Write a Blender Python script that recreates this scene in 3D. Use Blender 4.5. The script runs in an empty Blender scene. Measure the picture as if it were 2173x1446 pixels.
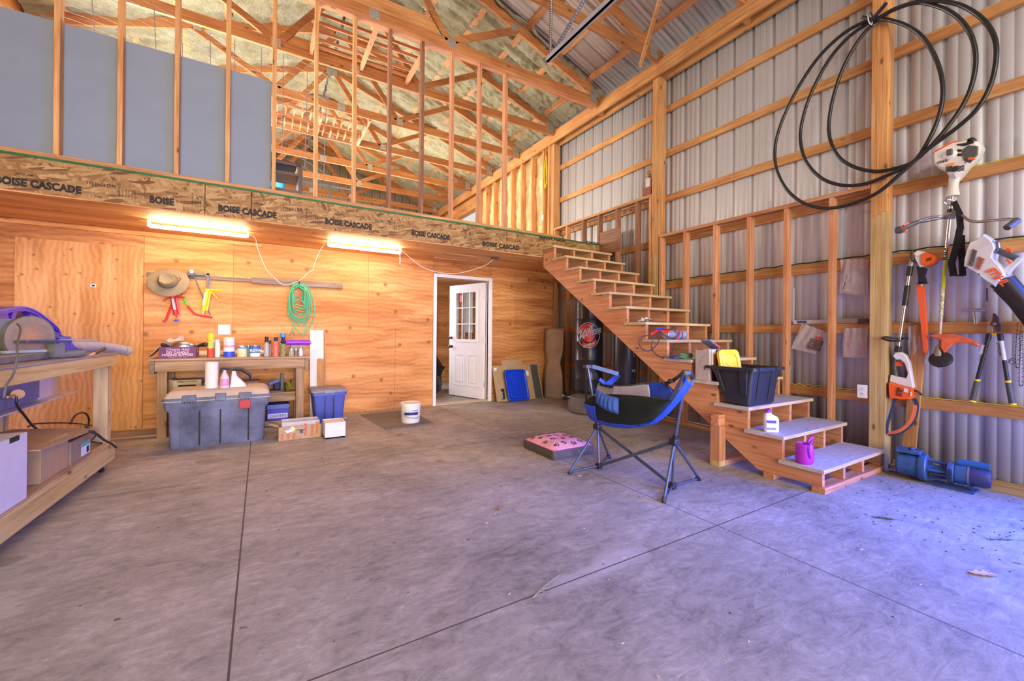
import bpy, bmesh, math, random
from mathutils import Matrix, Vector, noise
random.seed(7)
SC = bpy.context.scene
COL = SC.collection
PI = math.pi
# ---------------------------------------------------------------- camera
FPX, YAW, ROLL, CX, CY, EYE = 884.245, math.radians(31.0197), math.radians(0.528), 1086.5, 707.53, 1.17
_f = Vector((math.sin(YAW), math.cos(YAW), 0.00067)).normalized()
_r = Vector((math.cos(YAW), -math.sin(YAW), 0))
_u = _r.cross(_f)
RR = _r*math.cos(ROLL)+_u*math.sin(ROLL)
UU = -_r*math.sin(ROLL)+_u*math.cos(ROLL)
cam = bpy.data.cameras.new('camera'); camo = bpy.data.objects.new('camera', cam); COL.objects.link(camo)
cam.sensor_width = 36; cam.lens = 36*FPX/2173; cam.shift_y = (CY-723)/2173; cam.shift_x = 0
cam.clip_start = .02; cam.clip_end = 200
M = Matrix((RR, UU, -_f)).transposed().to_4x4(); M.translation = (0, 0, EYE)
camo.matrix_world = M
SC.camera = camo
# ---------------------------------------------------------------- world, light, exposure
SC.view_settings.view_transform = 'Standard'; SC.view_settings.look = 'None'
SC.view_settings.gamma = 1; SC.view_settings.use_curve_mapping = False
SC.view_settings.exposure = 0.12
w = bpy.data.worlds.new('sky'); SC.world = w; w.use_nodes = True
bg = w.node_tree.nodes['Background']; bg.inputs[0].default_value = (1, .965, .93, 1); bg.inputs[1].default_value = .75
def area(name, loc, target, sx, sy, power, color, spread=180):
    l = bpy.data.lights.new(name, 'AREA'); l.shape = 'RECTANGLE'; l.size = sx; l.size_y = sy
    l.energy = power; l.color = color; l.spread = math.radians(spread)
    o = bpy.data.objects.new(name, l); COL.objects.link(o); o.location = loc
    o.rotation_euler = (Vector(target)-Vector(loc)).to_track_quat('-Z', 'Y').to_euler()
    return o
# daylight: big open overhead door behind the camera, side door right, loft windows, window of the room behind
area('daylight_overhead_door', (0.2, -4.8, 1.5), (0.9, 5, 1.9), 6, 2.8, 215, (1, .86, .68), 85)
area('daylight_side_door', (4.86, -.75, 1.35), (2.9, 1.0, 0), 2.0, 2.2, 225, (.04, .13, 1), 110)
area('loft_window_light', (2.6, 10.2, 3.3), (1.0, 7.0, 5.0), 1.8, 1.4, 230, (1, .93, .80))
area('loft_window_light', (-1.6, 7.2, 3.4), (2.6, 6.4, 5.2), 2.4, 1.4, 330, (1, .95, .86))
area('loft_gable_light', (1.0, 12.3, 3.6), (1.0, 8, 4.6), 3.0, 1.4, 160, (1, .90, .74))
area('back_room_window_light', (1.75, 8.3, 1.6), (3.1, 6.9, 1.1), 1.2, 1.4, 70, (.80, .85, 1))
# added fill light, high at the near gable end, to brighten the roof foam
area('gable_end_fill', (0.5, -4.0, 4.9), (2.2, 5, 4.3), 4, 1.6, 110, (1, .95, .90), 120)

# ---------------------------------------------------------------- helpers
def P(x, y, ax, v):
    """point on the axis-aligned plane ax=v seen at reference pixel x, y"""
    d = RR*((x-CX)/FPX) - UU*((y-CY)/FPX) + _f
    o = Vector((0, 0, EYE)); t = (v-o[ax])/d[ax]
    return o+d*t
class MB:
    def __init__(s): s.v = []; s.f = []; s.mi = []; s.cur = 0
    def add(s, vs, fs):
        n = len(s.v); s.v += [Vector(a) for a in vs]; s.f += [tuple(i+n for i in f) for f in fs]; s.mi += [s.cur]*len(fs); return s
    def m(s, k): s.cur = k; return s
    def box(s, x0, y0, z0, x1, y1, z1):
        a = [(x, y, z) for z in (min(z0, z1), max(z0, z1)) for y in (min(y0, y1), max(y0, y1)) for x in (min(x0, x1), max(x0, x1))]
        return s.add(a, [(0,2,3,1),(4,5,7,6),(0,1,5,4),(2,6,7,3),(0,4,6,2),(1,3,7,5)])
    def obox(s, c, dx, dy, dz, mat=None, rz=0):
        R = mat if mat else Matrix.Rotation(rz, 3, 'Z'); c = Vector(c)
        a = [c+R@Vector((x*dx/2, y*dy/2, z*dz/2)) for z in (-1,1) for y in (-1,1) for x in (-1,1)]
        return s.add(a, [(0,2,3,1),(4,5,7,6),(0,1,5,4),(2,6,7,3),(0,4,6,2),(1,3,7,5)])
    def bar(s, a, b, w, h, up=(0, 0, 1)):
        """square bar a->b; w across, h along up"""
        a = Vector(a); b = Vector(b); d = b-a; L = d.length; d.normalize(); up = Vector(up)
        sd = d.cross(up)
        if sd.length < 1e-5: sd = Vector((1, 0, 0))
        sd.normalize(); up = sd.cross(d)
        R = Matrix((sd, d, up)).transposed()
        return s.obox((a+b)/2, w, L, h, R)
    def tube(s, pts, r, n=10, closed=False, caps=True):
        pts = [Vector(p) for p in pts]; N = len(pts)
        rs = r if isinstance(r, (list, tuple)) else [r]*N
        T = []
        for i in range(N):
            if closed: t = pts[(i+1) % N]-pts[i-1]
            else: t = pts[min(i+1, N-1)]-pts[max(i-1, 0)]
            T.append(t.normalized() if t.length > 1e-9 else Vector((0, 0, 1)))
        ref = Vector((0, 0, 1)) if abs(T[0].z) < .9 else Vector((1, 0, 0))
        u = T[0].cross(ref).normalized(); vs = []
        for i in range(N):
            u = (u - T[i]*u.dot(T[i])); u = u.normalized() if u.length > 1e-6 else T[i].orthogonal().normalized()
            q = T[i].cross(u)
            for k in range(n):
                a = 2*PI*k/n; vs.append(pts[i]+(u*math.cos(a)+q*math.sin(a))*rs[i])
        fs = []
        for i in range(N if closed else N-1):
            j = (i+1) % N
            for k in range(n):
                k2 = (k+1) % n; fs.append((i*n+k, i*n+k2, j*n+k2, j*n+k))
        if caps and not closed: fs += [tuple(range(n-1, -1, -1)), tuple((N-1)*n+k for k in range(n))]
        return s.add(vs, fs)
    def lathe(s, prof, c=(0, 0, 0), n=24, R=None, sx=1, sy=1):
        """prof: (radius, z) list"""
        c = Vector(c); vs = []; fs = []
        for r, z in prof:
            for k in range(n):
                a = 2*PI*k/n; p = Vector((math.cos(a)*r*sx, math.sin(a)*r*sy, z))
                vs.append(c+(R@p if R else p))
        for i in range(len(prof)-1):
            for k in range(n):
                k2 = (k+1) % n; fs.append((i*n+k, i*n+k2, (i+1)*n+k2, (i+1)*n+k))
        if prof[0][0] > 1e-5: fs.append(tuple(range(n-1, -1, -1)))
        if prof[-1][0] > 1e-5: fs.append(tuple((len(prof)-1)*n+k for k in range(n)))
        return s.add(vs, fs)
    def prism(s, poly, a, b):
        """poly: list of 3D points (planar); extruded from +a to +b vectors"""
        a = Vector(a); b = Vector(b); n = len(poly); ps = [Vector(p) for p in poly]
        return s.add([p+a for p in ps]+[p+b for p in ps], [tuple(range(n-1, -1, -1)), tuple(range(n, 2*n))]+[(i, (i+1) % n, n+(i+1) % n, n+i) for i in range(n)])
    def loft(s, rings, closed=True, cap=True):
        n = len(rings[0]); vs = [p for r in rings for p in r]; fs = []
        for i in range(len(rings)-1):
            for k in range(n if closed else n-1):
                k2 = (k+1) % n; fs.append((i*n+k, i*n+k2, (i+1)*n+k2, (i+1)*n+k))
        if cap and closed: fs += [tuple(range(n-1, -1, -1)), tuple((len(rings)-1)*n+k for k in range(n))]
        return s.add(vs, fs)
    def grid(s, fn, nu, nv):
        vs = [fn(i/nu, j/nv) for j in range(nv+1) for i in range(nu+1)]
        return s.add(vs, [(j*(nu+1)+i, j*(nu+1)+i+1, (j+1)*(nu+1)+i+1, (j+1)*(nu+1)+i) for j in range(nv) for i in range(nu)])
    def mesh(s, name, mats, ang=35):
        me = bpy.data.meshes.new(name); me.from_pydata(s.v, [], s.f)
        for m in (mats if isinstance(mats, (list, tuple)) else [mats]): me.materials.append(m)
        me.polygons.foreach_set('material_index', s.mi)
        bm = bmesh.new(); bm.from_mesh(me); bmesh.ops.recalc_face_normals(bm, faces=bm.faces); bm.to_mesh(me); bm.free()
        me.polygons.foreach_set('use_smooth', [ang > 6]*len(me.polygons)); me.set_sharp_from_angle(angle=math.radians(ang)); me.update()
        return me
def tag(o, label=None, cat=None, group=None, kind=None):
    if label: o['label'] = label
    if cat: o['category'] = cat
    if group: o['group'] = group
    if kind: o['kind'] = kind
    return o
def thing(name, label, cat, loc=(0, 0, 0), group=None, rz=0):
    o = bpy.data.objects.new(name, None); COL.objects.link(o); o.location = loc; o.rotation_euler = (0, 0, rz)
    o.empty_display_size = .05
    return tag(o, label, cat, group)
def part(name, mb, mat, parent=None, local=False, bev=0, label=None, ang=35, solid=0, sub=0):
    """mesh in world coordinates unless local=True (then in the parent thing's frame)"""
    o = bpy.data.objects.new(name, mb.mesh(name, mat, ang)); COL.objects.link(o)
    if parent:
        o.parent = parent
        if not local and parent.type == 'EMPTY':
            o.matrix_parent_inverse = (Matrix.Translation(parent.location) @ parent.rotation_euler.to_matrix().to_4x4()).inverted()
    if sub:
        m = o.modifiers.new('subdivision', 'SUBSURF'); m.levels = sub; m.render_levels = sub
    if solid:
        m = o.modifiers.new('thickness', 'SOLIDIFY'); m.thickness = solid; m.offset = 0
    if bev:
        m = o.modifiers.new('bevel', 'BEVEL'); m.width = bev; m.segments = 2; m.limit_method = 'ANGLE'; m.angle_limit = math.radians(40)
    if label: o['label'] = label
    return o
def solo(name, mb, mat, label, cat, group=None, bev=0, **k):
    return tag(part(name, mb, mat, bev=bev, **k), label, cat, group)
def struct(name, mb, mat, parent=None, bev=0, **k):
    o = part(name, mb, mat, parent, bev=bev, **k)
    if not parent: o['kind'] = 'structure'
    return o
ORD = ['first', 'second', 'third', 'fourth', 'fifth', 'sixth', 'seventh', 'eighth', 'ninth', 'tenth', 'eleventh', 'twelfth', 'thirteenth', 'fourteenth']
def text(s, size, origin, right, up, mat, parent, name='lettering', depth=.0006, bold=0, align='LEFT', ext=0, xs=1, space=1, shear=0):
    """flat lettering lying on a surface; right/up vectors give the writing plane"""
    c = bpy.data.curves.new('lettering', 'FONT'); c.body = s; c.size = size; c.extrude = depth; c.offset = bold; c.align_x = align
    c.space_character = space; c.shear = shear; c.resolution_u = 3
    t = bpy.data.objects.new('tmp_text', c); COL.objects.link(t)
    dg = bpy.context.evaluated_depsgraph_get(); me = bpy.data.meshes.new_from_object(t.evaluated_get(dg))
    bpy.data.objects.remove(t)
    r = Vector(right).normalized(); u = Vector(up); u = (u-r*u.dot(r)).normalized(); n = r.cross(u)
    R = Matrix((r*xs, u, n)).transposed().to_4x4(); R.translation = Vector(origin); me.transform(R)
    me.materials.clear(); me.materials.append(mat); me.name = name
    o = bpy.data.objects.new(name, me); COL.objects.link(o)
    if parent:
        o.parent = parent
        if parent.type == 'EMPTY':
            o.matrix_parent_inverse = (Matrix.Translation(parent.location) @ parent.rotation_euler.to_matrix().to_4x4()).inverted()
    return o
def smooth_path(pts, n=8, closed=False):
    pts = [Vector(p) for p in pts]; out = []; N = len(pts)
    rng = range(N if closed else N-1)
    for i in rng:
        if closed: p0, p1, p2, p3 = pts[i-1], pts[i], pts[(i+1) % N], pts[(i+2) % N]
        else: p0, p1, p2, p3 = pts[max(i-1, 0)], pts[i], pts[i+1], pts[min(i+2, N-1)]
        for k in range(n):
            t = k/n; out.append(.5*((2*p1)+(p2-p0)*t+(2*p0-5*p1+4*p2-p3)*t*t+(3*p1-p0-3*p2+p3)*t**3))
    if not closed: out.append(pts[-1])
    return out
def rrect(cx, cy, w, h, r, z=0, n=4):
    out = []
    for sx, sy, a0 in ((1, 1, 0), (-1, 1, 90), (-1, -1, 180), (1, -1, 270)):
        for k in range(n+1):
            a = math.radians(a0+90*k/n); out.append(Vector((cx+sx*(w/2-r)+r*math.cos(a), cy+sy*(h/2-r)+r*math.sin(a), z)))
    return out
# ---------------------------------------------------------------- materials
def _base(name):
    m = bpy.data.materials.new(name); m.use_nodes = True; nt = m.node_tree; b = nt.nodes['Principled BSDF']; return m, nt, b
def c4(c): return (c[0], c[1], c[2], 1)
def N(nt, t, **k):
    n = nt.nodes.new(t)
    for a, b in k.items():
        if a.startswith('_'): setattr(n, a[1:], b)
        else: n.inputs[a.replace('_', ' ')].default_value = b
    return n
def ramp(nt, fac, stops):
    r = nt.nodes.new('ShaderNodeValToRGB'); nt.links.new(fac, r.inputs[0]); e = r.color_ramp.elements
    e[0].position, e[0].color = stops[0][0], c4(stops[0][1]); e[1].position, e[1].color = stops[-1][0], c4(stops[-1][1])
    for p, c in stops[1:-1]: q = e.new(p); q.color = c4(c)
    return r.outputs[0]
def mix(nt, fac, a, b, mode='MIX'):
    n = nt.nodes.new('ShaderNodeMix'); n.data_type = 'RGBA'; n.blend_type = mode
    for i, v in ((0, fac), (6, a), (7, b)):
        if hasattr(v, 'is_linked'): nt.links.new(v, n.inputs[i])
        else: n.inputs[i].default_value = v if i == 0 else c4(v)
    return n.outputs[2]
def coords(nt, scale=(1, 1, 1), rot=(0, 0, 0), src='Object'):
    tc = nt.nodes.new('ShaderNodeTexCoord'); mp = nt.nodes.new('ShaderNodeMapping'); mp.inputs['Scale'].default_value = scale; mp.inputs['Rotation'].default_value = rot
    nt.links.new(tc.outputs[src], mp.inputs[0]); return mp.outputs[0]
def noi(nt, vec, scale, detail=4, rough=.6, dist=0):
    n = N(nt, 'ShaderNodeTexNoise', Scale=scale, Detail=detail, Roughness=rough, Distortion=dist); nt.links.new(vec, n.inputs[0]); return n.outputs[0]
def bump(nt, b, h, s=.3, d=.01):
    n = N(nt, 'ShaderNodeBump', Strength=s, Distance=d); nt.links.new(h, n.inputs['Height']); nt.links.new(n.outputs[0], b.inputs['Normal'])
MC = {}
def plain(name, col, rough=.5, metal=0, var=.12, sc=9, bmp=0, emit=None, trans=0, alpha=1, coat=0):
    if name in MC: return MC[name]
    m, nt, b = _base(name); v = coords(nt); n = noi(nt, v, sc, 5)
    d = tuple(max(0, x*(1-var)) for x in col); l = tuple(min(1, x*(1+var)) for x in col)
    nt.links.new(ramp(nt, n, [(.3, d), (.7, l)]), b.inputs['Base Color'])
    b.inputs['Roughness'].default_value = rough; b.inputs['Metallic'].default_value = metal
    b.inputs['Coat Weight'].default_value = coat
    if bmp: bump(nt, b, noi(nt, v, sc*6, 3), bmp, .004)
    if emit: b.inputs['Emission Color'].default_value = c4(emit[0]); b.inputs['Emission Strength'].default_value = emit[1]
    if trans: b.inputs['Transmission Weight'].default_value = trans; b.inputs['IOR'].default_value = 1.3
    if alpha < 1: b.inputs['Alpha'].default_value = alpha
    MC[name] = m; return m
def wood(name, axis, dark, mid, light, grain=1.0, knots=True, rough=.7, rnd=.25):
    if name in MC: return MC[name]
    m, nt, b = _base(name)
    s = [26*grain]*3; s[axis] = 1.1*grain; v = coords(nt, tuple(s)); a = noi(nt, v, 1.6, 6, .62, .5)
    col = ramp(nt, a, [(.28, dark), (.5, mid), (.72, light)])
    v2 = coords(nt); big = noi(nt, v2, 1.7, 2)
    col = mix(nt, ramp(nt, big, [(.35, (0, 0, 0)), (.65, (.35, .35, .35))]), col, mid, 'MULTIPLY')
    if knots:
        ks = [7]*3; ks[axis] = 3.2; kv = N(nt, 'ShaderNodeTexVoronoi', Scale=1); nt.links.new(coords(nt, tuple(ks)), kv.inputs[0])
        k = ramp(nt, kv.outputs['Distance'], [(.05, (1, 1, 1)), (.13, (0, 0, 0))])
        col = mix(nt, k, col, tuple(x*.42 for x in dark))
    oi = nt.nodes.new('ShaderNodeObjectInfo'); r = ramp(nt, oi.outputs['Random'], [(0, (1-rnd,)*3), (1, (1, 1, 1))])
    col = mix(nt, 1.0, col, r, 'MULTIPLY')
    nt.links.new(col, b.inputs['Base Color']); b.inputs['Roughness'].default_value = rough
    bump(nt, b, a, .25, .003); MC[name] = m; return m
LD, LM, LL = (.40, .175, .052), (.62, .315, .11), (.80, .46, .19)
def lum(ax): return wood('lumber_'+'xyz'[ax], ax, LD, LM, LL)
RD, RM, RL = (.40, .155, .065), (.64, .29, .135), (.82, .44, .23)
def red(ax): return wood('fir_'+'xyz'[ax], ax, RD, RM, RL)
def tre(ax): return wood('treated_'+'xyz'[ax], ax, (.38, .25, .09), (.58, .41, .18), (.74, .56, .29), .8)
def dkw(ax): return wood('dark_lumber_'+'xyz'[ax], ax, (.20, .08, .035), (.32, .14, .07), (.44, .21, .11))
def truss_m(): return wood('truss_fir', 0, (.33, .125, .035), (.50, .21, .065), (.68, .33, .12))
def ply(name, horiz=True, tone=1.0, d=(.50, .20, .055), m_=(.74, .345, .115), l=(.88, .48, .20), rough=.6, axis=None):
    if name in MC: return MC[name]
    m, nt, b = _base(name)
    s = (1.0, 1.0, 7) if horiz else (7, 7, 1.0)
    wd = 'Z' if horiz else 'X'
    if axis == 'x': s = (1, 7, 7); wd = 'Y'
    v = coords(nt, s); a = noi(nt, v, .8, 4, .55, .6)
    wv = N(nt, 'ShaderNodeTexWave', Scale=5.0 if horiz else 6.5, Distortion=9, Detail=2, Detail_Scale=.55); nt.links.new(coords(nt), wv.inputs[0])
    wv.wave_type = 'BANDS'; wv.bands_direction = wd
    fine = noi(nt, coords(nt, tuple(q*7 for q in s)), 2.2, 3)
    h = mix(nt, .07 if horiz else .12, a, wv.outputs[0]); h2 = mix(nt, .16, h, fine)
    col = ramp(nt, h2, [(.36, tuple(x*tone for x in d)), (.50, tuple(x*tone for x in m_)), (.64, tuple(x*tone for x in l))])
    kr = (0, 0, 0) if axis == 'x' else (PI/2, 0, 0)
    kv = N(nt, 'ShaderNodeTexVoronoi', _voronoi_dimensions='2D', Scale=1.9 if horiz else 3.9, Randomness=1); nt.links.new(coords(nt, (1, 1, 1), kr), kv.inputs[0])
    col = mix(nt, ramp(nt, kv.outputs['Distance'], [(.02, (.85, .85, .85)), (.045, (.4, .4, .4)), (.08, (0, 0, 0))]), col, tuple(x*.55*tone for x in d))
    sv = N(nt, 'ShaderNodeTexVoronoi', _voronoi_dimensions='2D', Scale=9, Randomness=1); nt.links.new(coords(nt, (1, 1, 1), kr), sv.inputs[0])
    col = mix(nt, ramp(nt, sv.outputs['Distance'], [(.035, (.5, .5, .5)), (.07, (0, 0, 0))]), col, tuple(x*.6*tone for x in d))
    oi = nt.nodes.new('ShaderNodeObjectInfo'); r = ramp(nt, oi.outputs['Random'], [(0, (.78, .70, .66)), (1, (1, 1, 1))])
    col = mix(nt, 1.0, col, r, 'MULTIPLY')
    nt.links.new(col, b.inputs['Base Color']); b.inputs['Roughness'].default_value = rough; b.inputs['Specular IOR Level'].default_value = .3
    MC[name] = m; return m
def osb(name, dirs, tone=1.0):
    if name in MC: return MC[name]
    m, nt, b = _base(name); col = None
    for i, (sc, rot) in enumerate(dirs):
        v = coords(nt, tuple(1/q for q in sc), rot); v.node.vector_type = 'TEXTURE'; vo = N(nt, 'ShaderNodeTexVoronoi', Scale=1, Randomness=1); nt.links.new(v, vo.inputs[0])
        sep = nt.nodes.new('ShaderNodeSeparateColor'); nt.links.new(vo.outputs['Color'], sep.inputs[0])
        c = ramp(nt, sep.outputs[i % 3], [(0, tuple(x*tone for x in (.22, .09, .022))), (.25, tuple(x*tone for x in (.46, .22, .065))), (.65, tuple(x*tone for x in (.62, .35, .115))), (1, tuple(x*tone for x in (.78, .50, .21)))])
        if col is None: col = c
        else:
            sel = ramp(nt, sep.outputs[(i+1) % 3], [(.48, (0, 0, 0)), (.52, (1, 1, 1))]); col = mix(nt, sel, col, c)
    fine = noi(nt, coords(nt), 60, 3); col = mix(nt, .35, col, ramp(nt, fine, [(.3, (.25, .25, .25)), (.7, (1, 1, 1))]), 'MULTIPLY')
    nt.links.new(col, b.inputs['Base Color']); b.inputs['Roughness'].default_value = .75; MC[name] = m; return m
def paint(c, name, **k): return plain(name, c, **k)
WHITE = plain('white_paint', (.86, .84, .90), .35, var=.03)
BLACK = plain('black_plastic', (.018, .018, .022), .42, var=.2)
INK = plain('black_ink', (.02, .016, .012), .8, var=.3)
STEEL = plain('bare_steel', (.55, .55, .57), .32, 1, var=.15)
GALV = plain('galvanised_plate', (.50, .50, .48), .45, .8, var=.3, sc=40)
ORANGE = plain('orange_plastic', (.90, .13, .015), .38, var=.06)
BONE = plain('bone_plastic', (.72, .69, .62), .38, var=.05)
GREYP = plain('grey_plastic', (.08, .08, .085), .5, var=.1)
YELLOWP = plain('yellow_plastic', (.90, .66, .02), .42, var=.05)
REDP = plain('red_plastic', (.78, .02, .03), .4, var=.08)
BLUEP = plain('blue_plastic', (.01, .10, .75), .35, var=.06)
# ================================================================ SHELL
def concrete():
    m, nt, b = _base('concrete_slab'); v = coords(nt)
    a = noi(nt, v, .9, 6, .68, .4); f = noi(nt, coords(nt, (5, 13, 1), (0, 0, .5)), 1.0, 9, .82, 1.0); g = noi(nt, v, 22, 8, .85)
    h = mix(nt, .5, a, f); h = mix(nt, .22, h, g)
    col = ramp(nt, h, [(.38, (.14, .125, .105)), (.46, (.28, .25, .215)), (.53, (.385, .345, .30)), (.62, (.58, .53, .475))])
    # saw-cut control joints
    sp = nt.nodes.new('ShaderNodeSeparateXYZ'); nt.links.new(v, sp.inputs[0]); wob = noi(nt, v, 3, 2)
    def line(sock, x0, wd):
        s = N(nt, 'ShaderNodeMath', _operation='SUBTRACT'); nt.links.new(sock, s.inputs[0]); s.inputs[1].default_value = x0
        a_ = N(nt, 'ShaderNodeMath', _operation='ABSOLUTE'); nt.links.new(s.outputs[0], a_.inputs[0])
        l = N(nt, 'ShaderNodeMath', _operation='LESS_THAN'); nt.links.new(a_.outputs[0], l.inputs[0]); l.inputs[1].default_value = wd; return l.outputs[0]
    tot = None
    for sock, x0, wd in ((sp.outputs[0], -.086, .0042), (sp.outputs[0], 2.41, .0034), (sp.outputs[1], 1.542, .0036), (sp.outputs[1], 3.98, .004), (sp.outputs[0], 4.86, .004)):
        l = line(sock, x0, wd)
        if tot is None: tot = l
        else:
            q = N(nt, 'ShaderNodeMath', _operation='MAXIMUM'); nt.links.new(tot, q.inputs[0]); nt.links.new(l, q.inputs[1]); tot = q.outputs[0]
    # pale lime stain beside one joint, round drip stains
    def blob(cx, cy, rx, ry, rot=0):
        tc = coords(nt); s = N(nt, 'ShaderNodeVectorMath', _operation='SUBTRACT'); nt.links.new(tc, s.inputs[0]); s.inputs[1].default_value = (cx, cy, 0)
        mp = nt.nodes.new('ShaderNodeMapping'); mp.inputs['Rotation'].default_value = (0, 0, rot); mp.inputs['Scale'].default_value = (1/rx, 1/ry, 0); nt.links.new(s.outputs[0], mp.inputs[0])
        ln = N(nt, 'ShaderNodeVectorMath', _operation='LENGTH'); nt.links.new(mp.outputs[0], ln.inputs[0])
        ad = N(nt, 'ShaderNodeMath', _operation='ADD'); nt.links.new(ln.outputs['Value'], ad.inputs[0]); nz = noi(nt, tc, 14, 3)
        k = N(nt, 'ShaderNodeMath', _operation='MULTIPLY'); nt.links.new(nz, k.inputs[0]); k.inputs[1].default_value = .5; nt.links.new(k.outputs[0], ad.inputs[1]); hf = N(nt, 'ShaderNodeMath', _operation='MULTIPLY'); nt.links.new(ad.outputs[0], hf.inputs[0]); hf.inputs[1].default_value = .5; return hf.outputs[0]
    for (cx, cy, rx, ry) in ((1.35, 1.545, .34, .085), (1.62, 1.57, .25, .10)):
        col = mix(nt, ramp(nt, blob(cx, cy, rx, ry), [(.34, (.6, .6, .6)), (.58, (0, 0, 0))]), col, (.50, .46, .43))
    for (cx, cy, rx, ry) in ((-.96, 4.22, .20, .10), (-.38, 4.60, .13, .09), (.70, 4.45, .10, .04), (.78, 4.1, .12, .05), (-1.12, 3.1, .10, .07)):
        col = mix(nt, ramp(nt, blob(cx, cy, rx, ry), [(.56, (.5, .5, .5)), (.60, (0, 0, 0))]), col, (.22, .19, .16))
    # scattered specks
    sv = N(nt, 'ShaderNodeTexVoronoi', Scale=5.5); nt.links.new(v, sv.inputs[0])
    col = mix(nt, ramp(nt, sv.outputs['Distance'], [(.012, (.9, .9, .9)), (.03, (0, 0, 0))]), col, (.05, .045, .04))
    col = mix(nt, tot, col, (.085, .07, .055))
    nt.links.new(col, b.inputs['Base Color']); b.inputs['Roughness'].default_value = .62; b.inputs['Specular IOR Level'].default_value = .35
    inv = mix(nt, tot, h, (0, 0, 0)); bump(nt, b, inv, .5, .012); return m
CONC = concrete()
struct('floor', MB().box(-3.2, -3.2, -.12, 5.6, 14, 0), CONC)
# siding profile -------------------------------------------------
def siding_mat(name, base, rough=.35):
    m, nt, b = _base(name); v = coords(nt, (1, 1, .25)); n = noi(nt, v, 3, 4)
    nt.links.new(ramp(nt, n, [(.3, tuple(x*.9 for x in base)), (.7, base)]), b.inputs['Base Color'])
    b.inputs['Roughness'].default_value = rough; b.inputs['Metallic'].default_value = .25; return m
SID = siding_mat('painted_steel_siding', (.60, .595, .61), .5); ROOFM = siding_mat('painted_steel_roof', (.60, .57, .55), .45)
def rib_profile(t0, t1, phase, pitch=.2286):
    """(t, depth) points along the sheet; depth = outward distance of the rib"""
    pts = []; k = math.floor((t0-phase)/pitch)-1
    while phase+k*pitch < t1+pitch:
        c = phase+k*pitch
        pts += [(c-.024, 0), (c-.013, .016), (c+.013, .016), (c+.024, 0)]
        for q in (.078, .150): pts += [(c+q-.006, 0), (c+q-.003, .0022), (c+q+.003, .0022), (c+q+.006, 0)]
        k += 1
    return [p for p in pts if t0 <= p[0] <= t1]
def sheet(prof, fn):
    """fn(t, d, s) -> point, s=0/1 the two ends"""
    mb = MB(); n = len(prof); mb.add([fn(t, d, 0) for t, d in prof]+[fn(t, d, 1) for t, d in prof], [(i, i+1, n+i+1, n+i) for i in range(n-1)]); return mb
XR, XG = 4.895, 4.856
struct('wall_right', sheet(rib_profile(.30, 6.9, 3.65), lambda t, d, s: (XR+d, t, .02+5.0*s)), SID, solid=.001, ang=6)
struct('wall_right', sheet(rib_profile(-2.4, .30, 3.65), lambda t, d, s: (XR+d, t, 2.35+2.67*s)), SID, solid=.001, ang=6)
struct('wall_right', sheet(rib_profile(6.9, 9.7, 3.65), lambda t, d, s: (XR+d, t, .02+5.0*s)), SID, solid=.001, ang=6)
struct('wall_right', sheet(rib_profile(11.0, 13.4, 3.65), lambda t, d, s: (XR+d, t, .02+5.0*s)), SID, solid=.001, ang=6)
struct('wall_right', sheet(rib_profile(9.7, 11.0, 3.65), lambda t, d, s: (XR+d, t, .02+3.2*s)), SID, solid=.001, ang=6)
struct('wall_left', MB().box(-2.62, -3.2, 0, -2.55, 13.4, 5.2), ply('ply_left', tone=.9))
# back wall of plywood sheets around the doorway -----------------
PW = ply('ply_horizontal'); PWV = ply('ply_vertical', False, m_=(.80, .41, .15), l=(.90, .53, .23), d=(.62, .28, .085))
YB = 6.35
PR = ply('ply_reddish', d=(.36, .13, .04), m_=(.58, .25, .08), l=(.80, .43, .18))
DX0, DX1, DZ = 2.40, 3.345, 2.065
wb = MB().box(-2.62, YB+.012, 0, DX0, YB+.05, 2.34).box(DX1, YB+.012, 0, 4.80, YB+.05, 2.34).box(DX0, YB+.012, DZ, DX1, YB+.05, 2.34)
wall_back = struct('wall_back', wb, lum(2))
g = .0015
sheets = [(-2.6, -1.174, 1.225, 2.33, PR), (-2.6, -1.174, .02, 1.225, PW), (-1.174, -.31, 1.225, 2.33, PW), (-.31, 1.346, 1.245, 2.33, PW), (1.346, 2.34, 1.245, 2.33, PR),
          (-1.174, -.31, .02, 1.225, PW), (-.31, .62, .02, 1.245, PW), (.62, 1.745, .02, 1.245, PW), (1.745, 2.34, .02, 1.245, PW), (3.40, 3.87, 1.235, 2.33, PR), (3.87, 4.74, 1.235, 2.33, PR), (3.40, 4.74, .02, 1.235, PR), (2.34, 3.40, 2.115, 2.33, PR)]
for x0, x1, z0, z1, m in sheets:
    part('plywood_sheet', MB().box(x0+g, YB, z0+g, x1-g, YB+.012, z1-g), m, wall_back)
pan = part('cover_panel', MB().box(-2.19, YB-.013, .03, -1.176, YB, 2.125), PWV, wall_back, bev=.001, label='pale vertical-grain plywood cover panel')
part('sticker', MB().box(-1.62, YB-.0145, 1.64, -1.575, YB-.0132, 1.675), WHITE, pan)
part('barcode', MB().box(-1.61, YB-.0155, 1.648, -1.585, YB-.0146, 1.667), INK, pan)
struct('baseboard_back', MB().box(-2.55, 5.97, 0, 1.0, 6.33, .014), plain('pale_footing', (.42, .36, .29), .8, bmp=.4), bev=.004)
struct('trim_1', MB().box(-2.5, YB-.03, 2.262, .0, YB-.001, 2.302), PW)
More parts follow.
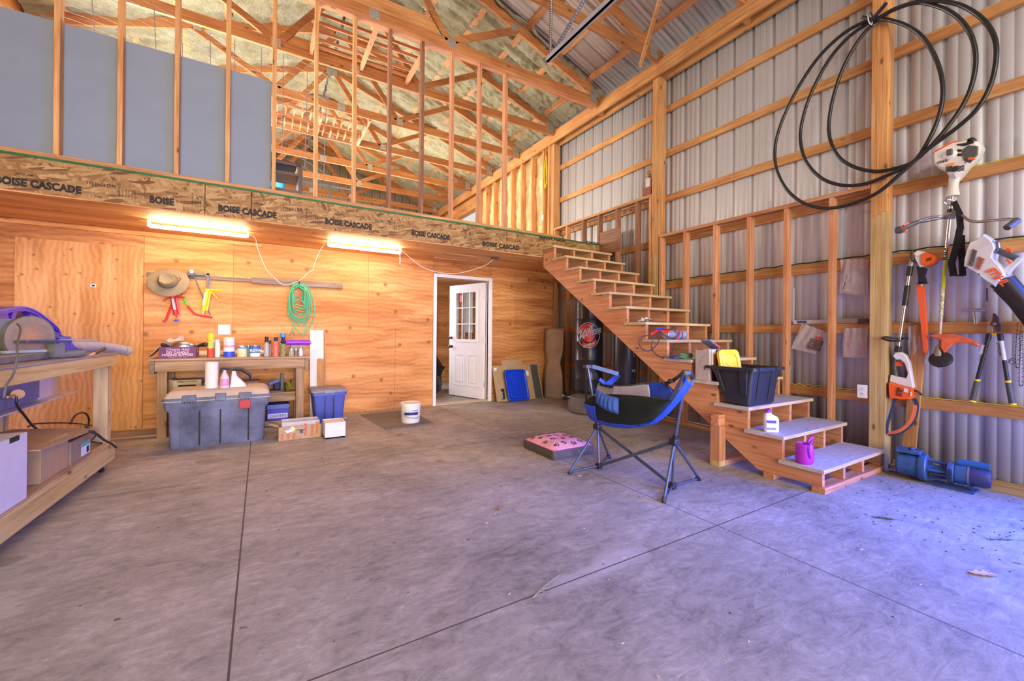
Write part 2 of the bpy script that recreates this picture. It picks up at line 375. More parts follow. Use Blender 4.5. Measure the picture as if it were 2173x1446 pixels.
# door frame, door, threshold
dr = MB().box(2.346, YB-.025, 0, 2.40, YB+.10, 2.118).box(3.345, YB-.025, 0, 3.405, YB+.10, 2.118).box(2.40, YB-.025, DZ, 3.345, YB+.10, 2.118)
door_frame = struct('trim_2', dr, WHITE, bev=.006)
struct('trim_3', MB().box(2.40, YB-.02, 0, 3.345, YB+.12, .028), plain('door_sill', (.55, .42, .27), .5), bev=.004)
# door slab: hinged on the right jamb, opened into the back room
hx, hy = 3.325, YB+.11; ang = math.atan2(7.36-hy, 3.03-hx)
DW = .90
d_ex = Vector((math.cos(ang), math.sin(ang), 0)); d_n = Vector((-math.sin(ang), math.cos(ang), 0))*-1
if d_n.dot(Vector((0, 0, 0))-Vector((hx, hy, 0))) < 0: d_n = -d_n
RD3 = Matrix((d_ex, d_n, Vector((0, 0, 1)))).transposed()
def dpt(u, n, z): return Vector((hx, hy, 0))+d_ex*u+d_n*n+Vector((0, 0, z))
def dbox(mb, u0, u1, n0, n1, z0, z1): return mb.obox(dpt((u0+u1)/2, (n0+n1)/2, (z0+z1)/2), abs(u1-u0), abs(n1-n0), abs(z1-z0), RD3)
dm = MB()
gu0, gu1, gz0, gz1 = .17, .73, 1.02, 1.90
for a in ((0, DW, 0, gz0), (0, DW, gz1, 2.03), (0, gu0, gz0, gz1), (gu1, DW, gz0, gz1)): dbox(dm, a[0], a[1], -.022, .022, a[2]+.02, a[3]+.02)
door = struct('door_1', dm, WHITE, bev=0)
fr = MB()
for n0, n1 in ((.022, .036), (-.036, -.022)):
    for a in ((gu0-.03, gu0+.02, gz0-.03, gz1+.03), (gu1-.02, gu1+.03, gz0-.03, gz1+.03), (gu0+.02, gu1-.02, gz0-.03, gz0+.02), (gu0+.02, gu1-.02, gz1-.02, gz1+.03)): dbox(fr, a[0], a[1], n0, n1, a[2]+.02, a[3]+.02)
    for k in (1, 2):
        u = gu0+(gu1-gu0)*k/3; dbox(fr, u-.009, u+.009, n0, n1*.9, gz0+.04, gz1); z = gz0+(gz1-gz0)*k/3; dbox(fr, gu0+.02, gu1-.02, n0, n1*.9, z+.012, z+.03)
part('glazing_frame', fr, WHITE, door)
GLASS = plain('clear_glass', (.9, .95, .95), .03, var=.01, trans=1.0)
part('glass', dbox(MB(), gu0, gu1, -.004, .004, gz0+.02, gz1+.02), GLASS, door)
part('warning_sticker', dbox(MB(), .55, .64, .005, .0065, 1.74, 1.86), REDP, door)
part('paper_notice', dbox(MB(), .30, .50, -.0075, -.006, 1.18, 1.90), plain('notice_paper', (.82, .81, .80), .8, var=.15, sc=60), door)
for u0, u1 in ((.15, .40), (.50, .75)):
    pm = MB()
    for a in ((u0, u0+.012, .22, .78), (u1-.012, u1, .22, .78), (u0, u1, .22, .232), (u0, u1, .768, .78), (u0+.05, u1-.05, .28, .72)): dbox(pm, a[0], a[1], .022, .030, a[2], a[3])
    part('moulded_panel', pm, WHITE, door, bev=.002)
for z, r in ((.92, .028), (1.08, .024)):
    kb = MB().lathe([(.0, 0), (r*1.1, .0), (r*1.1, .008), (.012, .012), (.012, .035), (r, .045), (r, .06), (.0, .068)], dpt(DW-.065, .022, z), 16, Matrix((d_ex, Vector((0, 0, 1)), d_n)).transposed())
    part('door_knob' if z < 1 else 'deadbolt', kb, plain('bronze', (.10, .08, .06), .3, .9), door)
for z in (.28, 1.05, 1.80):
    part('hinge', MB().box(3.312, YB+.098, z-.05, 3.345, YB+.112, z+.05).tube([(3.318, YB+.105, z-.055), (3.318, YB+.105, z+.055)], .008, 8), STEEL, door)
# room behind the door
struct('wall_room', MB().box(2.0, 9.4, 0, 4.85, 9.45, 2.34), ply('ply_room', tone=1.05))
struct('wall_room', MB().box(1.55, YB+.06, 0, 1.6, 9.4, 2.34), ply('ply_room', tone=1.05))
for k in range(5):
    y = 6.75+.5*k
    tag(part('room_stud', MB().box(1.60, y, .04, 1.69, y+.038, 2.28), lum(2)), '%s bare stud from the doorway along the back room wall' % ORD[k], 'stud', 'studs seen through the doorway')
for k in range(4):
    x = 2.15+.42*k
    tag(part('room_stud', MB().box(x, 9.31, .04, x+.038, 9.399, 2.28), lum(2)), '%s bare stud from the left on the far wall behind the doorway' % ORD[k], 'stud', 'far studs behind the doorway')
# loft deck, soffit and rim beam ---------------------------------
YF = 5.08
SOF = ply('ply_soffit', True, 1.0, d=(.62, .28, .09), m_=(.82, .43, .16), l=(.92, .56, .26), axis='x')
struct('ceiling', MB().box(-2.55, YF+.03, 2.316, 4.72, YB, 2.33), SOF)
struct('floor_loft', MB().box(-2.55, YF+.035, 2.612, 4.85, 13.4, 2.634), osb('osb_floor', [((12, 30, 12), (0, 0, .3)), ((30, 12, 12), (0, 0, 1.1))]))
struct('ceiling', MB().box(-2.55, YB+.05, 2.34, 4.85, 13.4, 2.36), SOF)
OSBM = osb('osb_beam', [((9, 9, 36), (0, .35, 0)), ((10, 9, 38), (0, -.8, 0)), ((11, 9, 42), (0, 1.1, 0)), ((9, 9, 45), (0, -.2, 0))], .62)
beam = thing('rim_board', 'long printed oriented-strand rim board along the loft edge', 'beam', (1.0, YF, 2.316))
for x0, x1 in ((-2.55, -.49), (-.485, -.10), (-.095, 2.95), (2.955, 4.70)):
    part('board', MB().box(x0, YF, 2.316, x1, YF+.028, 2.612), OSBM, beam, bev=.0015)
part('green_edge', MB().box(-2.55, YF-.004, 2.612, 4.70, YF+.034, 2.632), plain('green_paint', (.008, .10, .025), .6, var=.3), beam, label='green painted subfloor edge')
part('brown_lower_edge', MB().box(-2.55, YF-.003, 2.306, 3.55, YF+.03, 2.316), PW, beam)
def beamtext(s, px, py, size, bold=.0022, flip=False, **k):
    p = P(px, py, 1, YF-.0008)
    r = (-1, 0, 0) if flip else (1, 0, 0); u = (0, 0, -1) if flip else (0, 0, 1)
    o = text(s, size, p, r, u, INK, beam, 'printed_lettering', .0004, bold, **k)
    return o
for px, py in ((-12, 387), (463, 447), (690, 474.5), (873, 498.5)): beamtext('BOISE CASCADE', px, py, 0.084, .0052, space=1.05, xs=.79)
beamtext('BOISE', 317, 429, 0.084, .0052, space=1.05, xs=.79)
beamtext('BOISE CASCAD', 1024, 521, 0.080, .0050, space=1.1)
for px, py in ((1198, 508), (1272, 516)): beamtext('BOISE CASCADE' if px < 1250 else 'CASCADE', px, py, .062, .0035, True, space=1.05)
for px, py in ((182, 390), (600, 444), (795, 470)):
    beamtext('11] [6C] [24]', px, py, .036, .0006)
for px, py in ((40, 372), (540, 434), (760, 462), (960, 488), (356, 411)):
    beamtext('VERSA-RIM', px-8, py-2, .022, .0004); beamtext('[1001]', px+60, py+8, .026, .0004)
for px, py in ((255, 418), (410, 437), (652, 466), (838, 488), (990, 507), (1100, 503)):
    p = P(px, py, 1, YF-.0006)
    for i in range(6):
        text('APA RATED 24 EXP1'[:(13, 9, 16, 11, 14, 10)[i]], (.019, .012, .010, .013, .010, .012)[i], p+Vector((i*.021, 0, 0)), (0, 0, 1), (-1, 0, 0), INK, beam, 'printed_lettering', .0003, .0002)
# bottom plate and studs of the open loft partition
pl_ = solo('bottom_plate', MB().box(-2.55, YF+.012, 2.636, 3.95, YF+.10, 2.672), lum(0), 'long flat bottom plate of the loft partition on the rim board', 'plate', bev=.002)
PT = 4.845
for k in range(0, 12):
    x = -1.546+.406*k
    mt = dkw(2) if k in (7, 8) else (lum(2) if k < 9 else red(2))
    nm = '%s upright stud from the left in the loft partition%s' % (ORD[k], ', dark brown' if k in (7, 8) else '')
    solo('partition_stud', MB().box(x, YF+.014, 2.673, x+.038, YF+.10, PT), mt, nm, 'stud', 'studs of the open loft partition', bev=.002)
BB = plain('blue_board', (.20, .232, .28), .75, var=.05, sc=2.5)
bb = solo('foam_board', MB().box(-2.53, YF+.103, 2.674, .072, YF+.128, 3.86), BB, 'pale blue-grey insulation board behind the left partition studs', 'board')
for z in (3.05, 3.30, 3.46, 3.62): part('printed_line', MB().box(-2.5, YF+.1025, z, .06, YF+.103, z+.003), plain('faint_line', (.22, .24, .28), .8), bb)
# ================================================================ FRAMING
GZ = [.651, 1.297, 1.910, 2.530, 3.132, 3.765, 4.387]
GN = ['lowest', 'second lowest', 'third lowest', 'middle', 'third highest', 'second highest', 'highest']
for bi, (y0, y1, where) in enumerate(((-2.4, 1.505, 'right of the coil post'), (1.508, 3.98, 'behind the lower half wall'), (3.983, 6.40, 'behind the upper half wall'))):
    for k, z in enumerate(GZ):
        yy0 = .3 if (bi == 0 and z < 2.3) else y0
        solo('wall_girt', MB().box(XG, yy0, z-.092, XG+.036, y1, z), lum(1), '%s horizontal girt on the siding %s' % (GN[k], where), 'girt', 'horizontal girts on the right wall', bev=.002)
for nm, y0, y1 in (('near the tools, carrying the black pipe coil', 1.449, 1.563), ('at the middle between the two half walls', 3.92, 4.034), ('at the loft edge beside the insulated wall', 6.352, 6.466)):
    t = thing('wall_post', 'tall laminated wooden wall post '+nm, 'post', (4.78, y0, 0), 'laminated posts of the right wall')
    for i in range(3):
        a = y0+(y1-y0)*i/3; b = y0+(y1-y0)*(i+1)/3
        part('lower_ply', MB().box(4.71, a+.0005, 0, XG, b-.0005, 2.28-.02*i), tre(2), t, bev=.0015, label='pale greenish treated lower length')
        part('upper_ply', MB().box(4.71, a+.0005, 2.281-.02*i, XG, b-.0005, 4.765 if nm[0] != 'n' else 4.74), lum(2), t, bev=.0015)
hd = thing('wall_header', 'long doubled header board along the top of the right wall', 'beam', (4.76, 4, 4.75))
for i, (a, b) in enumerate(((-2.4, 1.5), (1.502, 3.93), (3.932, 6.40), (6.402, 13.3))):
    part('inner_board', MB().box(4.668, a, 4.77, 4.706, b, 4.975), lum(1), hd, bev=.002)
    part('outer_board', MB().box(4.815, a, 4.745, 4.853, b, 4.95), lum(1), hd, bev=.002)
for y in (.2, 2.72, 5.12, 7.5, 8.7): part('block', MB().box(4.707, y, 4.775, 4.814, y+.04, 4.95), lum(0), hd)
# half walls by the stairs
def half_wall(name, label, y0, y1, zt, studs, mfn, zb=.04):
    solo(name, MB().box(4.705, y0, zt-.038, 4.80, y1, zt), mfn(1), label, 'plate', bev=.002)
half_wall('half_wall_plate', 'top plate of the lower half wall beside the stairs', 1.567, 3.91, 2.552, 0, red)
half_wall('half_wall_plate', 'top plate of the upper half wall beside the top stairs', 4.04, 6.345, 3.162, 0, lum)
solo('half_wall_plate', MB().box(4.71, 1.567, 0, 4.80, 3.91, .038), lum(1), 'bottom plate of the lower half wall on the concrete under the stairs', 'plate', bev=.002)
LS = [1.85, 2.258, 2.648, 3.06, 3.482, 3.862]
for k, y in enumerate(LS):
    solo('half_wall_stud', MB().box(4.71, y, .039, 4.799, y+.038, 2.513), red(2), '%s stud from the left in the lower half wall behind the stairs' % ORD[len(LS)-1-k], 'stud', 'studs of the lower half wall', bev=.002)
US = [4.045, 4.30, 4.705, 5.11, 5.50, 5.94, 6.30]
for k, y in enumerate(US):
    solo('half_wall_stud', MB().box(4.71, y, .039, 4.799, y+.038, 3.123), dkw(2) if 0 < k < 5 else lum(2), '%s%s stud from the left in the upper half wall' % ('dark ' if 0 < k < 5 else '', ORD[len(US)-1-k]), 'stud', 'studs of the upper half wall', bev=.002)
solo('guard_board', MB().box(4.695, 4.62, 2.46, 4.709, 5.08, 2.82), dkw(1), 'dark reddish board at the top of the stairs beside the rim board', 'board', bev=.002)
solo('leaning_stud', MB().bar(P(1928, 968, 0, 4.835), P(1955, 690, 0, 4.835), .085, .036, (1, 0, 0)), lum(2), 'wooden stud leaning on the siding behind the orange pole saw', 'stud', bev=.002)
# cables along girts
CABY = plain('yellow_cable', (.62, .52, .03), .5); CABK = plain('black_cable', (.015, .015, .015), .5)
def cable(label, z, y0, y1, m, dx=0, amp=.006, r=.0045):
    pts = [(XG-.006+dx, y0+(y1-y0)*i/40, z+r+amp*math.sin(i*1.7)**2) for i in range(41)]
    return solo('electric_cable', MB().tube(pts, r, 6), m, label, 'cable')
cable('yellow cable lying on the girt below the saw and lopper handles', .651, (.32 if True else 0), 1.44, CABY)
cable('yellow cable stapled along the girt behind the trimmer engine', 2.530, -2.3, 1.44, CABY, .012)
cable('yellow cable on the girt above the hedge trimmer and blower', 1.910, .32, 3.9, CABY, .012)
cable('black cable running beside the yellow one above the blower', 1.918, .32, 3.9, CABK, -.002, .012, .006)
cable('yellow cable on the low girt behind the stair treads', .651, 1.58, 3.3, CABY, -.02, .02)
# trusses ---------------------------------------------------------
RX = 1.12
def rz(x): return 5.0+.342*(3.48-abs(x-RX))
TM = truss_m(); TY = [2.7, 3.9, 5.105, 6.3, 7.5, 8.7, 9.9, 11.1, 12.3]
def make_truss(y, label, z0=4.884):
    t = thing('roof_truss', label, 'truss', (RX, y, z0), 'roof trusses')
    xe = 4.66; T = .038
    def bd(a, b, h): return MB().bar((a[0], y+T/2, a[1]), (b[0], y+T/2, b[1]), T, h, (0, 0, 1))
    part('bottom_chord', MB().box(RX-3.55, y, z0, xe, y+T, z0+.135), TM, t, bev=.0015)
    for s in (1, -1):
        ct = math.cos(math.atan(.342)); o = .07/ct
        e = RX+s*3.62; part('top_chord', bd((e, rz(e)+o), (RX+s*.012, rz(RX)+o), .14), TM, t, bev=.0015)
        j1 = RX+s*.99; j2 = RX+s*1.95
        part('web', bd((j1, z0+.12), (j2+s*.05, rz(j2)+.02), .085), TM, t, bev=.0015)
        part('web', bd((j1-s*.05, z0+.12), (RX+s*.05, rz(RX)+.0), .085), TM, t, bev=.0015)
        for (ga, gb, gc, gd) in ((j1-.055, z0+.03, j1+.055, z0+.14), (RX+s*3.45-.07, z0+.03, RX+s*3.45+.07, z0+.22), (j2-.05, rz(j2)-.015, j2+.05, rz(j2)+.075)):
            gp = MB()
            for yy in (y-.0012, y+T+.0012): gp.box(ga, yy-.0008, gb, gc, yy+.0008, gd)
            part('gusset_plate', gp, GALV, t)
    for (ga, gb, gc, gd) in ((RX-.06, z0+.01, RX+.06, z0+.125), (RX-.10, rz(RX)-.06, RX+.10, rz(RX)+.12)):
        gp = MB()
        for yy in (y-.0012, y+T+.0012): gp.box(ga, yy-.0008, gb, gc, yy+.0008, gd)
        part('gusset_plate', gp, GALV, t)
    return t
TL = ['roof truss nearest the camera above the black pipe coil', 'roof truss bearing above the middle wall post', 'roof truss standing on the open stud partition of the loft'] + \
     ['%s roof truss behind the open stud partition' % ORD[k] for k in range(6)]
for y, l in zip(TY, TL): make_truss(y, l, 4.93 if y < 4 else 4.884)
solo('partition_top_plate', MB().box(-2.5, YF+.012, 4.846, 4.6, YF+.10, 4.883), red(0), 'pinkish top plate of the loft partition under its truss', 'plate', bev=.002)
# purlins
pk = 0
for s in (1, -1):
    for k in range(6):
        x = RX+s*(3.31-.577*k); z = rz(x)+.149+.019
        d = Vector((1, 0, -s*.342)).normalized(); R = Matrix((d, Vector((0, 1, 0)), d.cross(Vector((0, 1, 0))))).transposed()
        solo('roof_purlin', MB().obox((x, 5.4, z), .088, 16.0, .037, R), wood('purlin_wood', 1, (.40, .17, .06), (.58, .29, .12), (.74, .40, .19)), '%s purlin from the %s eave across the roof trusses' % (ORD[k], 'right' if s > 0 else 'left'), 'purlin', 'roof purlins', bev=.0)
for s in (1, -1):
    def rf(t, d, q, s=s):
        x = RX+s*(4.05*q); return (x, t, rz(x)+.149+.041+d)
    struct('roof', sheet(rib_profile(-2.6, 13.4, 3.72), rf), ROOFM, solid=.001, ang=6)
# spray foam under the loft roof and on the loft wall
def foam_mat():
    m, nt, b = _base('spray_foam'); v = coords(nt); a = noi(nt, v, 5, 5, .6); f = noi(nt, coords(nt, (1, 1.8, 1)), 34, 5, .75)
    col = ramp(nt, a, [(.30, (.44, .41, .24)), (.50, (.62, .60, .40)), (.70, (.72, .72, .56))])
    mu = noi(nt, v, 1.3, 3); col = mix(nt, ramp(nt, mu, [(.52, (0, 0, 0)), (.68, (.55, .55, .55))]), col, (.50, .50, .42))
    nt.links.new(col, b.inputs['Base Color']); b.inputs['Roughness'].default_value = .8; bump(nt, b, mix(nt, .5, f, noi(nt, v, 12, 6, .75)), 1.0, .16); return m
FOAM = foam_mat()
def foam_h(u, v):
    rid = 1-abs(noise.noise(Vector((u*1.1, v*7.5, 3.1)))*2.2)
    return .050*rid + .050*noise.noise(Vector((u*3.2, v*6.0, 8))) + .024*noise.noise(Vector((u*13, v*22, 1)))
for s in (1, -1):
    def ff(a, b, s=s):
        L = .02+3.62*a; y = 5.02+.05*noise.noise(Vector((a*9, 0, 5)))*(1-b)+7.9*b; x = RX+s*L
        kk = (3.31-L)/.577; near = abs(kk-round(kk))*.577
        h = foam_h(L, y) + .012 - .042*math.exp(-(near/.055)**2)*(.6+.8*noise.noise(Vector((L*3, y*5, 9))))
        ty = min(abs(y-q-.019) for q in TY); h += .035*max(0, 1-ty/.09)*(.6+.8*noise.noise(Vector((L*2, y, 2))))
        return Vector((x, y, rz(x)+.185-.9*h-.012))
    tag(part('spray_foam', MB().grid(ff, 170, 420), FOAM, ang=180), 'lumpy cream spray foam under the %s roof slope of the loft' % ('right' if s > 0 else 'left'), 'insulation', kind='stuff')
def fw(a, b):
    y = 6.47+3.27*a; z = 2.65+2.10*b; h = .05*noise.noise(Vector((y*7, z*2.0, 4)))+.02*noise.noise(Vector((y*16, z*9, 4)))
    kk = (y-6.71)/.405; near = abs(kk-round(kk))*.405
    return Vector((4.83-.02+h*.9+.03*max(0, 1-near/.06), y, z))
tag(part('spray_foam', MB().grid(fw, 130, 60), plain('wall_foam', (.60, .50, .27), .8, var=.22, sc=6, bmp=.5), ang=180), 'yellowish foam filling the loft wall bays between studs', 'insulation', kind='stuff')
for k in range(8):
    y = 6.69+.405*k
    solo('loft_wall_stud', MB().box(4.71, y, 2.636, 4.853, y+.038, 4.768), wood('warm_stud', 2, (.50, .19, .05), (.74, .36, .13), (.88, .52, .24)), '%s stud left of the loft-edge post in the foam-filled wall' % ORD[k], 'stud', 'studs of the insulated loft wall', bev=.002)
solo('corner_stud', MB().box(4.69, 6.468, 2.636, 4.80, 6.52, 4.768), lum(2), 'pale stud fixed against the loft-edge post', 'stud', bev=.002)
# loft window on the right wall
wf = MB().box(4.72, 9.70, 4.42, 4.89, 11.0, 4.47).box(4.72, 9.70, 3.25, 4.89, 11.0, 3.30).box(4.72, 9.70, 3.30, 4.89, 9.75, 4.42).box(4.72, 10.95, 3.30, 4.89, 11.0, 4.42)
struct('window_1', wf, lum(1))
struct('wall_right', MB().box(4.80, 9.70, 4.47, 4.86, 11.0, 4.77).box(4.80, 9.70, 2.63, 4.86, 11.0, 3.25), lum(1))
struct('wall_right', MB().box(4.80, 11.0, 2.63, 4.86, 13.4, 4.77), ply('ply_room'))
# gable wall far
GA = siding_mat('gable_siding', (.62, .58, .52))
struct('wall_gable', sheet(rib_profile(-2.6, 4.9, 1.0), lambda t, d, s: (t, 12.9+d, 2.6+s*(rz(t)+.15-2.6))), GA, solid=.001, ang=6)
for k, z in enumerate((3.3, 3.95, 4.6)):
    solo('gable_girt', MB().box(-2.5, 12.86, z, 4.8, 12.895, z+.09), lum(0), '%s orange-lit girt from below on the far gable wall' % ORD[k], 'girt', 'girts of the far gable wall')
# boards and slatted racks lying on the chords
def rack(y0, y1, x0, x1, z, n, label, teeth=False):
    t = thing('slatted_rack', label, 'rack', ((x0+x1)/2, y0, z))
    for k in range(3):
        x = x0+(x1-x0)*k/2; part('rail', MB().box(x-.019, y0, z, x+.019, y1, z+.085), red(1), t, bev=.0015)
    for k in range(n):
        y = y0+.05+(y1-y0-.12)*k/(n-1); part('slat', MB().box(x0-.02, y, z+.086, x1+.02, y+.022, z+.125), red(0), t, bev=.001)
    if teeth:
        for k in range(12):
            x = x0+(x1-x0)*(k+.5)/12; part('peg', MB().box(x, y0+.1, z-.07, x+.016, y0+.36, z-.001), red(1), t); part('peg', MB().box(x, y0+.6, z-.07, x+.016, y0+.86, z-.001), red(1), t)
rack(5.19, 6.29, .55, 1.86, 4.94, 7, 'slatted wooden rack lying across the first two trusses behind the partition')
rack(7.55, 8.68, .12, 1.6, 4.86, 4, 'wooden rack with two rows of pegs under the far trusses', True)
for nm, y, x0, x1, zz, hh in (('wide plank standing on the truss above the partition', 5.145, -.2, 1.93, 5.02, .20), ('wide plank standing behind the slatted rack on the truss chord', 6.34, .0, 2.0, 5.02, .14), ('wide plank above the pegged rack under the far trusses', 8.745, .30, 1.70, 5.02, .2)):
    solo('plank', MB().box(x0, y, zz, x1, y+.038, zz+hh), lum(0), nm, 'plank', bev=.002)
solo('brace_board', MB().bar(P(1412, -40, 1, 2.86), P(1359, 138, 1, 3.82), .085, .037, (0, 1, 0)), lum(2), 'diagonal brace board crossing the truss above the middle post', 'brace', bev=.002)
solo('lateral_brace', MB().box(2.93, 2.72, 5.07, 3.02, 3.93, 5.107), lum(1), 'short lateral brace lying on the near truss chords', 'brace', bev=.002)
# overhead door track with perforated hangers
DT = plain('track_steel', (.40, .42, .50), .4, .2, var=.1)
e = P(1163, 133, 1, 3.72)
t = thing('door_track', 'galvanised overhead door track hung from perforated angle straps', 'track', e)
rl = MB()
for a in ((-.03, -.002, 0, .055), (-.03, .03, .053, .056), (.027, .03, .02, .055), (-.03, .02, 0, .003)): rl.box(e.x+a[0], .3, e.z+a[2], e.x+a[1], e.y, e.z+a[3])
part('rail', rl, DT, t)
for p0, p1 in ((e+Vector((-.02, -.06, .05)), P(1170, -80, 1, 3.75)), (e+Vector((.0, -.05, .05)), P(1262, -40, 1, 3.1))):
    d = (p1-p0); sd = Vector((1, 0, 0)); mb = MB(); dn = d.normalized(); L = d.length; nh = int(L/.028)
    mb.bar(p0+sd*.015, p1+sd*.015, .003, .032, (0, 1, 0)) if abs(dn.y) < .5 else mb.bar(p0+sd*.015, p1+sd*.015, .003, .032)
    mb.bar(p0-sd*.012, p1-sd*.012, .006, .003, (0, 1, 0)); mb.bar(p0+sd*.027, p1+sd*.027, .006, .003, (0, 1, 0))
    hm = MB()
    for i in range(nh): q = p0+dn*(i+.5)*L/nh; hm.obox(q+sd*.006+Vector((0, -.003, 0)), .012, .002, .012)
    st = part('perforated_strap', MB().bar(p0+sd*.006, p1+sd*.006, .036, .003, (0, 1, 0)), plain('strap_steel', (.24, .23, .23), .45, .8), t)
    part('strap_holes', hm, plain('hole_light', (.55, .52, .5), .6), st)
# wire mesh panel hanging in the loft
wm = MB()
def wp(a, b):
    x = -1.75+2.45*a; z = 4.70-.30*a-1.25*b*(.6+.4*a); return Vector((x, 5.75+.25*b+.05*math.sin(a*7), z+.06*math.sin(a*9)))
for i in range(11): wm.tube([wp(i/10, j/12)+Vector((.01*math.sin(i*3), 0, 0)) for j in range(13)], .004, 5)
for j in range(14): wm.tube([wp(i/14, j/13) for i in range(15)], .0026, 5)
solo('wire_mesh', wm, plain('mesh_wire', (.33, .32, .36), .4, .7), 'wire fence panel hanging in the loft above the blue-grey board', 'wire mesh')
# hutch and railing on the loft
a = P(576, 405, 1, 5.75); b = P(642, 350, 1, 5.75); DK = plain('dark_stained_wood', (.06, .025, .018), .4, var=.3)
h0 = MB(); y0, y1 = 5.72, 6.12; z1 = b.z
t = thing('hutch', 'dark open wooden cabinet with rounded top standing in the loft', 'cabinet', ((a.x+b.x)/2, y0, 2.636))
part('frame', MB().box(b.x-.045, y0, 2.636, b.x, y1, z1-.05).tube([(b.x-.022, y0+.02, z1-.06), (b.x-.04, y0+.02, z1-.025), (b.x-.08, y0+.02, z1-.012)], .022, 8), DK, t)
part('frame', MB().box(a.x-.5, y0, 2.636, a.x-.455, y1, z1), DK, t)
part('top', MB().box(a.x-.5, y0, z1-.05, b.x-.06, y1, z1), DK, t, bev=.01)
zs_ = P(610, 369, 1, y0).z; zt_ = P(610, 401, 1, y0).z
part('shelf', MB().box(a.x-.455, y0+.02, zs_, b.x-.046, y1, zs_+.03), DK, t); part('shelf', MB().box(a.x-.455, y0, zt_-.05, b.x-.046, y0+.10, zt_), DK, t)
solo('blue_tarp', MB().grid(lambda u, v: Vector((P(606, 380, 1, 7.2).x-.9+.9*u, 7.2+.03*math.sin(u*18), 2.64+1.0*v)), 24, 4), plain('cyan_tarp', (.04, .36, .85), .5, var=.05), 'bright blue sheet hanging behind the dark loft cabinet', 'tarp', solid=.004)
q0, q1, q2 = P(640, 383, 1, 9.2), P(748, 403, 1, 9.2), P(700, 400, 1, 9.2)
t = thing('railing', 'dark metal handrail standing far back in the loft', 'railing', (q2.x, 9.2, 2.636))
part('rail', MB().tube([(q0.x-1.0, 9.2, q0.z), (q1.x, 9.2, q0.z)], .022, 8), GREYP, t)
part('baluster', MB().box(q2.x-.02, 9.18, 2.636, q2.x+.02, 9.22, q0.z), GREYP, t); part('baluster', MB().box(q1.x-.02, 9.18, 2.636, q1.x+.02, 9.22, q0.z), GREYP, t)
# plant box, outlet etc. on the upper half wall
pb = P(1369, 418, 0, 4.70)
t = thing('planter_box', 'dark red wooden box with a back board on the upper half wall plate', 'box', (4.75, 4.12, 3.163))
part('box', MB().box(4.705, 4.06, 3.163, 4.80, 4.20, 3.28), plain('red_stained_wood', (.28, .09, .06), .7, bmp=.4), t, bev=.003)
part('back_board', MB().box(4.81, 4.065, 3.163, 4.83, 4.20, 3.58).box(4.805, 4.04, 3.163, 4.82, 4.062, 3.60), wood('plain_lumber', 2, RD, RM, RL), t, bev=.003)
t = thing('potted_plant', 'small potted green plant on the dark red wooden box', 'plant', (4.75, 4.13, 3.283))
part('pot', MB().lathe([(.001, 0), (.036, 0), (.045, .13), (.04, .13), (.037, .11), (.001, .11)], (4.752, 4.13, 3.282), 16), plain('pale_pot', (.62, .55, .52), .6), t)
lf = MB()
for i in range(60):
    a_ = random.uniform(0, 6.28); r_ = random.uniform(.005, .05); c_ = Vector((4.752+r_*math.cos(a_)*.8, 4.13+r_*math.sin(a_), 3.41+random.uniform(0, .11)))
    u_ = Vector((random.uniform(-1, 1), random.uniform(-1, 1), random.uniform(-.4, 1))).normalized()*.02; w_ = u_.orthogonal().normalized()*.009
    lf.add([c_, c_+u_*.5+w_, c_+u_, c_+u_*.5-w_], [(0, 1, 2, 3)])
part('foliage', lf, plain('leaf_green', (.05, .16, .05), .6, var=.3), t, solid=.001)
cl = smooth_path([(4.69, 6.59, 4.60), (4.69, 6.63, 4.3), (4.69, 6.60, 4.02), (4.69, 6.555, 4.2), (4.69, 6.565, 4.5)], 8, True)
c2 = [p+Vector((-.005, .012*math.sin(i*.5), -.03)) for i, p in enumerate(cl)]
solo('yellow_wire_coil', MB().tube([(4.69, 6.59, 4.60), (4.69, 6.585, 4.772)], .003, 6).tube(cl, .006, 6, True).tube(c2, .006, 6, True), plain('bright_yellow_cord', (.68, .55, .02), .5), 'yellow cord coil hanging beside the loft-edge post', 'cord')
def outlet(label, c, n, up, w=.07, h=.115, gang=1):
    """n: outward normal; plate centre c"""
    c = Vector(c); n = Vector(n); up = Vector(up); r = up.cross(n).normalized()
    R = Matrix((r, up, n)).transposed()
    t = thing('electric_outlet', label, 'outlet', c)
    part('cover_plate', MB().obox(c+n*.003, w*gang if gang > 1 else w, h, .006, R), plain('outlet_white', (.86, .86, .90), .35, var=.02), t, bev=.002)
    for g_ in range(gang):
        for s in (-1, 1):
            cc = c+r*((g_-(gang-1)/2)*.046)+up*.02*s
            rc = part('receptacle', MB().lathe([(.001, .006), (.0165, .006), (.0165, .008), (.001, .008)], cc, 16, R), plain('outlet_white2', (.80, .80, .84), .4), t)
            part('slots', MB().obox(cc+n*.0085+r*.006+up*.003, .002, .008, .001, R).obox(cc+n*.0085-r*.006+up*.003, .002, .008, .001, R).obox(cc+n*.0085-up*.007, .004, .004, .001, R), INK, rc)
    return t
outlet('white double outlet at the foot of the post beside the stairs', P(1830, 831, 0, 4.703), (-1, 0, 0), (0, 0, 1), .075, .12)
outlet('white four-gang outlet on the plywood above the back workbench', (-.40, YB, 1.185), (0, -1, 0), (0, 0, 1), .062, .125, 2)
outlet('small outlet on a stud of the insulated loft wall', (4.708, 6.70, 3.45), (-1, 0, 0), (0, 0, 1), .05, .10)
# lower plywood floor debris lip / sill plate at the siding foot
solo('sill_plate', MB().box(4.80, .3, 0, 4.893, 1.44, .04).box(4.86, .3, .04, 4.893, 1.44, .07), tre(1), 'treated sill plate along the foot of the siding behind the blue pump', 'sill', bev=.003)
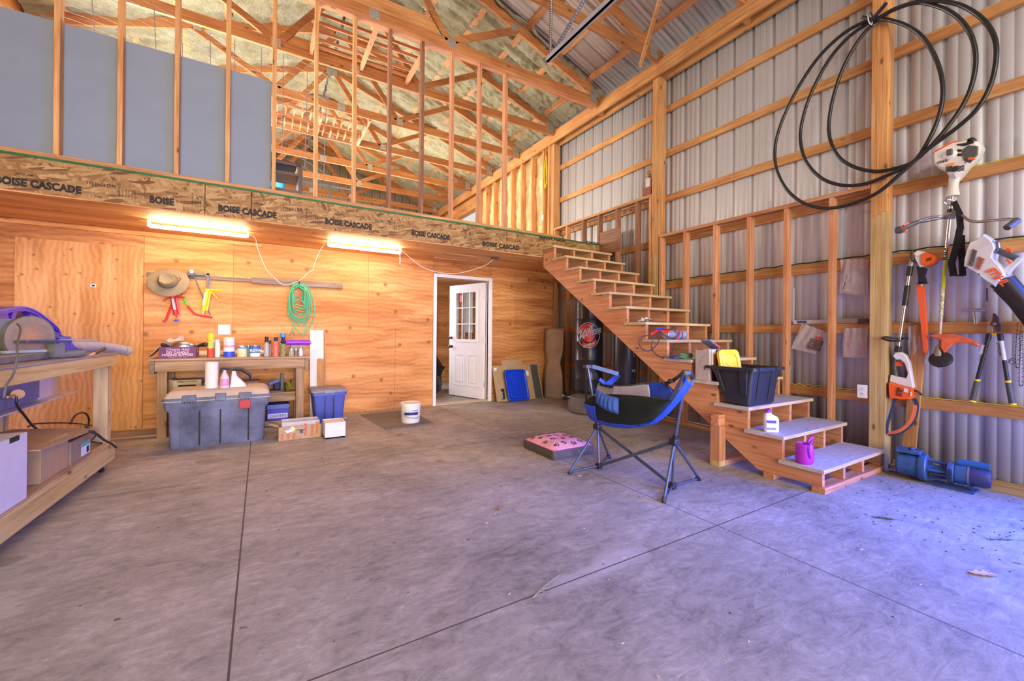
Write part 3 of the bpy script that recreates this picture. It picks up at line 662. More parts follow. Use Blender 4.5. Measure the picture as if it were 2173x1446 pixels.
# ================================================================ STAIRS
RISE, RUN, Y0, Z0 = .188, .279, 1.44, .180
def tread_z(n): return Z0+RISE*(n-1)
def tread_y(n): return Y0+RUN*(n-1)
st = thing('staircase', 'wide open wooden staircase climbing the right wall to the loft', 'stairs', (4.1, 1.44, 0))
TR = osb('tread_board', [((14, 14, 30), (0, 0, .4)), ((30, 14, 30), (0, 0, 1.3)), ((20, 20, 30), (0, 0, 2.2))], 1.25)
for n in range(1, 14):
    y, z = tread_y(n), tread_z(n)
    dust = plain('dusty_tread', (.50, .44, .40), .8, var=.18, sc=22, bmp=.3) if n <= 6 else plain('clean_tread', (.56, .42, .24), .75, var=.18, sc=22, bmp=.3)
    t = part('tread', MB().box(3.555, y, z-.029, 4.695, y+(.318 if n < 13 else .288), z), dust, st, bev=.002)
    part('nosing', MB().box(3.556, y-.001, z-.027, 4.694, y+.002, z-.002), wood('tread_edge', 0, (.48, .30, .13), (.68, .50, .26), (.80, .64, .38), 1.4, False), t)
SX = (3.585, 3.935, 4.285, 4.635)
def stringer(x0, label=None):
    prof = []
    for n in range(1, 14):
        y, z = tread_y(n)+.022, tread_z(n)-.030
        prof += [(y, max(z-RISE, .045) if n > 1 else .045), (y, z)]
    yt = tread_y(13)+.285
    prof += [(yt, tread_z(13)-.030)]
    # underside: parallel to the nosing line
    def low(yy): return .045+(yy-1.93)*(RISE/RUN)
    prof += [(yt, low(yt)+.0), (1.93, .045)]
    return MB().prism([(x0, y, z) for y, z in prof], (0, 0, 0), (.038, 0, 0))
STR = wood('stringer_fir', 1, (.46, .18, .075), (.68, .32, .15), (.82, .45, .24), .8)
for x in SX: part('stringer', stringer(x), STR, st, bev=.0015)
part('skid', MB().box(3.575, 1.44, 0, 4.68, 1.53, .044), red(0), st, bev=.002)
part('skid', MB().box(3.575, 1.80, 0, 4.68, 1.885, .044), red(0), st, bev=.002)
for x0 in (3.50,):
    sp = part('support_post', MB().box(3.49, 2.215, .05, 3.58, 2.305, .36), red(2), st, bev=.002)
    part('post_foot', MB().box(3.49, 2.215, 0, 3.58, 2.305, .05), tre(2), sp, bev=.002)
part('support_post', MB().box(3.99, 2.215, .045, 4.03, 2.305, .36), red(2), st, bev=.002)
part('support_post', MB().box(4.61, 2.215, .045, 4.65, 2.305, .36), red(2), st, bev=.002)
part('cross_plate', MB().box(3.582, 2.215, 0, 4.66, 2.305, .044), red(0), st, bev=.002)
part('cross_beam', MB().box(3.49, 2.225, .361, 3.584, 2.30, .46), red(0), st, bev=.002)
# ================================================================ THINGS AT THE BACK WALL
def cyl(mb, a, b, r, n=16): return mb.tube([a, b], r, n)
def lamp(label, x0, x1, y, ztop):
    t = thing('tube_light', label, 'lamp', ((x0+x1)/2, y, ztop), 'tube lights under the loft')
    part('housing', MB().box(x0, y-.012, ztop-.012, x1, y+.012, ztop-.001).box(x0-.02, y-.02, ztop-.078, x0+.004, y+.02, ztop-.001).box(x1-.004, y-.02, ztop-.078, x1+.02, y+.02, ztop-.001), WHITE, t, bev=.002)
    d = MB().tube([(x0+.006, y, ztop-.062), (x1-.006, y, ztop-.062)], .019, 14)
    part('diffuser', d, plain('glowing_diffuser', (1, .95, .85), .4, var=.01, emit=((1, .76, .46), 80)), t)
lamp('left glowing white tube light under the loft ceiling', -1.0, -.15, 5.64, 2.315)
lamp('right glowing white tube light under the loft ceiling', .71, 1.60, 5.64, 2.315)
WC = plain('white_cord', (.82, .80, .78), .5)
def cord(label, px, yy, r=.004, m=None, ends=None, cat='cord'):
    pts = [P(x, y, 1, yy) for x, y in px]; return solo('hanging_cord', MB().tube(smooth_path(pts, 6), r, 6), m or WC, label, cat)
cord('white cord drooping from the left tube light to the coiled green hose', [(524, 497), (541, 505), (546, 525), (562, 566), (575, 583), (602, 605), (625, 600), (640, 592), (655, 578), (664, 573), (667, 560), (680, 530), (690, 519)], 5.66)
cord('white cord hanging from the right tube light across to the ceiling socket', [(850, 530), (862, 540), (893, 565), (930, 578), (965, 581), (1000, 574), (1030, 563), (1046, 552)], 5.62)
cord('short white pull cord hanging at the right end of the tube light', [(848, 531), (849, 545), (848.5, 560)], 5.60, .006)
solo('ceiling_socket', MB().box(2.96, 5.50, 2.295, 3.07, 5.58, 2.3155), GREYP, 'dark square socket box on the plywood ceiling', 'socket', bev=.003)
solo('ceiling_batten', MB().box(2.22, 5.98, 2.298, 2.74, 6.02, 2.3155), lum(0), 'longer thin batten on the ceiling nearer the door wall', 'batten', 'battens on the ceiling')
solo('ceiling_batten', MB().box(2.22, 5.58, 2.298, 2.70, 5.62, 2.3155), lum(0), 'thin batten on the ceiling nearer the loft edge', 'batten', 'battens on the ceiling')
# rail boards with hanging tools
OLD = wood('weathered_grey_wood', 0, (.16, .12, .10), (.27, .215, .18), (.38, .31, .27), 1.3)
solo('rail_board', MB().box(-1.15, YB-.030, 1.80, -.12, YB-.001, 1.845), OLD, 'thin grey weathered rail board on the left behind the hat', 'board', bev=.003)
solo('rail_board', MB().box(-.12, YB-.042, 1.785, .985, YB-.001, 1.862), OLD, 'thick grey weathered rail board carrying the green hose', 'board', bev=.003)
t = thing('felt_hat', 'olive brown wide-brimmed felt hat on the left end of the rail', 'hat', (-.944, 6.20, 1.75))
HF = plain('olive_felt', (.29, .235, .145), .9, var=.10, sc=12, bmp=.5)
hc = Vector((-.935, 6.24, 1.737)); hn = Vector((-.10, -.95, .28)).normalized(); hr = Vector((1, -.1, 0)); hr = (hr-hn*hr.dot(hn)).normalized(); hu = hn.cross(hr)*1
if hu.z < 0: hu = -hu
RH = Matrix((hr, hu, hn)).transposed()
def hat_ring(r, z, k=1.0):
    return [hc+RH@Vector((math.cos(a)*r*1.04, math.sin(a)*r*.92*k, z+.016*math.cos(2*a)*(r/.19)**3)) for a in [2*PI*i/40 for i in range(40)]]
mb = MB().loft([hat_ring(.105, -.004), hat_ring(.185, -.012), hat_ring(.192, -.006), hat_ring(.186, 0), hat_ring(.14, .002), hat_ring(.098, .01), hat_ring(.092, .02)], cap=False)
part('brim', mb, HF, t, ang=60)
def crown(r, z, pinch):
    out = []
    for i in range(40):
        a = 2*PI*i/40; q = 1-.22*pinch*math.exp(-((a-PI)/.5)**2)*1.0
        out.append(hc+RH@Vector((math.cos(a)*r*1.0*q, math.sin(a)*r*.92*(1-.12*pinch*max(0, -math.cos(a))), z)))
    return out
mb = MB().loft([crown(.094, .008, 0), crown(.090, .05, .3), crown(.082, .09, .7), crown(.074, .105, 1), crown(.066, .104, 1), crown(.052, .086, 1), crown(.02, .082, 1)], cap=True)
part('crown', mb, HF, t, ang=60)
part('cord_band', MB().tube([p*.985+hc*.015 for p in crown(.0965, .022, 0)], .004, 6, True).tube([hc+RH@Vector((.10, .0, .02)), hc+RH@Vector((.118, .04, .025)), hc+RH@Vector((.095, .062, .02))], .004, 6), plain('hat_cord', (.10, .07, .05), .8), t)
def at(px, py, y=6.30): return P(px, py, 1, y)
# bow saw
t = thing('bow_saw', 'red and green bent-handled bow saw hanging from the rail', 'saw', at(420, 620))
part('frame', MB().tube(smooth_path([at(384, 619), at(397, 648), at(412, 665), at(425, 670), at(445, 673), at(451, 675)], 6), .0115, 10), REDP, t)
part('green_sleeve', MB().tube([at(387, 627, 6.298), at(397.5, 649, 6.298)], .0125, 10), plain('green_band', (.07, .62, .04), .45), t)
part('blade', MB().bar(at(411, 585), at(446, 669), .003, .014), GREYP, t)
part('blade_holder', MB().obox(at(405, 581, 6.28), .07, .05, .045, rz=.2).tube([at(396, 588), at(411, 577)], .018, 10), GREYP, t)
# small black clamp head
t = thing('clamp', 'grey steel bar clamp angle hooked over the rail', 'clamp', at(440, 600, 6.29))
part('bar', MB().box(at(412, 0, 6.30).x, 6.292, 1.842, at(451, 0, 6.3).x, 6.304, 1.872).box(at(444, 0).x, 6.292, 1.62, at(450, 0).x, 6.304, 1.872), plain('clamp_steel', (.13, .125, .13), .5, .4), t, bev=.002)
part('screw_head', MB().lathe([(.001, 0), (.02, 0), (.022, .03), (.001, .034)], at(407, 577, 6.27), 12, Matrix.Rotation(PI/2, 3, 'X')), STEEL, t)
# caulking guns
def caulk(label, px, tip, handle, bodym, tubem, tipm, wall=6.27, r=.024):
    a, b = at(*px[0], wall), at(*px[1], wall); t = thing('caulking_gun', label, 'caulking gun', a)
    d = (b-a).normalized()
    part('cradle', MB().tube([a-d*.012, a+d*.012], r*1.15, 16).tube([b-d*.01, b+d*.008], r*1.12, 16).bar(a+Vector((r, .02, 0)), b+Vector((r, .02, 0)), .004, .03), bodym, t)
    ct = part('cartridge', MB().tube([a+d*.01, b-d*.012], r, 20), tubem, t)
    part('nozzle', MB().tube([b, at(*tip, wall)], [r*.4, .004], 10), tipm, t)
    part('rod', MB().tube(smooth_path([at(*q, wall) for q in handle['rod']], 6), .0035, 8), STEEL, t)
    part('handle', MB().tube([at(*q, wall) for q in handle['grip']], [.014, .011, .009][:len(handle['grip'])], 8), bodym, t)
    part('trigger', MB().tube([at(*q, wall) for q in handle['trig']], [.008, .006, .007][:len(handle['trig'])], 8), bodym, t)
    return t, a, d, ct
g2, a_, d_, ct = caulk('yellow caulking gun with a white cartridge hanging from the rail', [(440, 617), (432, 659)], (430, 668), {'rod': [(436, 588), (439, 585), (445, 586), (446, 592), (443, 614)], 'grip': [(438, 615), (455, 616), (472, 617)], 'trig': [(448, 620), (456, 628), (462, 634)]}, YELLOWP, YELLOWP, WHITE)
part('label_strip', MB().bar(a_+d_*.02+Vector((-.014, -.0235, 0)), a_+d_*.19+Vector((-.014, -.0235, 0)), .014, .003, (0, 1, 0)), plain('caulk_label', (.80, .78, .86), .5, var=.2, sc=60), ct)
g3, a_, d_, ct = caulk('red caulking gun with a printed red cartridge under the hat', [(366, 631), (373, 667)], (375, 676), {'rod': [(366, 620), (365, 610), (366, 600)], 'grip': [(366, 629), (380, 630), (392, 632)], 'trig': [(366, 630), (356, 632), (346, 638)]}, REDP, plain('dark_red_cartridge', (.42, .02, .04), .4, var=.2), REDP)
part('label_strip', MB().bar(a_+d_*.02+Vector((.002, -.0245, 0)), a_+d_*.15+Vector((.002, -.0245, 0)), .024, .002, (0, 1, 0)), plain('red_gun_label', (.60, .50, .52), .5, var=.5, sc=90), ct)
part('blue_cap', MB().lathe([(.001, .02), (.012, .02), (.034, 0), (.001, 0)], at(374.5, 682, 6.27), 14), BLUEP, g3)
solo('pry_bar', MB().tube(smooth_path([at(367, 640, 6.31), at(357, 665, 6.31), at(352, 678, 6.31), at(346, 683, 6.30)], 6), [.011]*19, 8), REDP, 'red pry bar hanging slanted beside the red caulking gun', 'tool')
# green hose coil on a hook
t = thing('hose_coil', 'coiled green air hose hanging from the grey rail board', 'hose', at(628, 600, 6.26))
GH = plain('green_hose', (.085, .47, .25), .45, var=.1)
random.seed(3)
for k in range(11):
    l = 611+k*1.1+random.uniform(-1, 1); r_ = 661-k*1.6+random.uniform(-2, 2); top = 603+k*.6; bot = (707, 690, 684, 680, 676, 668, 662, 656, 650, 640, 633)[k]
    if k == 0: l, r_ = 612, 667
    mid = (top+bot)/2; yy = 6.285-.011*(k % 5)
    pts = [at(633, top, yy-.02), at((633+l)/2-3, top+6, yy), at(l, mid-8-k, yy), at(l+2, mid+18, yy), at((l+r_)/2-6, bot-3, yy), at((l+r_)/2+8, bot, yy), at(r_-2, mid+22, yy), at(r_, mid-6-k, yy), at((633+r_)/2+4, top+7, yy)]
    part('hose_loop', MB().tube(smooth_path(pts, 6, True), .0068, 8, True), GH, t)
part('hose_tail', MB().tube(smooth_path([at(623, 690, 6.25), at(621, 702, 6.24), at(618, 716, 6.2)], 5), .0068, 8), GH, t)
part('hose_tail', MB().tube(smooth_path([at(653, 680, 6.25), at(647, 700, 6.24), at(642, 714, 6.2)], 5), .0068, 8), GH, t)
part('red_tie', MB().tube(smooth_path([at(632, 605, 6.24), at(634, 618, 6.23), at(637, 628, 6.23), at(633, 626, 6.22), at(638, 634, 6.22), at(636, 648, 6.23)], 5), .0035, 6), plain('red_twine', (.70, .05, .12), .8), t)
part('hook', MB().tube(smooth_path([at(630, 598, 6.30), at(633, 595, 6.27), at(636, 599, 6.24), at(634, 604, 6.23)], 5), .005, 8), BLACK, t)
# ---- workbench at the back
BF = 5.79
t = thing('workbench', 'rough wooden workbench with a rounded front beam against the plywood wall', 'workbench', (-.25, 6.05, 0))
RW = wood('rough_bench_wood', 0, (.27, .15, .07), (.48, .31, .165), (.64, .46, .28))
RWZ = wood('rough_bench_leg', 2, (.27, .15, .07), (.46, .29, .15), (.60, .41, .24))
prof = [(BF, .72), (BF-.012, .735), (BF-.018, .78), (BF-.012, .825), (BF, .838), (BF+.036, .838), (BF+.036, .72)]
part('front_beam', MB().prism([(-.975, y, z) for y, z in prof], (0, 0, 0), (1.44, 0, 0)), RW, t)
part('end_apron', MB().box(-1.02, BF-.01, .70, -.978, 6.32, .838), wood('rough_bench_y', 1, (.24, .15, .08), (.40, .28, .17), (.55, .41, .26)), t, bev=.003)
part('end_apron', MB().box(.467, BF-.01, .70, .505, 6.32, .838), wood('rough_bench_y', 1, RD, RM, RL), t, bev=.003)
part('top', MB().box(-1.03, BF-.02, .84, .52, 6.335, .861), wood('bench_top', 0, (.30, .19, .10), (.48, .33, .19), (.62, .46, .29)), t, bev=.002)
for x0, y0 in ((-.965, BF+.038), (.375, BF+.038), (-.965, 6.24), (.375, 6.24)): part('leg', MB().box(x0, y0, 0, x0+.088, y0+.088, .719), RWZ, t, bev=.003)
part('shelf', MB().box(-.97, BF+.13, .395, .47, 6.32, .412), RW, t); part('shelf_rail', MB().box(-.876, BF+.128, .30, .374, BF+.165, .394), RW, t, bev=.002)
ZT = .8625
def on(px0, px1, pyb, y): # x-range at depth y
    return P(px0, pyb, 1, y).x, P(px1, pyb, 1, y).x
def hz(px, py, y): return P(px, py, 1, y).z
# candle box with pan
x0, x1 = on(337, 416, 757, 5.86); zt = ZT+.125
t = thing('open_box', 'purple printed cardboard box holding a steel pan on the back bench', 'box', ((x0+x1)/2, 5.96, ZT))
PU = plain('plum_card', (.17, .035, .12), .6, var=.1)
part('box', MB().box(x0, 5.85, ZT, x1, 5.853, zt).box(x0, 6.12, ZT, x1, 6.123, zt).box(x0, 5.853, ZT, x0+.003, 6.12, zt).box(x1-.003, 5.853, ZT, x1, 6.12, zt).box(x0, 5.853, ZT, x1, 6.12, ZT+.003), PU, t)
part('flap', MB().add([(x0, 5.86, zt), (x0, 6.11, zt), (x0-.10, 6.10, zt-.11), (x0-.10, 5.87, zt-.11)], [(0, 1, 2, 3)]), plain('card_inside', (.55, .42, .33), .8), t, solid=.003)
for s, sz, dz, nm in (('Cheane Alair', .040, .085, 1), ('DIY CANDLE', .034, .052, 2), ('MAKING SUPPLIES', .034, .026, 3), ('everything you need for candles', .013, .010, 4)):
    text(s, sz, ((x0+x1)/2, 5.8492, ZT+dz), (1, 0, 0), (0, 0, 1), plain('pale_pink_ink', (.80, .62, .74), .7), t, 'printed_lettering', .0003, .0008 if nm in (2, 3) else 0, 'CENTER', shear=.3 if nm == 1 else 0)
t = thing('pan', 'domed steel pan lying in the purple box with black handles', 'pan', ((x0+x1)/2, 5.98, ZT+.06))
part('dome', MB().lathe([(.128, -.04), (.128, .03), (.120, .065), (.09, .085), (.05, .092), (.0, .093)], (x0+.20, 5.985, ZT+.10), 32), STEEL, t, ang=50)
part('handle', MB().tube(smooth_path([(x0+.33, 5.95, ZT+.13), (x0+.38, 5.92, ZT+.145), (x0+.425, 5.90, ZT+.15)], 4), [.012, .015, .018, .02, .024, .026, .026, .022, .015], 10), BLACK, t)
part('handle', MB().tube(smooth_path([(x0+.08, 5.92, ZT+.12), (x0+.04, 5.90, ZT+.145), (x0+.01, 5.89, ZT+.15)], 4), [.012, .015, .018, .02, .02, .02, .02, .018, .012], 10), BLACK, t)
PLB = plain('clear_plastic_bag', (.80, .74, .72), .18, var=.1, alpha=.42)
def bagsheet(name, label, fn, mat=None, group=None): return tag(part(name, MB().grid(fn, 14, 14), mat or PLB, solid=.0015, ang=180), label, 'bag', group)
bagsheet('plastic_bag', 'crumpled clear plastic bag beside the pan in the purple box', lambda u, v: Vector((x0-.01+.20*u, 6.06+.03*math.sin(u*7+v*3), ZT+.13+.07*v*u+.05*v+.014*math.sin(u*13)*math.cos(v*9))))
def bottle(name, label, px0, px1, pyb, ptop, y, layers, neck=None, cat='bottle', n=20, group=None, mats=None):
    """layers: list of (fraction height end, material, part name)"""
    xa, xb = on(px0, px1, pyb, y); r = (xb-xa)/2; cx = (xa+xb)/2; z0 = ZT; h = hz((px0+px1)/2, ptop, y)-z0
    t = thing(name, label, cat, (cx, y, z0), group); f0 = 0
    for i, (f1, m, pn, prof) in enumerate(layers):
        pts = [(r*a, z0+h*(f0+(f1-f0)*b)) for a, b in prof]
        pts = [(0.0005, pts[0][1])]+pts+[(0.0005, pts[-1][1])]
        part(pn, MB().lathe([(a, b) for a, b in pts], (cx, y, 0), n), m, t); f0 = f1
    return t, cx, r, h
CY_ = [(1, 0), (1, 1)]
lbl = lambda n, c, v=.25: plain(n, c, .5, var=v, sc=55)
bottle('spray_can', 'tall spray can with yellow cap and red-green label on the back bench', 439, 454.5, 756, 708, 5.93, [(.38, lbl('red_label', (.72, .07, .03)), 'can', CY_), (.72, lbl('green_yellow_label', (.55, .60, .08), .5), 'label_band', CY_), (1, YELLOWP, 'cap', [(1, 0), (1, .7), (.8, 1)])], cat='spray can')
bottle('spray_can', 'thin white spray can with a lime stripe beside the yellow-capped can', 455.5, 467.5, 756, 721, 5.93, [(.8, lbl('white_lime', (.75, .78, .66), .2), 'can', CY_), (1, WHITE, 'cap', [(.7, 0), (.7, .8), (.5, 1)])], cat='spray can')
bottle('spray_can', 'slim grey-white can behind the lime-striped can', 452, 458, 755, 722, 6.02, [(.85, lbl('grey_can', (.6, .6, .62)), 'can', CY_), (1, WHITE, 'cap', [(.7, 0), (.6, 1)])], cat='spray can')
bottle('plastic_tub', 'white plastic tub with pink and blue label bands on the back bench', 474, 498, 756, 716, 5.93, [(.28, plain('royal_label', (.03, .08, .62), .5, var=.2, sc=30), 'blue_band', CY_), (.48, WHITE, 'body', CY_), (.60, lbl('pink_band', (.85, .35, .45), .1), 'pink_band', CY_), (.78, lbl('white_print', (.75, .72, .76), .2), 'label', CY_), (1, plain('cream_lid', (.80, .74, .66), .4), 'lid', [(1, 0), (1, .7), (.88, 1)])], cat='tub')
t_, cx, r, h = bottle('paint_can', 'pale yellow paint can left of the royal blue can', 502.5, 524.5, 757, 733.5, 5.92, [(.3, lbl('cream_y', (.72, .64, .30)), 'label_base', CY_), (.72, lbl('pale_y', (.80, .72, .40), .15), 'label', CY_), (.88, lbl('blue_edge', (.12, .30, .55), .4), 'blue_band', CY_), (1, STEEL, 'lid', [(1.03, 0), (1.03, .5), (.9, 1)])], cat='can')
bottle('paint_can', 'small teal can standing behind the two larger paint cans', 522, 532, 756, 733, 6.02, [(.9, lbl('teal', (.05, .42, .36), .3), 'label', CY_), (1, STEEL, 'lid', CY_)], cat='can')
t_, cx, r, h = bottle('paint_can', 'blue and white can printed royal on the back bench', 530, 552.5, 757, 732.5, 5.92, [(.32, WHITE, 'label_base', CY_), (.92, plain('royal_blue', (.06, .16, .48), .5, var=.1), 'label', CY_), (1, STEEL, 'lid', [(1.03, 0), (1.03, .5), (.9, 1)])], cat='can')
text('ROYAL', .040, (cx-.052, 5.92-r-.003, ZT+.062), (1, 0, 0), (0, 0, 1), WHITE, t_, 'lettering', .0003, .001)
BN = [(1, 0), (1, .75), (.45, 1)]
bottle('spray_bottle', 'grey bottle with a black cap right of the royal can', 560, 571, 756, 715, 5.93, [(.72, lbl('grey_label', (.42, .42, .46), .2), 'body', BN), (.9, BLACK, 'collar', [(.45, 0), (.9, .2), (.6, 1)]), (1, BLACK, 'cap', [(.75, 0), (.85, 1)])])
bottle('spray_bottle', 'brown bottle just right of the grey bottle with black cap', 569, 577, 756, 723, 5.97, [(.8, lbl('brown_label', (.33, .20, .12), .4), 'body', BN), (1, BLACK, 'cap', [(.6, 0), (.6, 1)])])
bottle('squeeze_bottle', 'coral pink bottle with a black cap on the back bench', 578.5, 592, 756, 716, 5.93, [(.80, plain('coral', (.88, .16, .10), .4, var=.06), 'body', [(1, 0), (1, .8), (.5, 1)]), (1, BLACK, 'cap', [(.55, 0), (.6, 1)])])
bottle('glue_bottle', 'dark green and black bottle right of the coral bottle', 594, 607.5, 757, 716, 5.92, [(.66, lbl('dark_green_label', (.22, .25, .10), .7), 'body', BN), (.88, BLACK, 'collar', [(.5, 0), (.95, .3), (.55, 1)]), (1, BLACK, 'cap', [(.55, 0), (.6, 1)])])
bottle('glue_bottle', 'bottle with a blue cap behind the dark green bottle', 593, 606.5, 757, 707, 6.02, [(.8, lbl('steel_label', (.35, .38, .5), .4), 'body', BN), (1, plain('sky_cap', (.05, .25, .72), .4), 'cap', [(.95, 0), (1, .5), (.7, 1)])])
for i, (a, b, c, l) in enumerate(((612, 624, (.32, .34, .33), 'left silvery tin of the three under the purple roll'), (624.5, 632, (.25, .17, .09), 'middle brown tin of the three under the purple roll'), (633.5, 643, (.66, .64, .62), 'right white-capped jar of the three under the purple roll'))):
    bottle('small_tin', l, a, b, 756, 740-(i == 2)*2, 5.90, [(.8, lbl('tin_%d' % i, c, .5), 'body', CY_), (1, STEEL, 'lid', [(1.02, 0), (1, 1)])], cat='tin', group='small tins under the purple roll')
xa, xb = on(616, 647, 756, 6.05)
solo('cardboard_box', MB().box(xa, 6.0, ZT, xb, 6.15, ZT+.135), plain('old_card', (.42, .30, .18), .8, bmp=.3), 'brown cardboard box behind the small tins on the back bench', 'box', bev=.004)
p0, p1 = P(608, 720, 1, 5.93), P(659, 724, 1, 5.93); zb = ZT+.137
t = thing('wrapping_roll', 'bright purple film roll lying across the brown box', 'roll', (p0+p1)/2)
part('film', MB().tube([(p0.x, 6.0, zb+.03), (p1.x, 5.97, zb+.03)], .029, 16), plain('violet_film', (.28, .02, .85), .35), t)
part('core', MB().tube([(p0.x-.012, 6.0, zb+.03), (p1.x+.012, 5.97, zb+.03)], .018, 12), plain('violet_core', (.42, .10, .95), .4), t)
xa, xb = on(418, 486, 750, 6.2)
solo('paper_roll', MB().tube([(xa, 6.2, ZT+.034), (P(605, 750, 1, 6.2).x, 6.22, ZT+.034)], .033, 16), plain('cream_paper', (.72, .62, .48), .7), 'long cream paper roll lying along the back of the bench', 'roll')
# under the bench
ZS = .4135
def stuff_box(name, label, px0, px1, y0, y1, z0, h, m, cat='box', **k):
    xa, xb = on(px0, px1, 840, y0); return solo(name, MB().box(xa, y0, z0, xb, y1, z0+h), m, label, cat, bev=.003, **k)
b = stuff_box('cardboard_box', 'yellowish printed cardboard box under the back bench on the left', 366, 427, 6.0, 6.25, ZS, .19, plain('yellow_card', (.55, .43, .22), .8, var=.1))
xa, xb = on(366, 427, 840, 5.999)
for s, z, sz in (('TIMBER FASTENERS', .165, .022), ('3.0 x 131', .065, .034)):
    text(s, sz, ((xa+xb)/2, 5.9985, ZS+z), (1, 0, 0), (0, 0, 1), INK, b, 'lettering', .0003, .0004, 'CENTER')
part('label_bar', MB().box(xa+.05, 5.997, ZS+.105, xb-.05, 5.9989, ZS+.135), INK, b)
stuff_box('carton', 'tan carton behind the printed box under the bench', 357, 366, 6.02, 6.28, ZS, .20, plain('old_card', 0))
stuff_box('parts_case', 'dark green case right of the printed box under the bench', 428, 442, 6.05, 6.25, ZS, .14, plain('dark_green', (.04, .12, .08), .5))
b = stuff_box('white_carton', 'white carton with a board on top on the bench shelf', 492, 545, 6.0, 6.25, ZS, .13, plain('white_card', (.66, .62, .60), .7, var=.06))
xa, xb = on(488, 550, 830, 5.97); solo('board_offcut', MB().box(xa, 5.96, ZS+.131, xb, 6.26, ZS+.147), lum(0), 'thin board offcut lying on the white carton', 'board')
xa, xb = on(573, 612, 830, 5.95)
t = thing('tool_tray', 'open grey tray with black tools on the bench shelf by the right leg', 'tray', ((xa+xb)/2, 6.0, ZS))
part('tray', MB().box(xa, 5.93, ZS, xb-.05, 6.12, ZS+.02), GREYP, t, bev=.005)
part('caulk_tube', MB().tube([(xa-.02, 5.96, ZS+.10), (xa+.13, 6.02, ZS+.15)], .022, 12), plain('slate_blue_tube', (.13, .20, .42), .5), t)
part('black_holder', MB().box(xb-.09, 5.95, ZS+.021, xb-.05, 6.0, ZS+.23).obox((xa+.1, 6.0, ZS+.07), .13, .06, .08, rz=.3), BLACK, t, bev=.004)
part('rag', MB().grid(lambda u, v: Vector((xb-.03+.09*u, 5.95+.12*v, ZS+.05+.06*math.sin(u*5+v*4)+.04*u)), 8, 8), lbl('black_yellow', (.30, .25, .03), .9), t, solid=.004)
xa, xb = on(566, 614, 890, 5.97)
t = thing('shoe_box', 'blue lidded shoe box labelled casters under the back bench', 'box', ((xa+xb)/2, 6.08, 0))
part('box', MB().box(xa+.004, 5.965, .056, xb-.004, 6.24, .20), plain('violet_blue_card', (.045, .045, .42), .6), t, bev=.003)
part('lid', MB().box(xa, 5.96, .201, xb, 6.245, .255), plain('slate_card', (.10, .13, .38), .6), t, bev=.003)
part('paper_label', MB().box(xa+.01, 5.963, .085, xb-.02, 5.9645, .145), plain('label_lilac', (.55, .56, .75), .7), t)
text('CASTERS', .045, (xa+.03, 5.9622, .098), (1, 0, .02), (0, 0, 1), INK, t, 'handwriting', .0003, 0)
solo('carton', MB().box(xa-.02, 5.96, .0, xb, 6.25, .055), plain('old_card', 0), 'flat brown carton under the blue shoe box', 'box', bev=.003)
# ---- toolbox
t = thing('storage_chest', 'long dusty grey-blue plastic tool chest on the concrete', 'chest', (-.36, 5.4, 0))
CH = plain('dusty_blue_grey', (.125, .135, .20), .55, var=.55, sc=4, bmp=.3); CHT = plain('dusty_lid', (.50, .40, .30), .75, var=.12, sc=8)
tx0, tx1, ty0, ty1 = -.765, .035, 5.20, 5.62
def rect(x0, x1, y0, y1, z, r=.03): return [Vector((p.x, p.y, z)) for p in rrect((x0+x1)/2, (y0+y1)/2, x1-x0, y1-y0, r)]
part('body', MB().loft([rect(tx0+.01, tx1-.01, ty0+.01, ty1-.01, 0), rect(tx0, tx1, ty0, ty1, .02), rect(tx0-.01, tx1+.01, ty0-.005, ty1+.01, .36), rect(tx0-.04, tx1+.04, ty0-.03, ty1+.03, .40), rect(tx0-.045, tx1+.045, ty0-.032, ty1+.03, .47)]), CH, t, ang=50)
part('lid', MB().loft([rect(tx0-.055, tx1+.055, ty0-.04, ty1+.04, .472), rect(tx0-.055, tx1+.055, ty0-.04, ty1+.04, .49), rect(tx0-.047, tx1+.047, ty0-.034, ty1+.03, .503)]), CH, t, ang=50)
part('dusty_lid_top', MB().loft([rect(tx0-.045, tx1+.045, ty0-.032, ty1+.03, .5035), rect(tx0-.03, tx1+.03, ty0-.012, ty1+.02, .54), rect(tx0+.0, tx1-.0, ty0+.025, ty1, .565), rect(tx0+.03, tx1-.03, ty0+.05, ty1-.02, .573)]), CHT, t, ang=50)
part('rim_line', MB().loft([rect(tx0-.058, tx1+.058, ty0-.043, ty1+.043, .468), rect(tx0-.058, tx1+.058, ty0-.043, ty1+.043, .475)]), CHT, t)
for fx in (.30, .515, .82): part('groove', MB().box(tx0+fx*.8-.006, ty0-.0105, .02, tx0+fx*.8+.006, ty0+.004, .40), INK, t)
for fx in (.12, .415, .68): part('rib', MB().box(tx0+fx*.8-.002, ty0-.011, .02, tx0+fx*.8+.002, ty0+.004, .40), CH, t)
for fx, m in ((.20, CH), (.78, plain('red_latch', (.42, .015, .03), .5))):
    x = tx0+fx*.8; lt = part('latch', MB().box(x-.055, ty0-.052, .45, x+.055, ty0-.02, .53), CH, t, bev=.006)
    if fx > .5: part('red_tag', MB().box(x-.05, ty0-.056, .365, x+.05, ty0-.034, .452), m, lt, bev=.003)
    for i in range(4): part('slot', MB().box(x-.04+i*.022, ty0-.0535, .457, x-.028+i*.022, ty0-.0515, .468), INK, lt)
part('centre_catch', MB().box(tx0+.37, ty0-.05, .46, tx0+.46, ty0-.02, .535), CH, t, bev=.005)
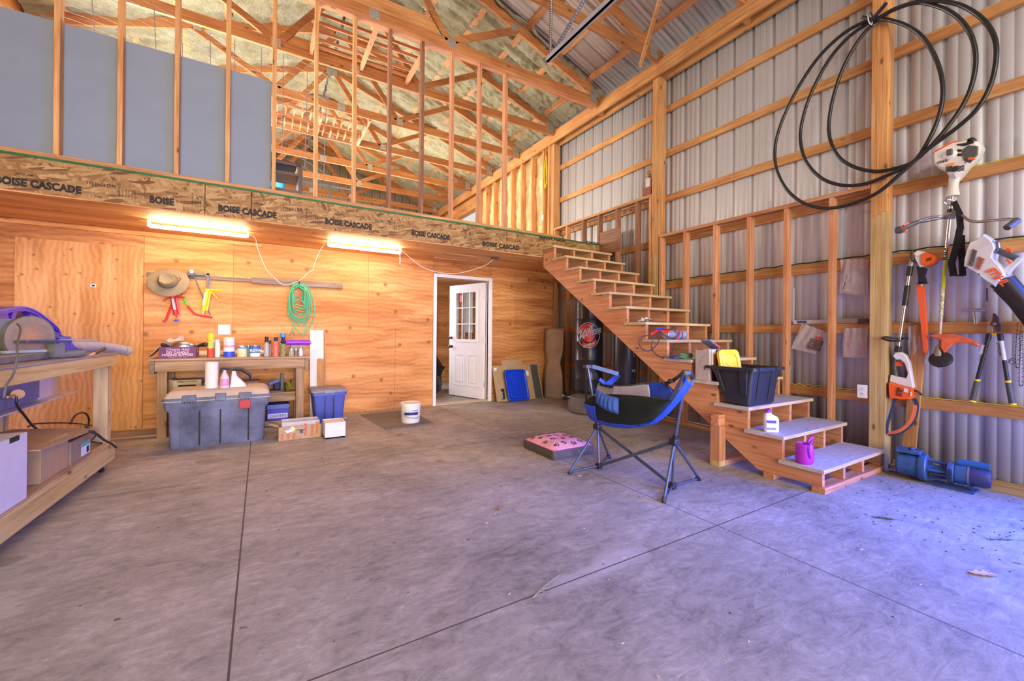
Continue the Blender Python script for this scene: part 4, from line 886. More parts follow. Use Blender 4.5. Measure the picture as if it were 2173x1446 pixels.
# paper towel roll and sprayer on the chest
a = (-.44, 5.33); zc = .574
t = thing('paper_towel_roll', 'white paper towel roll standing on the tool chest', 'paper towels', (a[0], a[1], zc))
part('roll', MB().lathe([(.018, 0), (.058, 0), (.058, .27), (.018, .27)], (a[0], a[1], zc), 28), plain('towel_paper', (.80, .74, .66), .85, var=.05, sc=30, bmp=.4), t)
part('core', MB().lathe([(.017, .002), (.0175, .268)], (a[0], a[1], zc), 16), plain('old_card', 0), t)
a = (-.325, 5.27)
t = thing('trigger_sprayer', 'clear spray bottle with pink label and black trigger head on the chest', 'spray bottle', (a[0], a[1], zc))
part('bottle', MB().lathe([(.001, 0), (.040, 0), (.042, .02), (.040, .10), (.030, .135), (.016, .165), (.014, .185), (.001, .186)], (a[0], a[1], zc), 20), plain('milky_bottle', (.70, .60, .56), .3), t)
part('label', MB().lathe([(.0425, .025), (.0428, .03), (.0412, .10), (.0408, .10)], (a[0], a[1], zc), 20), plain('pink_label', (.72, .28, .50), .5, var=.35, sc=50), t)
part('trigger_head', MB().tube([(a[0]-.04, a[1], zc+.20), (a[0]+.0, a[1], zc+.205), (a[0]+.06, a[1], zc+.20)], [.008, .016, .013], 10).tube([(a[0]-.03, a[1], zc+.195), (a[0]-.042, a[1], zc+.16)], .005, 8), plain('navy_trigger', (.02, .03, .06), .4), t)
a = (-.19, 5.33)
t = thing('spray_bottle', 'white flared sprayer with a long black nozzle behind the pink-labelled bottle', 'spray bottle', (a[0], a[1], zc))
part('bottle', MB().loft([rect(a[0]-.10, a[0]+.06, a[1]-.035, a[1]+.035, zc, .02), rect(a[0]-.09, a[0]+.05, a[1]-.035, a[1]+.035, zc+.03, .02), rect(a[0]-.08, a[0]-.03, a[1]-.025, a[1]+.025, zc+.12, .01), rect(a[0]-.075, a[0]-.04, a[1]-.015, a[1]+.015, zc+.17, .01)]), plain('peach_white', (.78, .62, .58), .4), t, ang=60)
part('nozzle', MB().tube([(a[0]-.07, a[1], zc+.19), (a[0]+.01, a[1], zc+.185), (a[0]+.09, a[1], zc+.12), (a[0]+.09, a[1], zc+.06)], [.018, .02, .018, .01], 10), BLACK, t)
# ---- blue tote bin, planks, fragile box, foam box
t = thing('storage_tote', 'blue plastic storage tote with a grey-blue lid by the plywood wall', 'tote', (.76, 5.97, 0))
BL = plain('tote_blue', (.06, .09, .42), .45, var=.12)
part('body', MB().loft([rect(.60, .92, 5.80, 6.13, 0, .03), rect(.565, .945, 5.76, 6.17, .36, .03), rect(.55, .96, 5.745, 6.185, .362, .03), rect(.55, .96, 5.745, 6.185, .40, .03)]), BL, t, ang=50)
part('rib', MB().box(.70, 5.752, .03, .71, 5.79, .35).box(.80, 5.742, .03, .815, 5.79, .35), plain('deep_blue', (.02, .03, .18), .5), t)
part('lid', MB().loft([rect(.535, .975, 5.73, 6.20, .4005, .03), rect(.535, .975, 5.73, 6.20, .42, .03), rect(.56, .95, 5.755, 6.175, .432, .03)]), plain('lid_grey_blue', (.22, .23, .30), .5), t, ang=50)
part('lid_latch', MB().box(.69, 5.722, .39, .81, 5.74, .43), plain('lid_grey_blue', 0), t, bev=.003)
solo('plank', MB().add([], []).prism([(.568, 6.20, .015), (.742, 6.20, .015), (.742, 6.32, 1.19), (.568, 6.32, 1.19)], (0, 0, 0), (0, .02, 0)), plain('white_board', (.74, .67, .66), .6, var=.06), 'tall white board leaning on the wall behind the blue tote', 'board', bev=.002)
solo('plank', MB().prism([(.66, 6.15, .02), (.735, 6.15, .02), (.735, 6.24, .80), (.66, 6.24, .80)], (0, 0, 0), (0, .025, 0)), lum(2), 'short lumber offcut leaning against the white board', 'board', bev=.002)
solo('plank', MB().prism([(.75, 6.22, .015), (.768, 6.22, .015), (.768, 6.325, 1.18), (.75, 6.325, 1.18)], (0, 0, 0), (0, .02, 0)), lum(2), 'narrow strip leaning right beside the white board', 'board')
KR = plain('kraft_card', (.44, .30, .165), .8, var=.10, sc=14, bmp=.2)
t = thing('shipping_box', 'open kraft box printed fragile in red on the floor', 'box', (.37, 5.2, 0))
fx0, fx1, fy0, fy1, fh = .165, .575, 5.075, 5.33, .145
part('box', MB().box(fx0, fy0, 0, fx1, fy0+.004, fh).box(fx0, fy1-.004, 0, fx1, fy1, fh).box(fx0, fy0+.004, 0, fx0+.004, fy1-.004, fh).box(fx1-.004, fy0+.004, 0, fx1, fy1-.004, fh).box(fx0, fy0+.004, 0, fx1, fy1-.004, .004), KR, t)
part('flap', MB().add([(fx0, fy0+.02, fh), (fx0, fy1-.02, fh), (fx0-.09, fy1-.0, fh+.03), (fx0-.09, fy0+.04, fh+.03)], [(0, 1, 2, 3)]), KR, t, solid=.004)
RI = plain('red_ink', (.62, .03, .03), .7)
for i, (x, z, sz) in enumerate(((fx0+.045, -.02, .042), (fx0+.10, -.01, .042), (fx0+.155, -.03, .042), (fx0+.215, -.045, .042), (fx0+.27, .035, .042), (fx0+.335, .02, .042), (fx0+.385, .045, .042))):
    text('FRAGILE' if i > 3 else ('GILE' if i < 3 else 'E'), .034, (x, fy0-.0008, max(.006, z)), (0, 0, 1), (-1, 0, 0), RI, t, 'printed_lettering', .0003, .0006)
part('printed_hand', MB().box(fx0+.20, fy0-.0012, .06, fx0+.235, fy0-.0002, .10).box(fx0+.17, fy0-.0012, .095, fx0+.265, fy0-.0002, .103), plain('grey_print', (.12, .12, .11), .8), t)
part('parcel_label', MB().prism([(fx0+.06, fy0-.0016, .10), (fx0+.085, fy0-.0016, .075), (fx0+.16, fy0-.0016, .115), (fx0+.13, fy0-.0016, .144)], (0, 0, 0), (0, .001, 0)), WHITE, t)
part('yellow_corner', MB().prism([(fx0+.115, fy0-.0022, .09), (fx0+.13, fy0-.0022, .08), (fx0+.155, fy0-.0022, .098), (fx0+.14, fy0-.0022, .112)], (0, 0, 0), (0, .0008, 0)), YELLOWP, t)
text('SDS', .03, (fx0+.085, fy0-.0022, .095), (1, 0, .5), (-.3, 0, 1), plain('blue_ink', (.03, .06, .45), .6), t, 'lettering', .0003, .0004)
t = thing('clear_tub', 'clear rectangular tub with papers inside the fragile box', 'tub', (.38, 5.2, .01))
CL = plain('clear_tub', (.80, .74, .70), .15, var=.05, alpha=.45)
part('tub', MB().box(fx0+.03, fy0+.03, .01, fx1-.01, fy0+.035, .185).box(fx0+.03, fy1-.02, .01, fx1-.01, fy1-.015, .185).box(fx0+.03, fy0+.035, .01, fx0+.035, fy1-.02, .185).box(fx1-.015, fy0+.035, .01, fx1-.01, fy1-.02, .185), CL, t)
part('paper', MB().add([(fx0+.05, fy0+.04, .13), (fx0+.22, fy0+.05, .19), (fx0+.27, fy0+.14, .175), (fx0+.08, fy0+.15, .14)], [(0, 1, 2, 3)]), plain('cream_sheet', (.80, .68, .45), .7), t, solid=.002)
part('blue_sheet', MB().add([(fx0+.14, fy0+.05, .14), (fx0+.30, fy0+.06, .165), (fx0+.32, fy0+.16, .15), (fx0+.16, fy0+.16, .14)], [(0, 1, 2, 3)]), plain('grey_blue_sheet', (.25, .32, .48), .6), t, solid=.002)
t = thing('foam_box', 'small white styrofoam box on the concrete beside the fragile box', 'box', (.70, 5.05, 0))
ST = plain('styrofoam', (.72, .72, .84), .8, var=.04, sc=60, bmp=.4)
R_ = [(.60, .81, 4.915, 5.165)]
x0, x1, y0, y1 = R_[0]
part('body', MB().box(x0, y0, 0, x1, y0+.02, .175).box(x0, y1-.02, 0, x1, y1, .175).box(x0, y0+.02, 0, x0+.02, y1-.02, .175).box(x1-.02, y0+.02, 0, x1, y1-.02, .175).box(x0, y0, 0, x1, y1, .02), ST, t, bev=.003)
part('foam_insert', MB().grid(lambda u, v: Vector((x0+.02+(x1-x0-.04)*u, y0+.02+(y1-y0-.04)*v, .165+.008*noise.noise(Vector((u*6, v*6, 0))))), 10, 10), plain('cream_foam', (.80, .64, .50), .8), t, solid=.006)
# mat and bucket
mp = [(1.20, 6.10), (1.29, 5.02), (1.905, 5.09), (1.90, 6.15)]
def mat_edge():
    out = []
    for i in range(4):
        a = Vector((*mp[i], 0)); b = Vector((*mp[(i+1) % 4], 0)); d = b-a; n = Vector((d.y, -d.x, 0)).normalized(); K = 16
        for k in range(K):
            for f, o in ((0, 0), (.12, .018), (.5, .018), (.62, 0)): out.append(a+d*((k+f)/K)+n*(-o if i in (0, 1, 2, 3) else 0))
    return out
solo('foam_mat', MB().prism(mat_edge(), (0, 0, .0), (0, 0, .014)), plain('grey_mat', (.17, .145, .125), .85, var=.2, sc=5, bmp=.3), 'grey foam floor mat with a puzzle-cut edge', 'mat')
bc = (1.665, 5.30); z = .0145
t = thing('bucket', 'white lidded plastic pail with a blue label on the foam mat', 'bucket', (bc[0], bc[1], z))
part('pail', MB().lathe([(.001, 0), (.112, 0), (.115, .01), (.126, .20), (.13, .202), (.131, .215), (.127, .217), (.128, .225)], (bc[0], bc[1], z), 32), plain('pail_white', (.78, .72, .66), .35, var=.03), t)
part('lid', MB().lathe([(.132, .222), (.134, .235), (.134, .248), (.126, .252), (.12, .244), (.001, .244)], (bc[0], bc[1], z), 32), plain('pail_lid', (.84, .76, .64), .4), t)
def arc(r0, a0, a1, z0, z1, c=bc, n=14): return MB().add([(c[0]+r0(zz)*math.cos(a0+(a1-a0)*i/n), c[1]+r0(zz)*math.sin(a0+(a1-a0)*i/n), zz+z) for zz in (z0, z1) for i in range(n+1)], [(i, i+1, n+2+i, n+1+i) for i in range(n)])
rr = lambda zz: .1155+.011*zz/.2+.0009
part('label', arc(rr, math.radians(205), math.radians(305), .05, .17), plain('pail_label', (.60, .62, .66), .5, var=.25, sc=60), t)
part('label_band', arc(lambda q: rr(q)+.0006, math.radians(215), math.radians(300), .105, .14), plain('navy_label', (.01, .02, .12), .5, var=.3), t)
part('blue_mark', arc(lambda q: rr(q)+.0006, math.radians(262), math.radians(295), .158, .166), BLUEP, t)
part('wire_handle', MB().tube(smooth_path([(bc[0]+.13, bc[1]-.02, z+.19), (bc[0]+.135, bc[1]-.06, z+.13), (bc[0]+.10, bc[1]-.11, z+.085), (bc[0]-.0, bc[1]-.145, z+.07), (bc[0]-.10, bc[1]-.10, z+.10), (bc[0]-.13, bc[1]-.0, z+.19)], 6), .0025, 6), STEEL, t)
# cardboard, blue lid by the door
def lean(x0, x1, zt, yb, yt, th=.006, zs=0, skew=0): return MB().prism([(x0+skew, yb, zs), (x1+skew, yb, zs), (x1, yt, zt), (x0, yt, zt)], (0, 0, 0), (0, -th, 0))
b = solo('flattened_carton', lean(3.40, 4.36, .61, 6.20, 6.325, .012, .004, .04), KR, 'large flattened brown carton leaning by the doorway', 'cardboard')
part('dark_stripe', lean(4.18, 4.33, .605, 6.186, 6.311, .002, .01, .05), plain('slate_print', (.07, .07, .07), .7), b)
part('paper_label', lean(4.03, 4.13, .50, 6.262, 6.286, .002, .42), WHITE, b); part('paper_label', lean(3.43, 3.48, .575, 6.29, 6.30, .002, .53), WHITE, b)
text('VONHAUS', .05, (4.14, 6.262, .36), (0, .15, -1), (1, 0, 0), INK, b, 'printed_lettering', .0004, .001)
text('Made to stand', .03, (4.33, 6.285, .45), (.1, .15, -1), (1, 0, 0), plain('pale_print', (.5, .5, .48), .7), b, 'printed_lettering', .0004, .0006)
part('dark_label', MB().prism([(3.535, 6.19, .04), (3.60, 6.19, .04), (3.595, 6.225, .215), (3.53, 6.225, .215)], (0, 0, 0), (0, -.003, 0)), INK, b)
text('Curver', .042, (3.55, 6.184, .055), (0, .2, 1), (-1, 0, 0), WHITE, b, 'printed_lettering', .0004, .0006)
solo('flattened_carton', lean(3.60, 4.02, .70, 6.245, 6.345, .004, .004), KR, 'smaller brown carton standing behind the large flattened one', 'cardboard')
t = thing('tote_lid', 'bright blue tote lid leaning on the flattened carton', 'lid', (3.78, 6.14, 0))
def lidring(w, h, r, off, sk=0):
    out = []
    ex = Vector((1, -.02, 0)); ez = Vector((-.10, .16, .98)).normalized(); nn = ex.cross(ez).normalized()
    if nn.y > 0: nn = -nn
    for p in rrect(0, 0, w, h, r): out.append(Vector((3.80, 6.14, .277))+ex*p.x+ez*p.y+nn*off)
    return out
LB = plain('lid_blue', (.004, .045, .62), .35, var=.05)
part('rim', MB().loft([lidring(.42, .54, .06, -.01), lidring(.42, .54, .06, .02), lidring(.40, .52, .055, .024), lidring(.35, .46, .05, .012), lidring(.34, .45, .05, .0), lidring(.20, .33, .04, .0), lidring(.19, .32, .04, .014), lidring(.05, .1, .02, .014)]), LB, t, ang=50)
solo('straw_bits', MB().tube(smooth_path([(4.42, 6.26, .01), (4.55, 6.25, .06), (4.66, 6.28, .16)], 4), .003, 5).tube(smooth_path([(4.40, 6.22, .008), (4.56, 6.22, .03), (4.68, 6.20, .10)], 4), .003, 5), plain('straw', (.60, .50, .24), .8), 'loose straw stalks in the corner by the steel channel', 'straw')
# black rubbish bags in the back room
BG = plain('black_bag', (.012, .012, .014), .22, var=.2)
def blob(c, r, seed, sq=1.0):
    def f(u, v):
        a = 2*PI*u; b = PI*(v-.5); d = Vector((math.cos(a)*math.cos(b), math.sin(a)*math.cos(b), math.sin(b)*sq)); k = 1+.22*noise.noise(d*2.2+Vector((seed,)*3))+.10*noise.noise(d*7+Vector((seed,)*3)); p = Vector(c)+Vector((d.x*r, d.y*r, d.z*r))*k
        p.z = max(p.z, .003); return p
    return MB().grid(f, 36, 24)
solo('rubbish_bag', blob((2.62, 7.35, .24), .25, 3), BG, 'full black rubbish bag on the floor behind the door', 'rubbish bag', 'black bags in the back room', ang=70)
solo('rubbish_bag', blob((2.80, 7.97, .42), .33, 9, 1.2), BG, 'taller black rubbish bag behind the first one in the doorway', 'rubbish bag', 'black bags in the back room', ang=70)
# ================================================================ ROLLING BENCH ON THE LEFT
BA = math.radians(2.2); BO = Vector((-1.045, 4.76, 0)); bu = Vector((math.sin(BA), math.cos(BA), 0)); bv = Vector((-math.cos(BA), math.sin(BA), 0))
RB = Matrix((bv*-1, bu, Vector((0, 0, 1)))).transposed()
def B(s, q, z): return BO - bu*s + bv*q + Vector((0, 0, z))       # s along the bench towards the camera, q into the bench
def bb(mb, s0, s1, q0, q1, z0, z1): return mb.obox(B((s0+s1)/2, (q0+q1)/2, (z0+z1)/2), abs(q1-q0), abs(s1-s0), abs(z1-z0), RB)
t = thing('rolling_workbench', 'pale pine workbench on casters at the left edge', 'workbench', B(1.2, .35, 0))
PN = wood('pine_y', 1, (.58, .36, .09), (.80, .56, .19), (.88, .68, .29), .7); PNZ = wood('pine_z', 2, (.44, .30, .14), (.60, .44, .23), (.72, .56, .32), .8); PNX = wood('pine_x', 0, (.56, .36, .12), (.78, .56, .25), (.88, .68, .36), .7)
part('front_apron', bb(MB(), 0, 2.5, 0, .038, .875, .963), PN, t, bev=.003)
part('back_apron', bb(MB(), 0, 2.5, .72, .758, .875, .963), PN, t, bev=.003)
part('end_apron', bb(MB(), -.001, .037, .04, .718, .875, .963), PNX, t, bev=.003)
part('top', bb(MB(), -.01, 2.5, -.005, .765, .964, .976), wood('grey_top', 1, (.30, .22, .17), (.46, .36, .29), (.60, .49, .40)), t, bev=.002)
part('front_shelf_beam', bb(MB(), 0.04, 2.5, 0, .038, .09, .218), PN, t, bev=.003)
part('back_shelf_beam', bb(MB(), 0.04, 2.5, .72, .758, .09, .218), PN, t, bev=.003)
part('shelf', bb(MB(), .04, 2.5, .005, .755, .2185, .230), wood('shelf_top', 1, (.40, .25, .14), (.58, .40, .25), (.70, .52, .35)), t, bev=.002)
part('middle_rail', bb(MB(), .04, 2.5, .68, .718, .495, .60), wood('brown_rail', 1, (.34, .19, .08), (.52, .32, .15), (.66, .45, .24)), t, bev=.003)
for s in (.04, 2.35):
    for q in (.04, .63):
        lg = part('leg', bb(MB(), s, s+.038, q, q+.089, .09, .874), PNZ, t, bev=.003)
        part('leg_board', bb(MB(), s-.04, s-.001, q-.0, q+.04, .06, .874), PN, lg, bev=.003)
for s in (.09, 2.30):
    for q in (.07, .66):
        c = B(s, q, .045); cs = part('caster', MB().obox(c+Vector((0, 0, .040)), .08, .09, .006, RB).obox(c+bv*.024+Vector((0, 0, .012)), .003, .05, .06, RB).obox(c-bv*.024+Vector((0, 0, .012)), .003, .05, .06, RB), STEEL, t)
        part('wheel', MB().tube([c-bv*.016, c+bv*.016], .044, 24), BLACK, cs, bev=.004); part('hub', MB().tube([c-bv*.018, c+bv*.018], .018, 12), STEEL, cs)
ZB = .977
# disc sander
t = thing('disc_sander', 'old grey belt and disc sander on the pine bench', 'sander', B(.95, .35, ZB))
CI = plain('grey_cast_iron', (.20, .19, .17), .5, .3, var=.3, sc=6); DC = plain('dusty_dark', (.14, .13, .10), .6, var=.4, sc=8)
dc = P(66, 718, 0, -1.25); dn = (bv*-1*.86+bu*-.48+Vector((0, 0, .02))).normalized()
du = Vector((0, 0, 1)).cross(dn).normalized(); RDc = Matrix((du, Vector((0, 0, 1)), dn)).transposed()
part('base', bb(MB(), .62, 1.5, .10, .60, ZB, ZB+.045), CI, t, bev=.006)
part('disc_housing', MB().lathe([(.10, -.022), (.142, -.02), (.143, .0), (.139, .0), (.139, -.008), (.001, -.008)], dc, 40, RDc), DC, t)
def sand_mat():
    m, nt, b = _base('worn_sanding_disc'); v = coords(nt); s = N(nt, 'ShaderNodeVectorMath', _operation='SUBTRACT'); nt.links.new(v, s.inputs[0]); s.inputs[1].default_value = dc
    l = N(nt, 'ShaderNodeVectorMath', _operation='LENGTH'); nt.links.new(s.outputs[0], l.inputs[0]); k = N(nt, 'ShaderNodeMath', _operation='MULTIPLY'); nt.links.new(l.outputs['Value'], k.inputs[0]); k.inputs[1].default_value = 6.5
    col = ramp(nt, k.outputs[0], [(0, (.55, .26, .12)), (.35, (.42, .23, .12)), (.6, (.30, .20, .13)), (1, (.36, .25, .16))]); col = mix(nt, .4, col, ramp(nt, noi(nt, v, 40, 5), [(.3, (.45, .45, .45)), (.7, (1, 1, 1))]), 'MULTIPLY')
    nt.links.new(col, b.inputs['Base Color']); b.inputs['Roughness'].default_value = .9; return m
part('sanding_disc', MB().lathe([(.001, -.007), (.138, -.007), (.138, -.001), (.001, -.001)], dc, 40, RDc), sand_mat(), t)
lc = dc+Vector((0, 0, -.075)); n8 = []
for i in range(13):
    a = PI+PI*i/12; n8.append(lc+du*math.cos(a)*.145+Vector((0, 0, math.sin(a)*.10))+dn*.012)
part('lower_guard', MB().prism(n8, -dn*.03, dn*.006), plain('pale_green_grey', (.42, .43, .38), .5, var=.15), t)
tc = dc+dn*.05+Vector((0, 0, -.022))
part('work_table', MB().obox(tc+du*.03, .26, .016, .085, RDc), plain('blued_table', (.10, .13, .18), .4, .5), t, bev=.003)
part('table_fence', MB().obox(tc+du*.26+dn*-.02+Vector((0, 0, .005)), .22, .018, .04, RDc), plain('tan_fence', (.42, .30, .20), .7), t, bev=.002)
for p in ((-.04, .0), ): part('trunnion', MB().obox(tc+du*.10+Vector((0, 0, -.06)), .06, .09, .05, RDc).tube([tc+du*.11+Vector((0, 0, -.095)), tc+du*.27+Vector((0, 0, -.085))], .026, 14), CI, t)
part('motor', MB().tube([dc-dn*.06-du*.02, dc-dn*.34-du*.06], .085, 24), DC, t, bev=.006)
part('motor_shroud', MB().obox(dc-dn*.16-du*.12+Vector((0, 0, .05)), .18, .14, .26, RDc), CI, t, bev=.01)
part('switch', MB().obox(dc-du*.25+dn*.03+Vector((0, 0, -.10)), .05, .05, .03, RDc), REDP, t, bev=.004)
part('power_cord', MB().tube(smooth_path([P(37, 688, 0, -1.2), P(44, 700, 0, -1.12), P(37, 730, 0, -1.06), P(36, 760, 0, -1.03), P(28, 795, 0, -1.03), P(14, 818, 0, -1.03), P(8, 845, 0, -1.03)], 8), .0048, 8), plain('grey_cord', (.10, .095, .08), .6), t)
# purple-blue plastic frame: arched open shell
t = thing('plastic_scoop', 'glossy blue-purple arched plastic shell with cutouts behind the sander', 'plastic shell', B(.75, .5, ZB))
PB = plain('indigo_plastic', (.10, .055, .52), .28, var=.1)
X1 = -1.42
def pq(x, y, d=0): return P(x, y, 0, X1-d)
top = [(-30, 660), (5, 659), (30, 654), (55, 652), (80, 661), (105, 679), (124, 696), (131, 710)]
bot = [(-30, 688), (5, 687), (30, 683), (60, 688), (85, 694), (105, 704), (122, 711), (142, 720)]
def bandp(pts, w0, w1, x=0, dep=.05):
    a_ = smooth_path([P(px, py-w0, 0, X1-x) for px, py in pts], 4); b_ = smooth_path([P(px, py+w1, 0, X1-x) for px, py in pts], 4)
    rs = [[p, q, q+Vector((-dep, 0, 0)), p+Vector((-dep, 0, 0))] for p, q in zip(a_, b_)]; return MB().loft(rs)
part('arched_rim', bandp(top, 0, 9, 0, .14), PB, t, ang=50, bev=.003); part('rim_lip', bandp(top, 1.5, 1.5, -.008, .02), plain('light_indigo', (.22, .16, .70), .3), t, ang=50)
part('lower_rail', bandp(bot, 3.5, 3.5, 0, .10), PB, t, ang=50, bev=.003); part('rim_lip', bandp(bot, 4.4, -2.6, -.006, .02), plain('light_indigo', 0), t, ang=50)
for poly in (((-30, 664), (22, 662), (28, 686), (-30, 690)), ((34, 660), (44, 658), (36, 684), (28, 686)), ((66, 662), (92, 672), (99, 702), (80, 694), (74, 676)), ((112, 690), (121, 697), (124, 714), (116, 710)), ((126, 702), (131, 710), (133, 718), (128, 716))):
    part('rib', MB().prism([pq(x, y) for x, y in poly], (-.012, 0, 0), (-.05, 0, 0)), PB, t, bev=.002)
# blue mitre block / stand
t = thing('blue_stand', 'royal blue plastic block with a curved notch on the bench', 'stand', B(.35, .3, ZB))
X2 = -1.27
def p2(x, y): return P(x, y, 0, X2)
zf = ZB+.001
A = p2(124, 757); E_ = p2(173, 757)
prof = [(A.y, zf), (E_.y+.02, zf), (E_.y+.02, zf+.035)]
yr = p2(152, 722).y; zt = p2(140, 718).z
for i in range(7): a = PI/2*i/6; prof.append((E_.y+.01-(E_.y-yr)*math.sin(a), zf+.035+(zt-zf-.04)*(1-math.cos(a))))
prof += [(yr-.04, zt+.01), (p2(130, 718).y, zt), (A.y, zf+.05)]
BS = plain('royal_blue_plastic', (.01, .035, .55), .3, var=.08)
part('block', MB().prism([(X2, y, z) for y, z in prof], (0, 0, 0), (-.16, 0, 0)), BS, t, bev=.004)
part('comb', MB().box(X2+.001, yr-.05, zt+.002, X2-.10, yr-.01, zt+.012).box(X2+.002, yr-.04, zt-.05, X2+.006, yr-.033, zt).box(X2+.002, yr-.02, zt-.06, X2+.006, yr-.013, zt), plain('periwinkle', (.12, .15, .62), .3), t)
# duct hose
DH = plain('duct_grey', (.46, .40, .36), .5, var=.1)
axis = smooth_path([P(95, 742, 0, -1.33), P(130, 742, 0, -1.33), P(170, 742, 0, -1.33), P(210, 740, 0, -1.33)+Vector((.02, -.12, 0)), P(250, 741, 0, -1.33)+Vector((.06, -.38, 0)), P(271, 744, 0, -1.33)+Vector((.12, -.62, -.0))], 24)
L = [0]
for i in range(1, len(axis)): L.append(L[-1]+(axis[i]-axis[i-1]).length)
fine = []; j = 0; n_ = int(L[-1]/.005)
for i in range(n_):
    s = L[-1]*i/n_
    while L[j+1] < s: j += 1
    f = (s-L[j])/(L[j+1]-L[j]); fine.append(axis[j].lerp(axis[j+1], f))
t = thing('duct_hose', 'ribbed grey flexible dust hose reaching over the bench end', 'hose', fine[0])
hm_ = MB().tube([p+Vector((0, 0, .018)) for p in fine], [.044+.006*math.cos(2*PI*i/6) for i in range(n_)], 20); hm_.mi = [1 if (j//20+4) % 6 in (0, 1) else 0 for j in range(len(hm_.mi))]
part('hose', hm_, [DH, plain('duct_groove_shade', (.17, .14, .12), .6)], t, ang=80)  # darker rings paint the shade between the ribs into the colour
e0, e1 = fine[-8]+Vector((0, 0, .018)), fine[-1]+Vector((0, 0, .018))
part('end_cuff', MB().tube([e0, e1+(e1-e0)*.4], .050, 20), plain('cuff_grey', (.50, .46, .43), .4), t)
part('clamp_plate', MB().obox(P(125, 742, 0, -1.27), .006, .10, .09, RB).lathe([(.001, 0), (.018, 0), (.018, .012), (.001, .012)], P(129, 741, 0, -1.262), 12, Matrix.Rotation(PI/2, 3, 'Y')), plain('cuff_grey', 0), t)
# lever / clamp handle
t = thing('lever_tool', 'black-gripped metal lever lying over the bench edge', 'lever', P(190, 752, 0, -1.12))
part('arm', MB().tube(smooth_path([P(172, 757, 0, -1.16), P(186, 757, 0, -1.12), P(200, 750, 0, -1.11)], 5), .011, 10).lathe([(.001, 0), (.02, 0), (.02, .02), (.001, .02)], P(178, 757, 0, -1.13), 12), STEEL, t)
part('grip', MB().tube([P(200, 750, 0, -1.11), P(222, 740, 0, -1.10)], .0125, 10), BLACK, t)
# grey box with sanding paddles beneath
X3 = -1.50
t = thing('small_cabinet', 'pale grey box cabinet resting on the middle rail under the bench', 'cabinet', P(60, 855, 0, X3))
y0 = P(-40, 830, 0, X3).y; y1 = P(80, 830, 0, X3).y; y2 = P(124, 830, 0, X3).y; zb = .615
GR = plain('cabinet_grey', (.26, .27, .33), .5, var=.05)
part('drawer_front', MB().box(X3+.02, y0, zb+.02, X3, y1-.03, .86), plain('drawer_grey_blue', (.19, .20, .28), .45, var=.05), t, bev=.003)
part('carcass', MB().box(X3, y0, zb, X3-.22, y1, .865), GR, t, bev=.003)
part('side', MB().box(X3+.01, y1+.001, zb, X3-.22, y2, .86), plain('warm_white_card', (.62, .54, .50), .6, var=.04), t, bev=.002)
part('ledge', MB().box(X3+.08, y0, zb-.012, X3-.22, y2+.14, zb-.001), plain('warm_white_card', 0), t, bev=.003)
part('round_knob', MB().tube([P(38, 837, 0, X3+.06), P(38, 837, 0, X3+.075)], .033, 20).bar(P(16, 843, 0, X3+.065), P(34, 840, 0, X3+.065), .01, .016), plain('wood_knob', (.68, .36, .15), .6), t)
ck = [P(x, y, 0, X3+.09) for x, y in ((35, 842), (36, 860), (52, 882), (66, 900), (80, 913))]
solo('power_cable', MB().tube(smooth_path(ck, 6), .0075, 8), BLACK, 'black cable hanging from the grey box down to the lower shelf', 'cable')
def ccord(label, px, x, r=.006): solo('power_cable', MB().tube(smooth_path([P(a, b, 0, x) for a, b in px], 6), r, 8), BLACK, label, 'cable')
ccord('black cable lying along the top of the cardboard flap', [(60, 906), (75, 900), (110, 898), (140, 898), (170, 900), (195, 904)], -1.45)
ccord('black cable loop rising behind the cardboard flap', [(150, 900), (158, 884), (170, 877), (182, 878), (189, 890), (188, 905)], -1.45, .008)
ccord('thick grey-black cable end sticking out past the bench shelf', [(190, 915), (205, 922), (222, 935), (236, 942), (246, 950)], -1.02, .009)
ccord('black cable curled behind the small labelled box', [(180, 905), (195, 912), (203, 922), (197, 932), (190, 935), (205, 940), (230, 941)], -1.12, .007)
# boxes on the lower shelf
def bx3(name, label, s0, s1, q0, q1, z0, h, m, bev=.004): return solo(name, bb(MB(), s0, s1, q0, q1, z0, z0+h), m, label, 'box', bev=bev)
z = .231
def sy(px, py, q):   # s coordinate of the pixel on the bench plane q
    n = bv; o = B(0, q, 0); d = RR*((px-CX)/FPX) - UU*((py-CY)/FPX) + _f; e = Vector((0, 0, EYE)); k = (o-e).dot(n)/d.dot(n); p = e+d*k; return (BO-p).dot(bu), p.z
s0, zt = sy(142, 918, .06); s1, _ = sy(80, 940, .06)
t = thing('cardboard_box', 'large plain brown cardboard box on the lower bench shelf', 'box', B((s0+s1)/2, .3, z))
part('box', bb(MB(), s0+.01, s1-.01, .05, .52, z, zt), plain('plain_brown_card', (.46, .29, .13), .8, var=.06, sc=20), t, bev=.004)
sA, _ = sy(195, 903, .03); sB, _ = sy(58, 950, .03)
solo('cardboard_flap', MB().prism([B(sA-.02, .0, .415), B(sB, -.02, zt+.01), B(sB, .50, zt+.03), B(sA-.02, .45, .45)], (0, 0, 0), (0, 0, .006)), plain('flap_card', (.44, .27, .17), .8), 'loose sheet of brown cardboard lying over the boxes', 'cardboard')
sa, zt2 = sy(190, 914, .05); sb, _ = sy(155, 925, .05)
t = thing('cardboard_box', 'small brown box with white and green labels on the bench shelf', 'box', B((sa+sb)/2, .2, z))
part('box', bb(MB(), sa, s0-.005, .04, .22, z, .395), plain('dark_brown_card', (.30, .20, .12), .8), t, bev=.003)
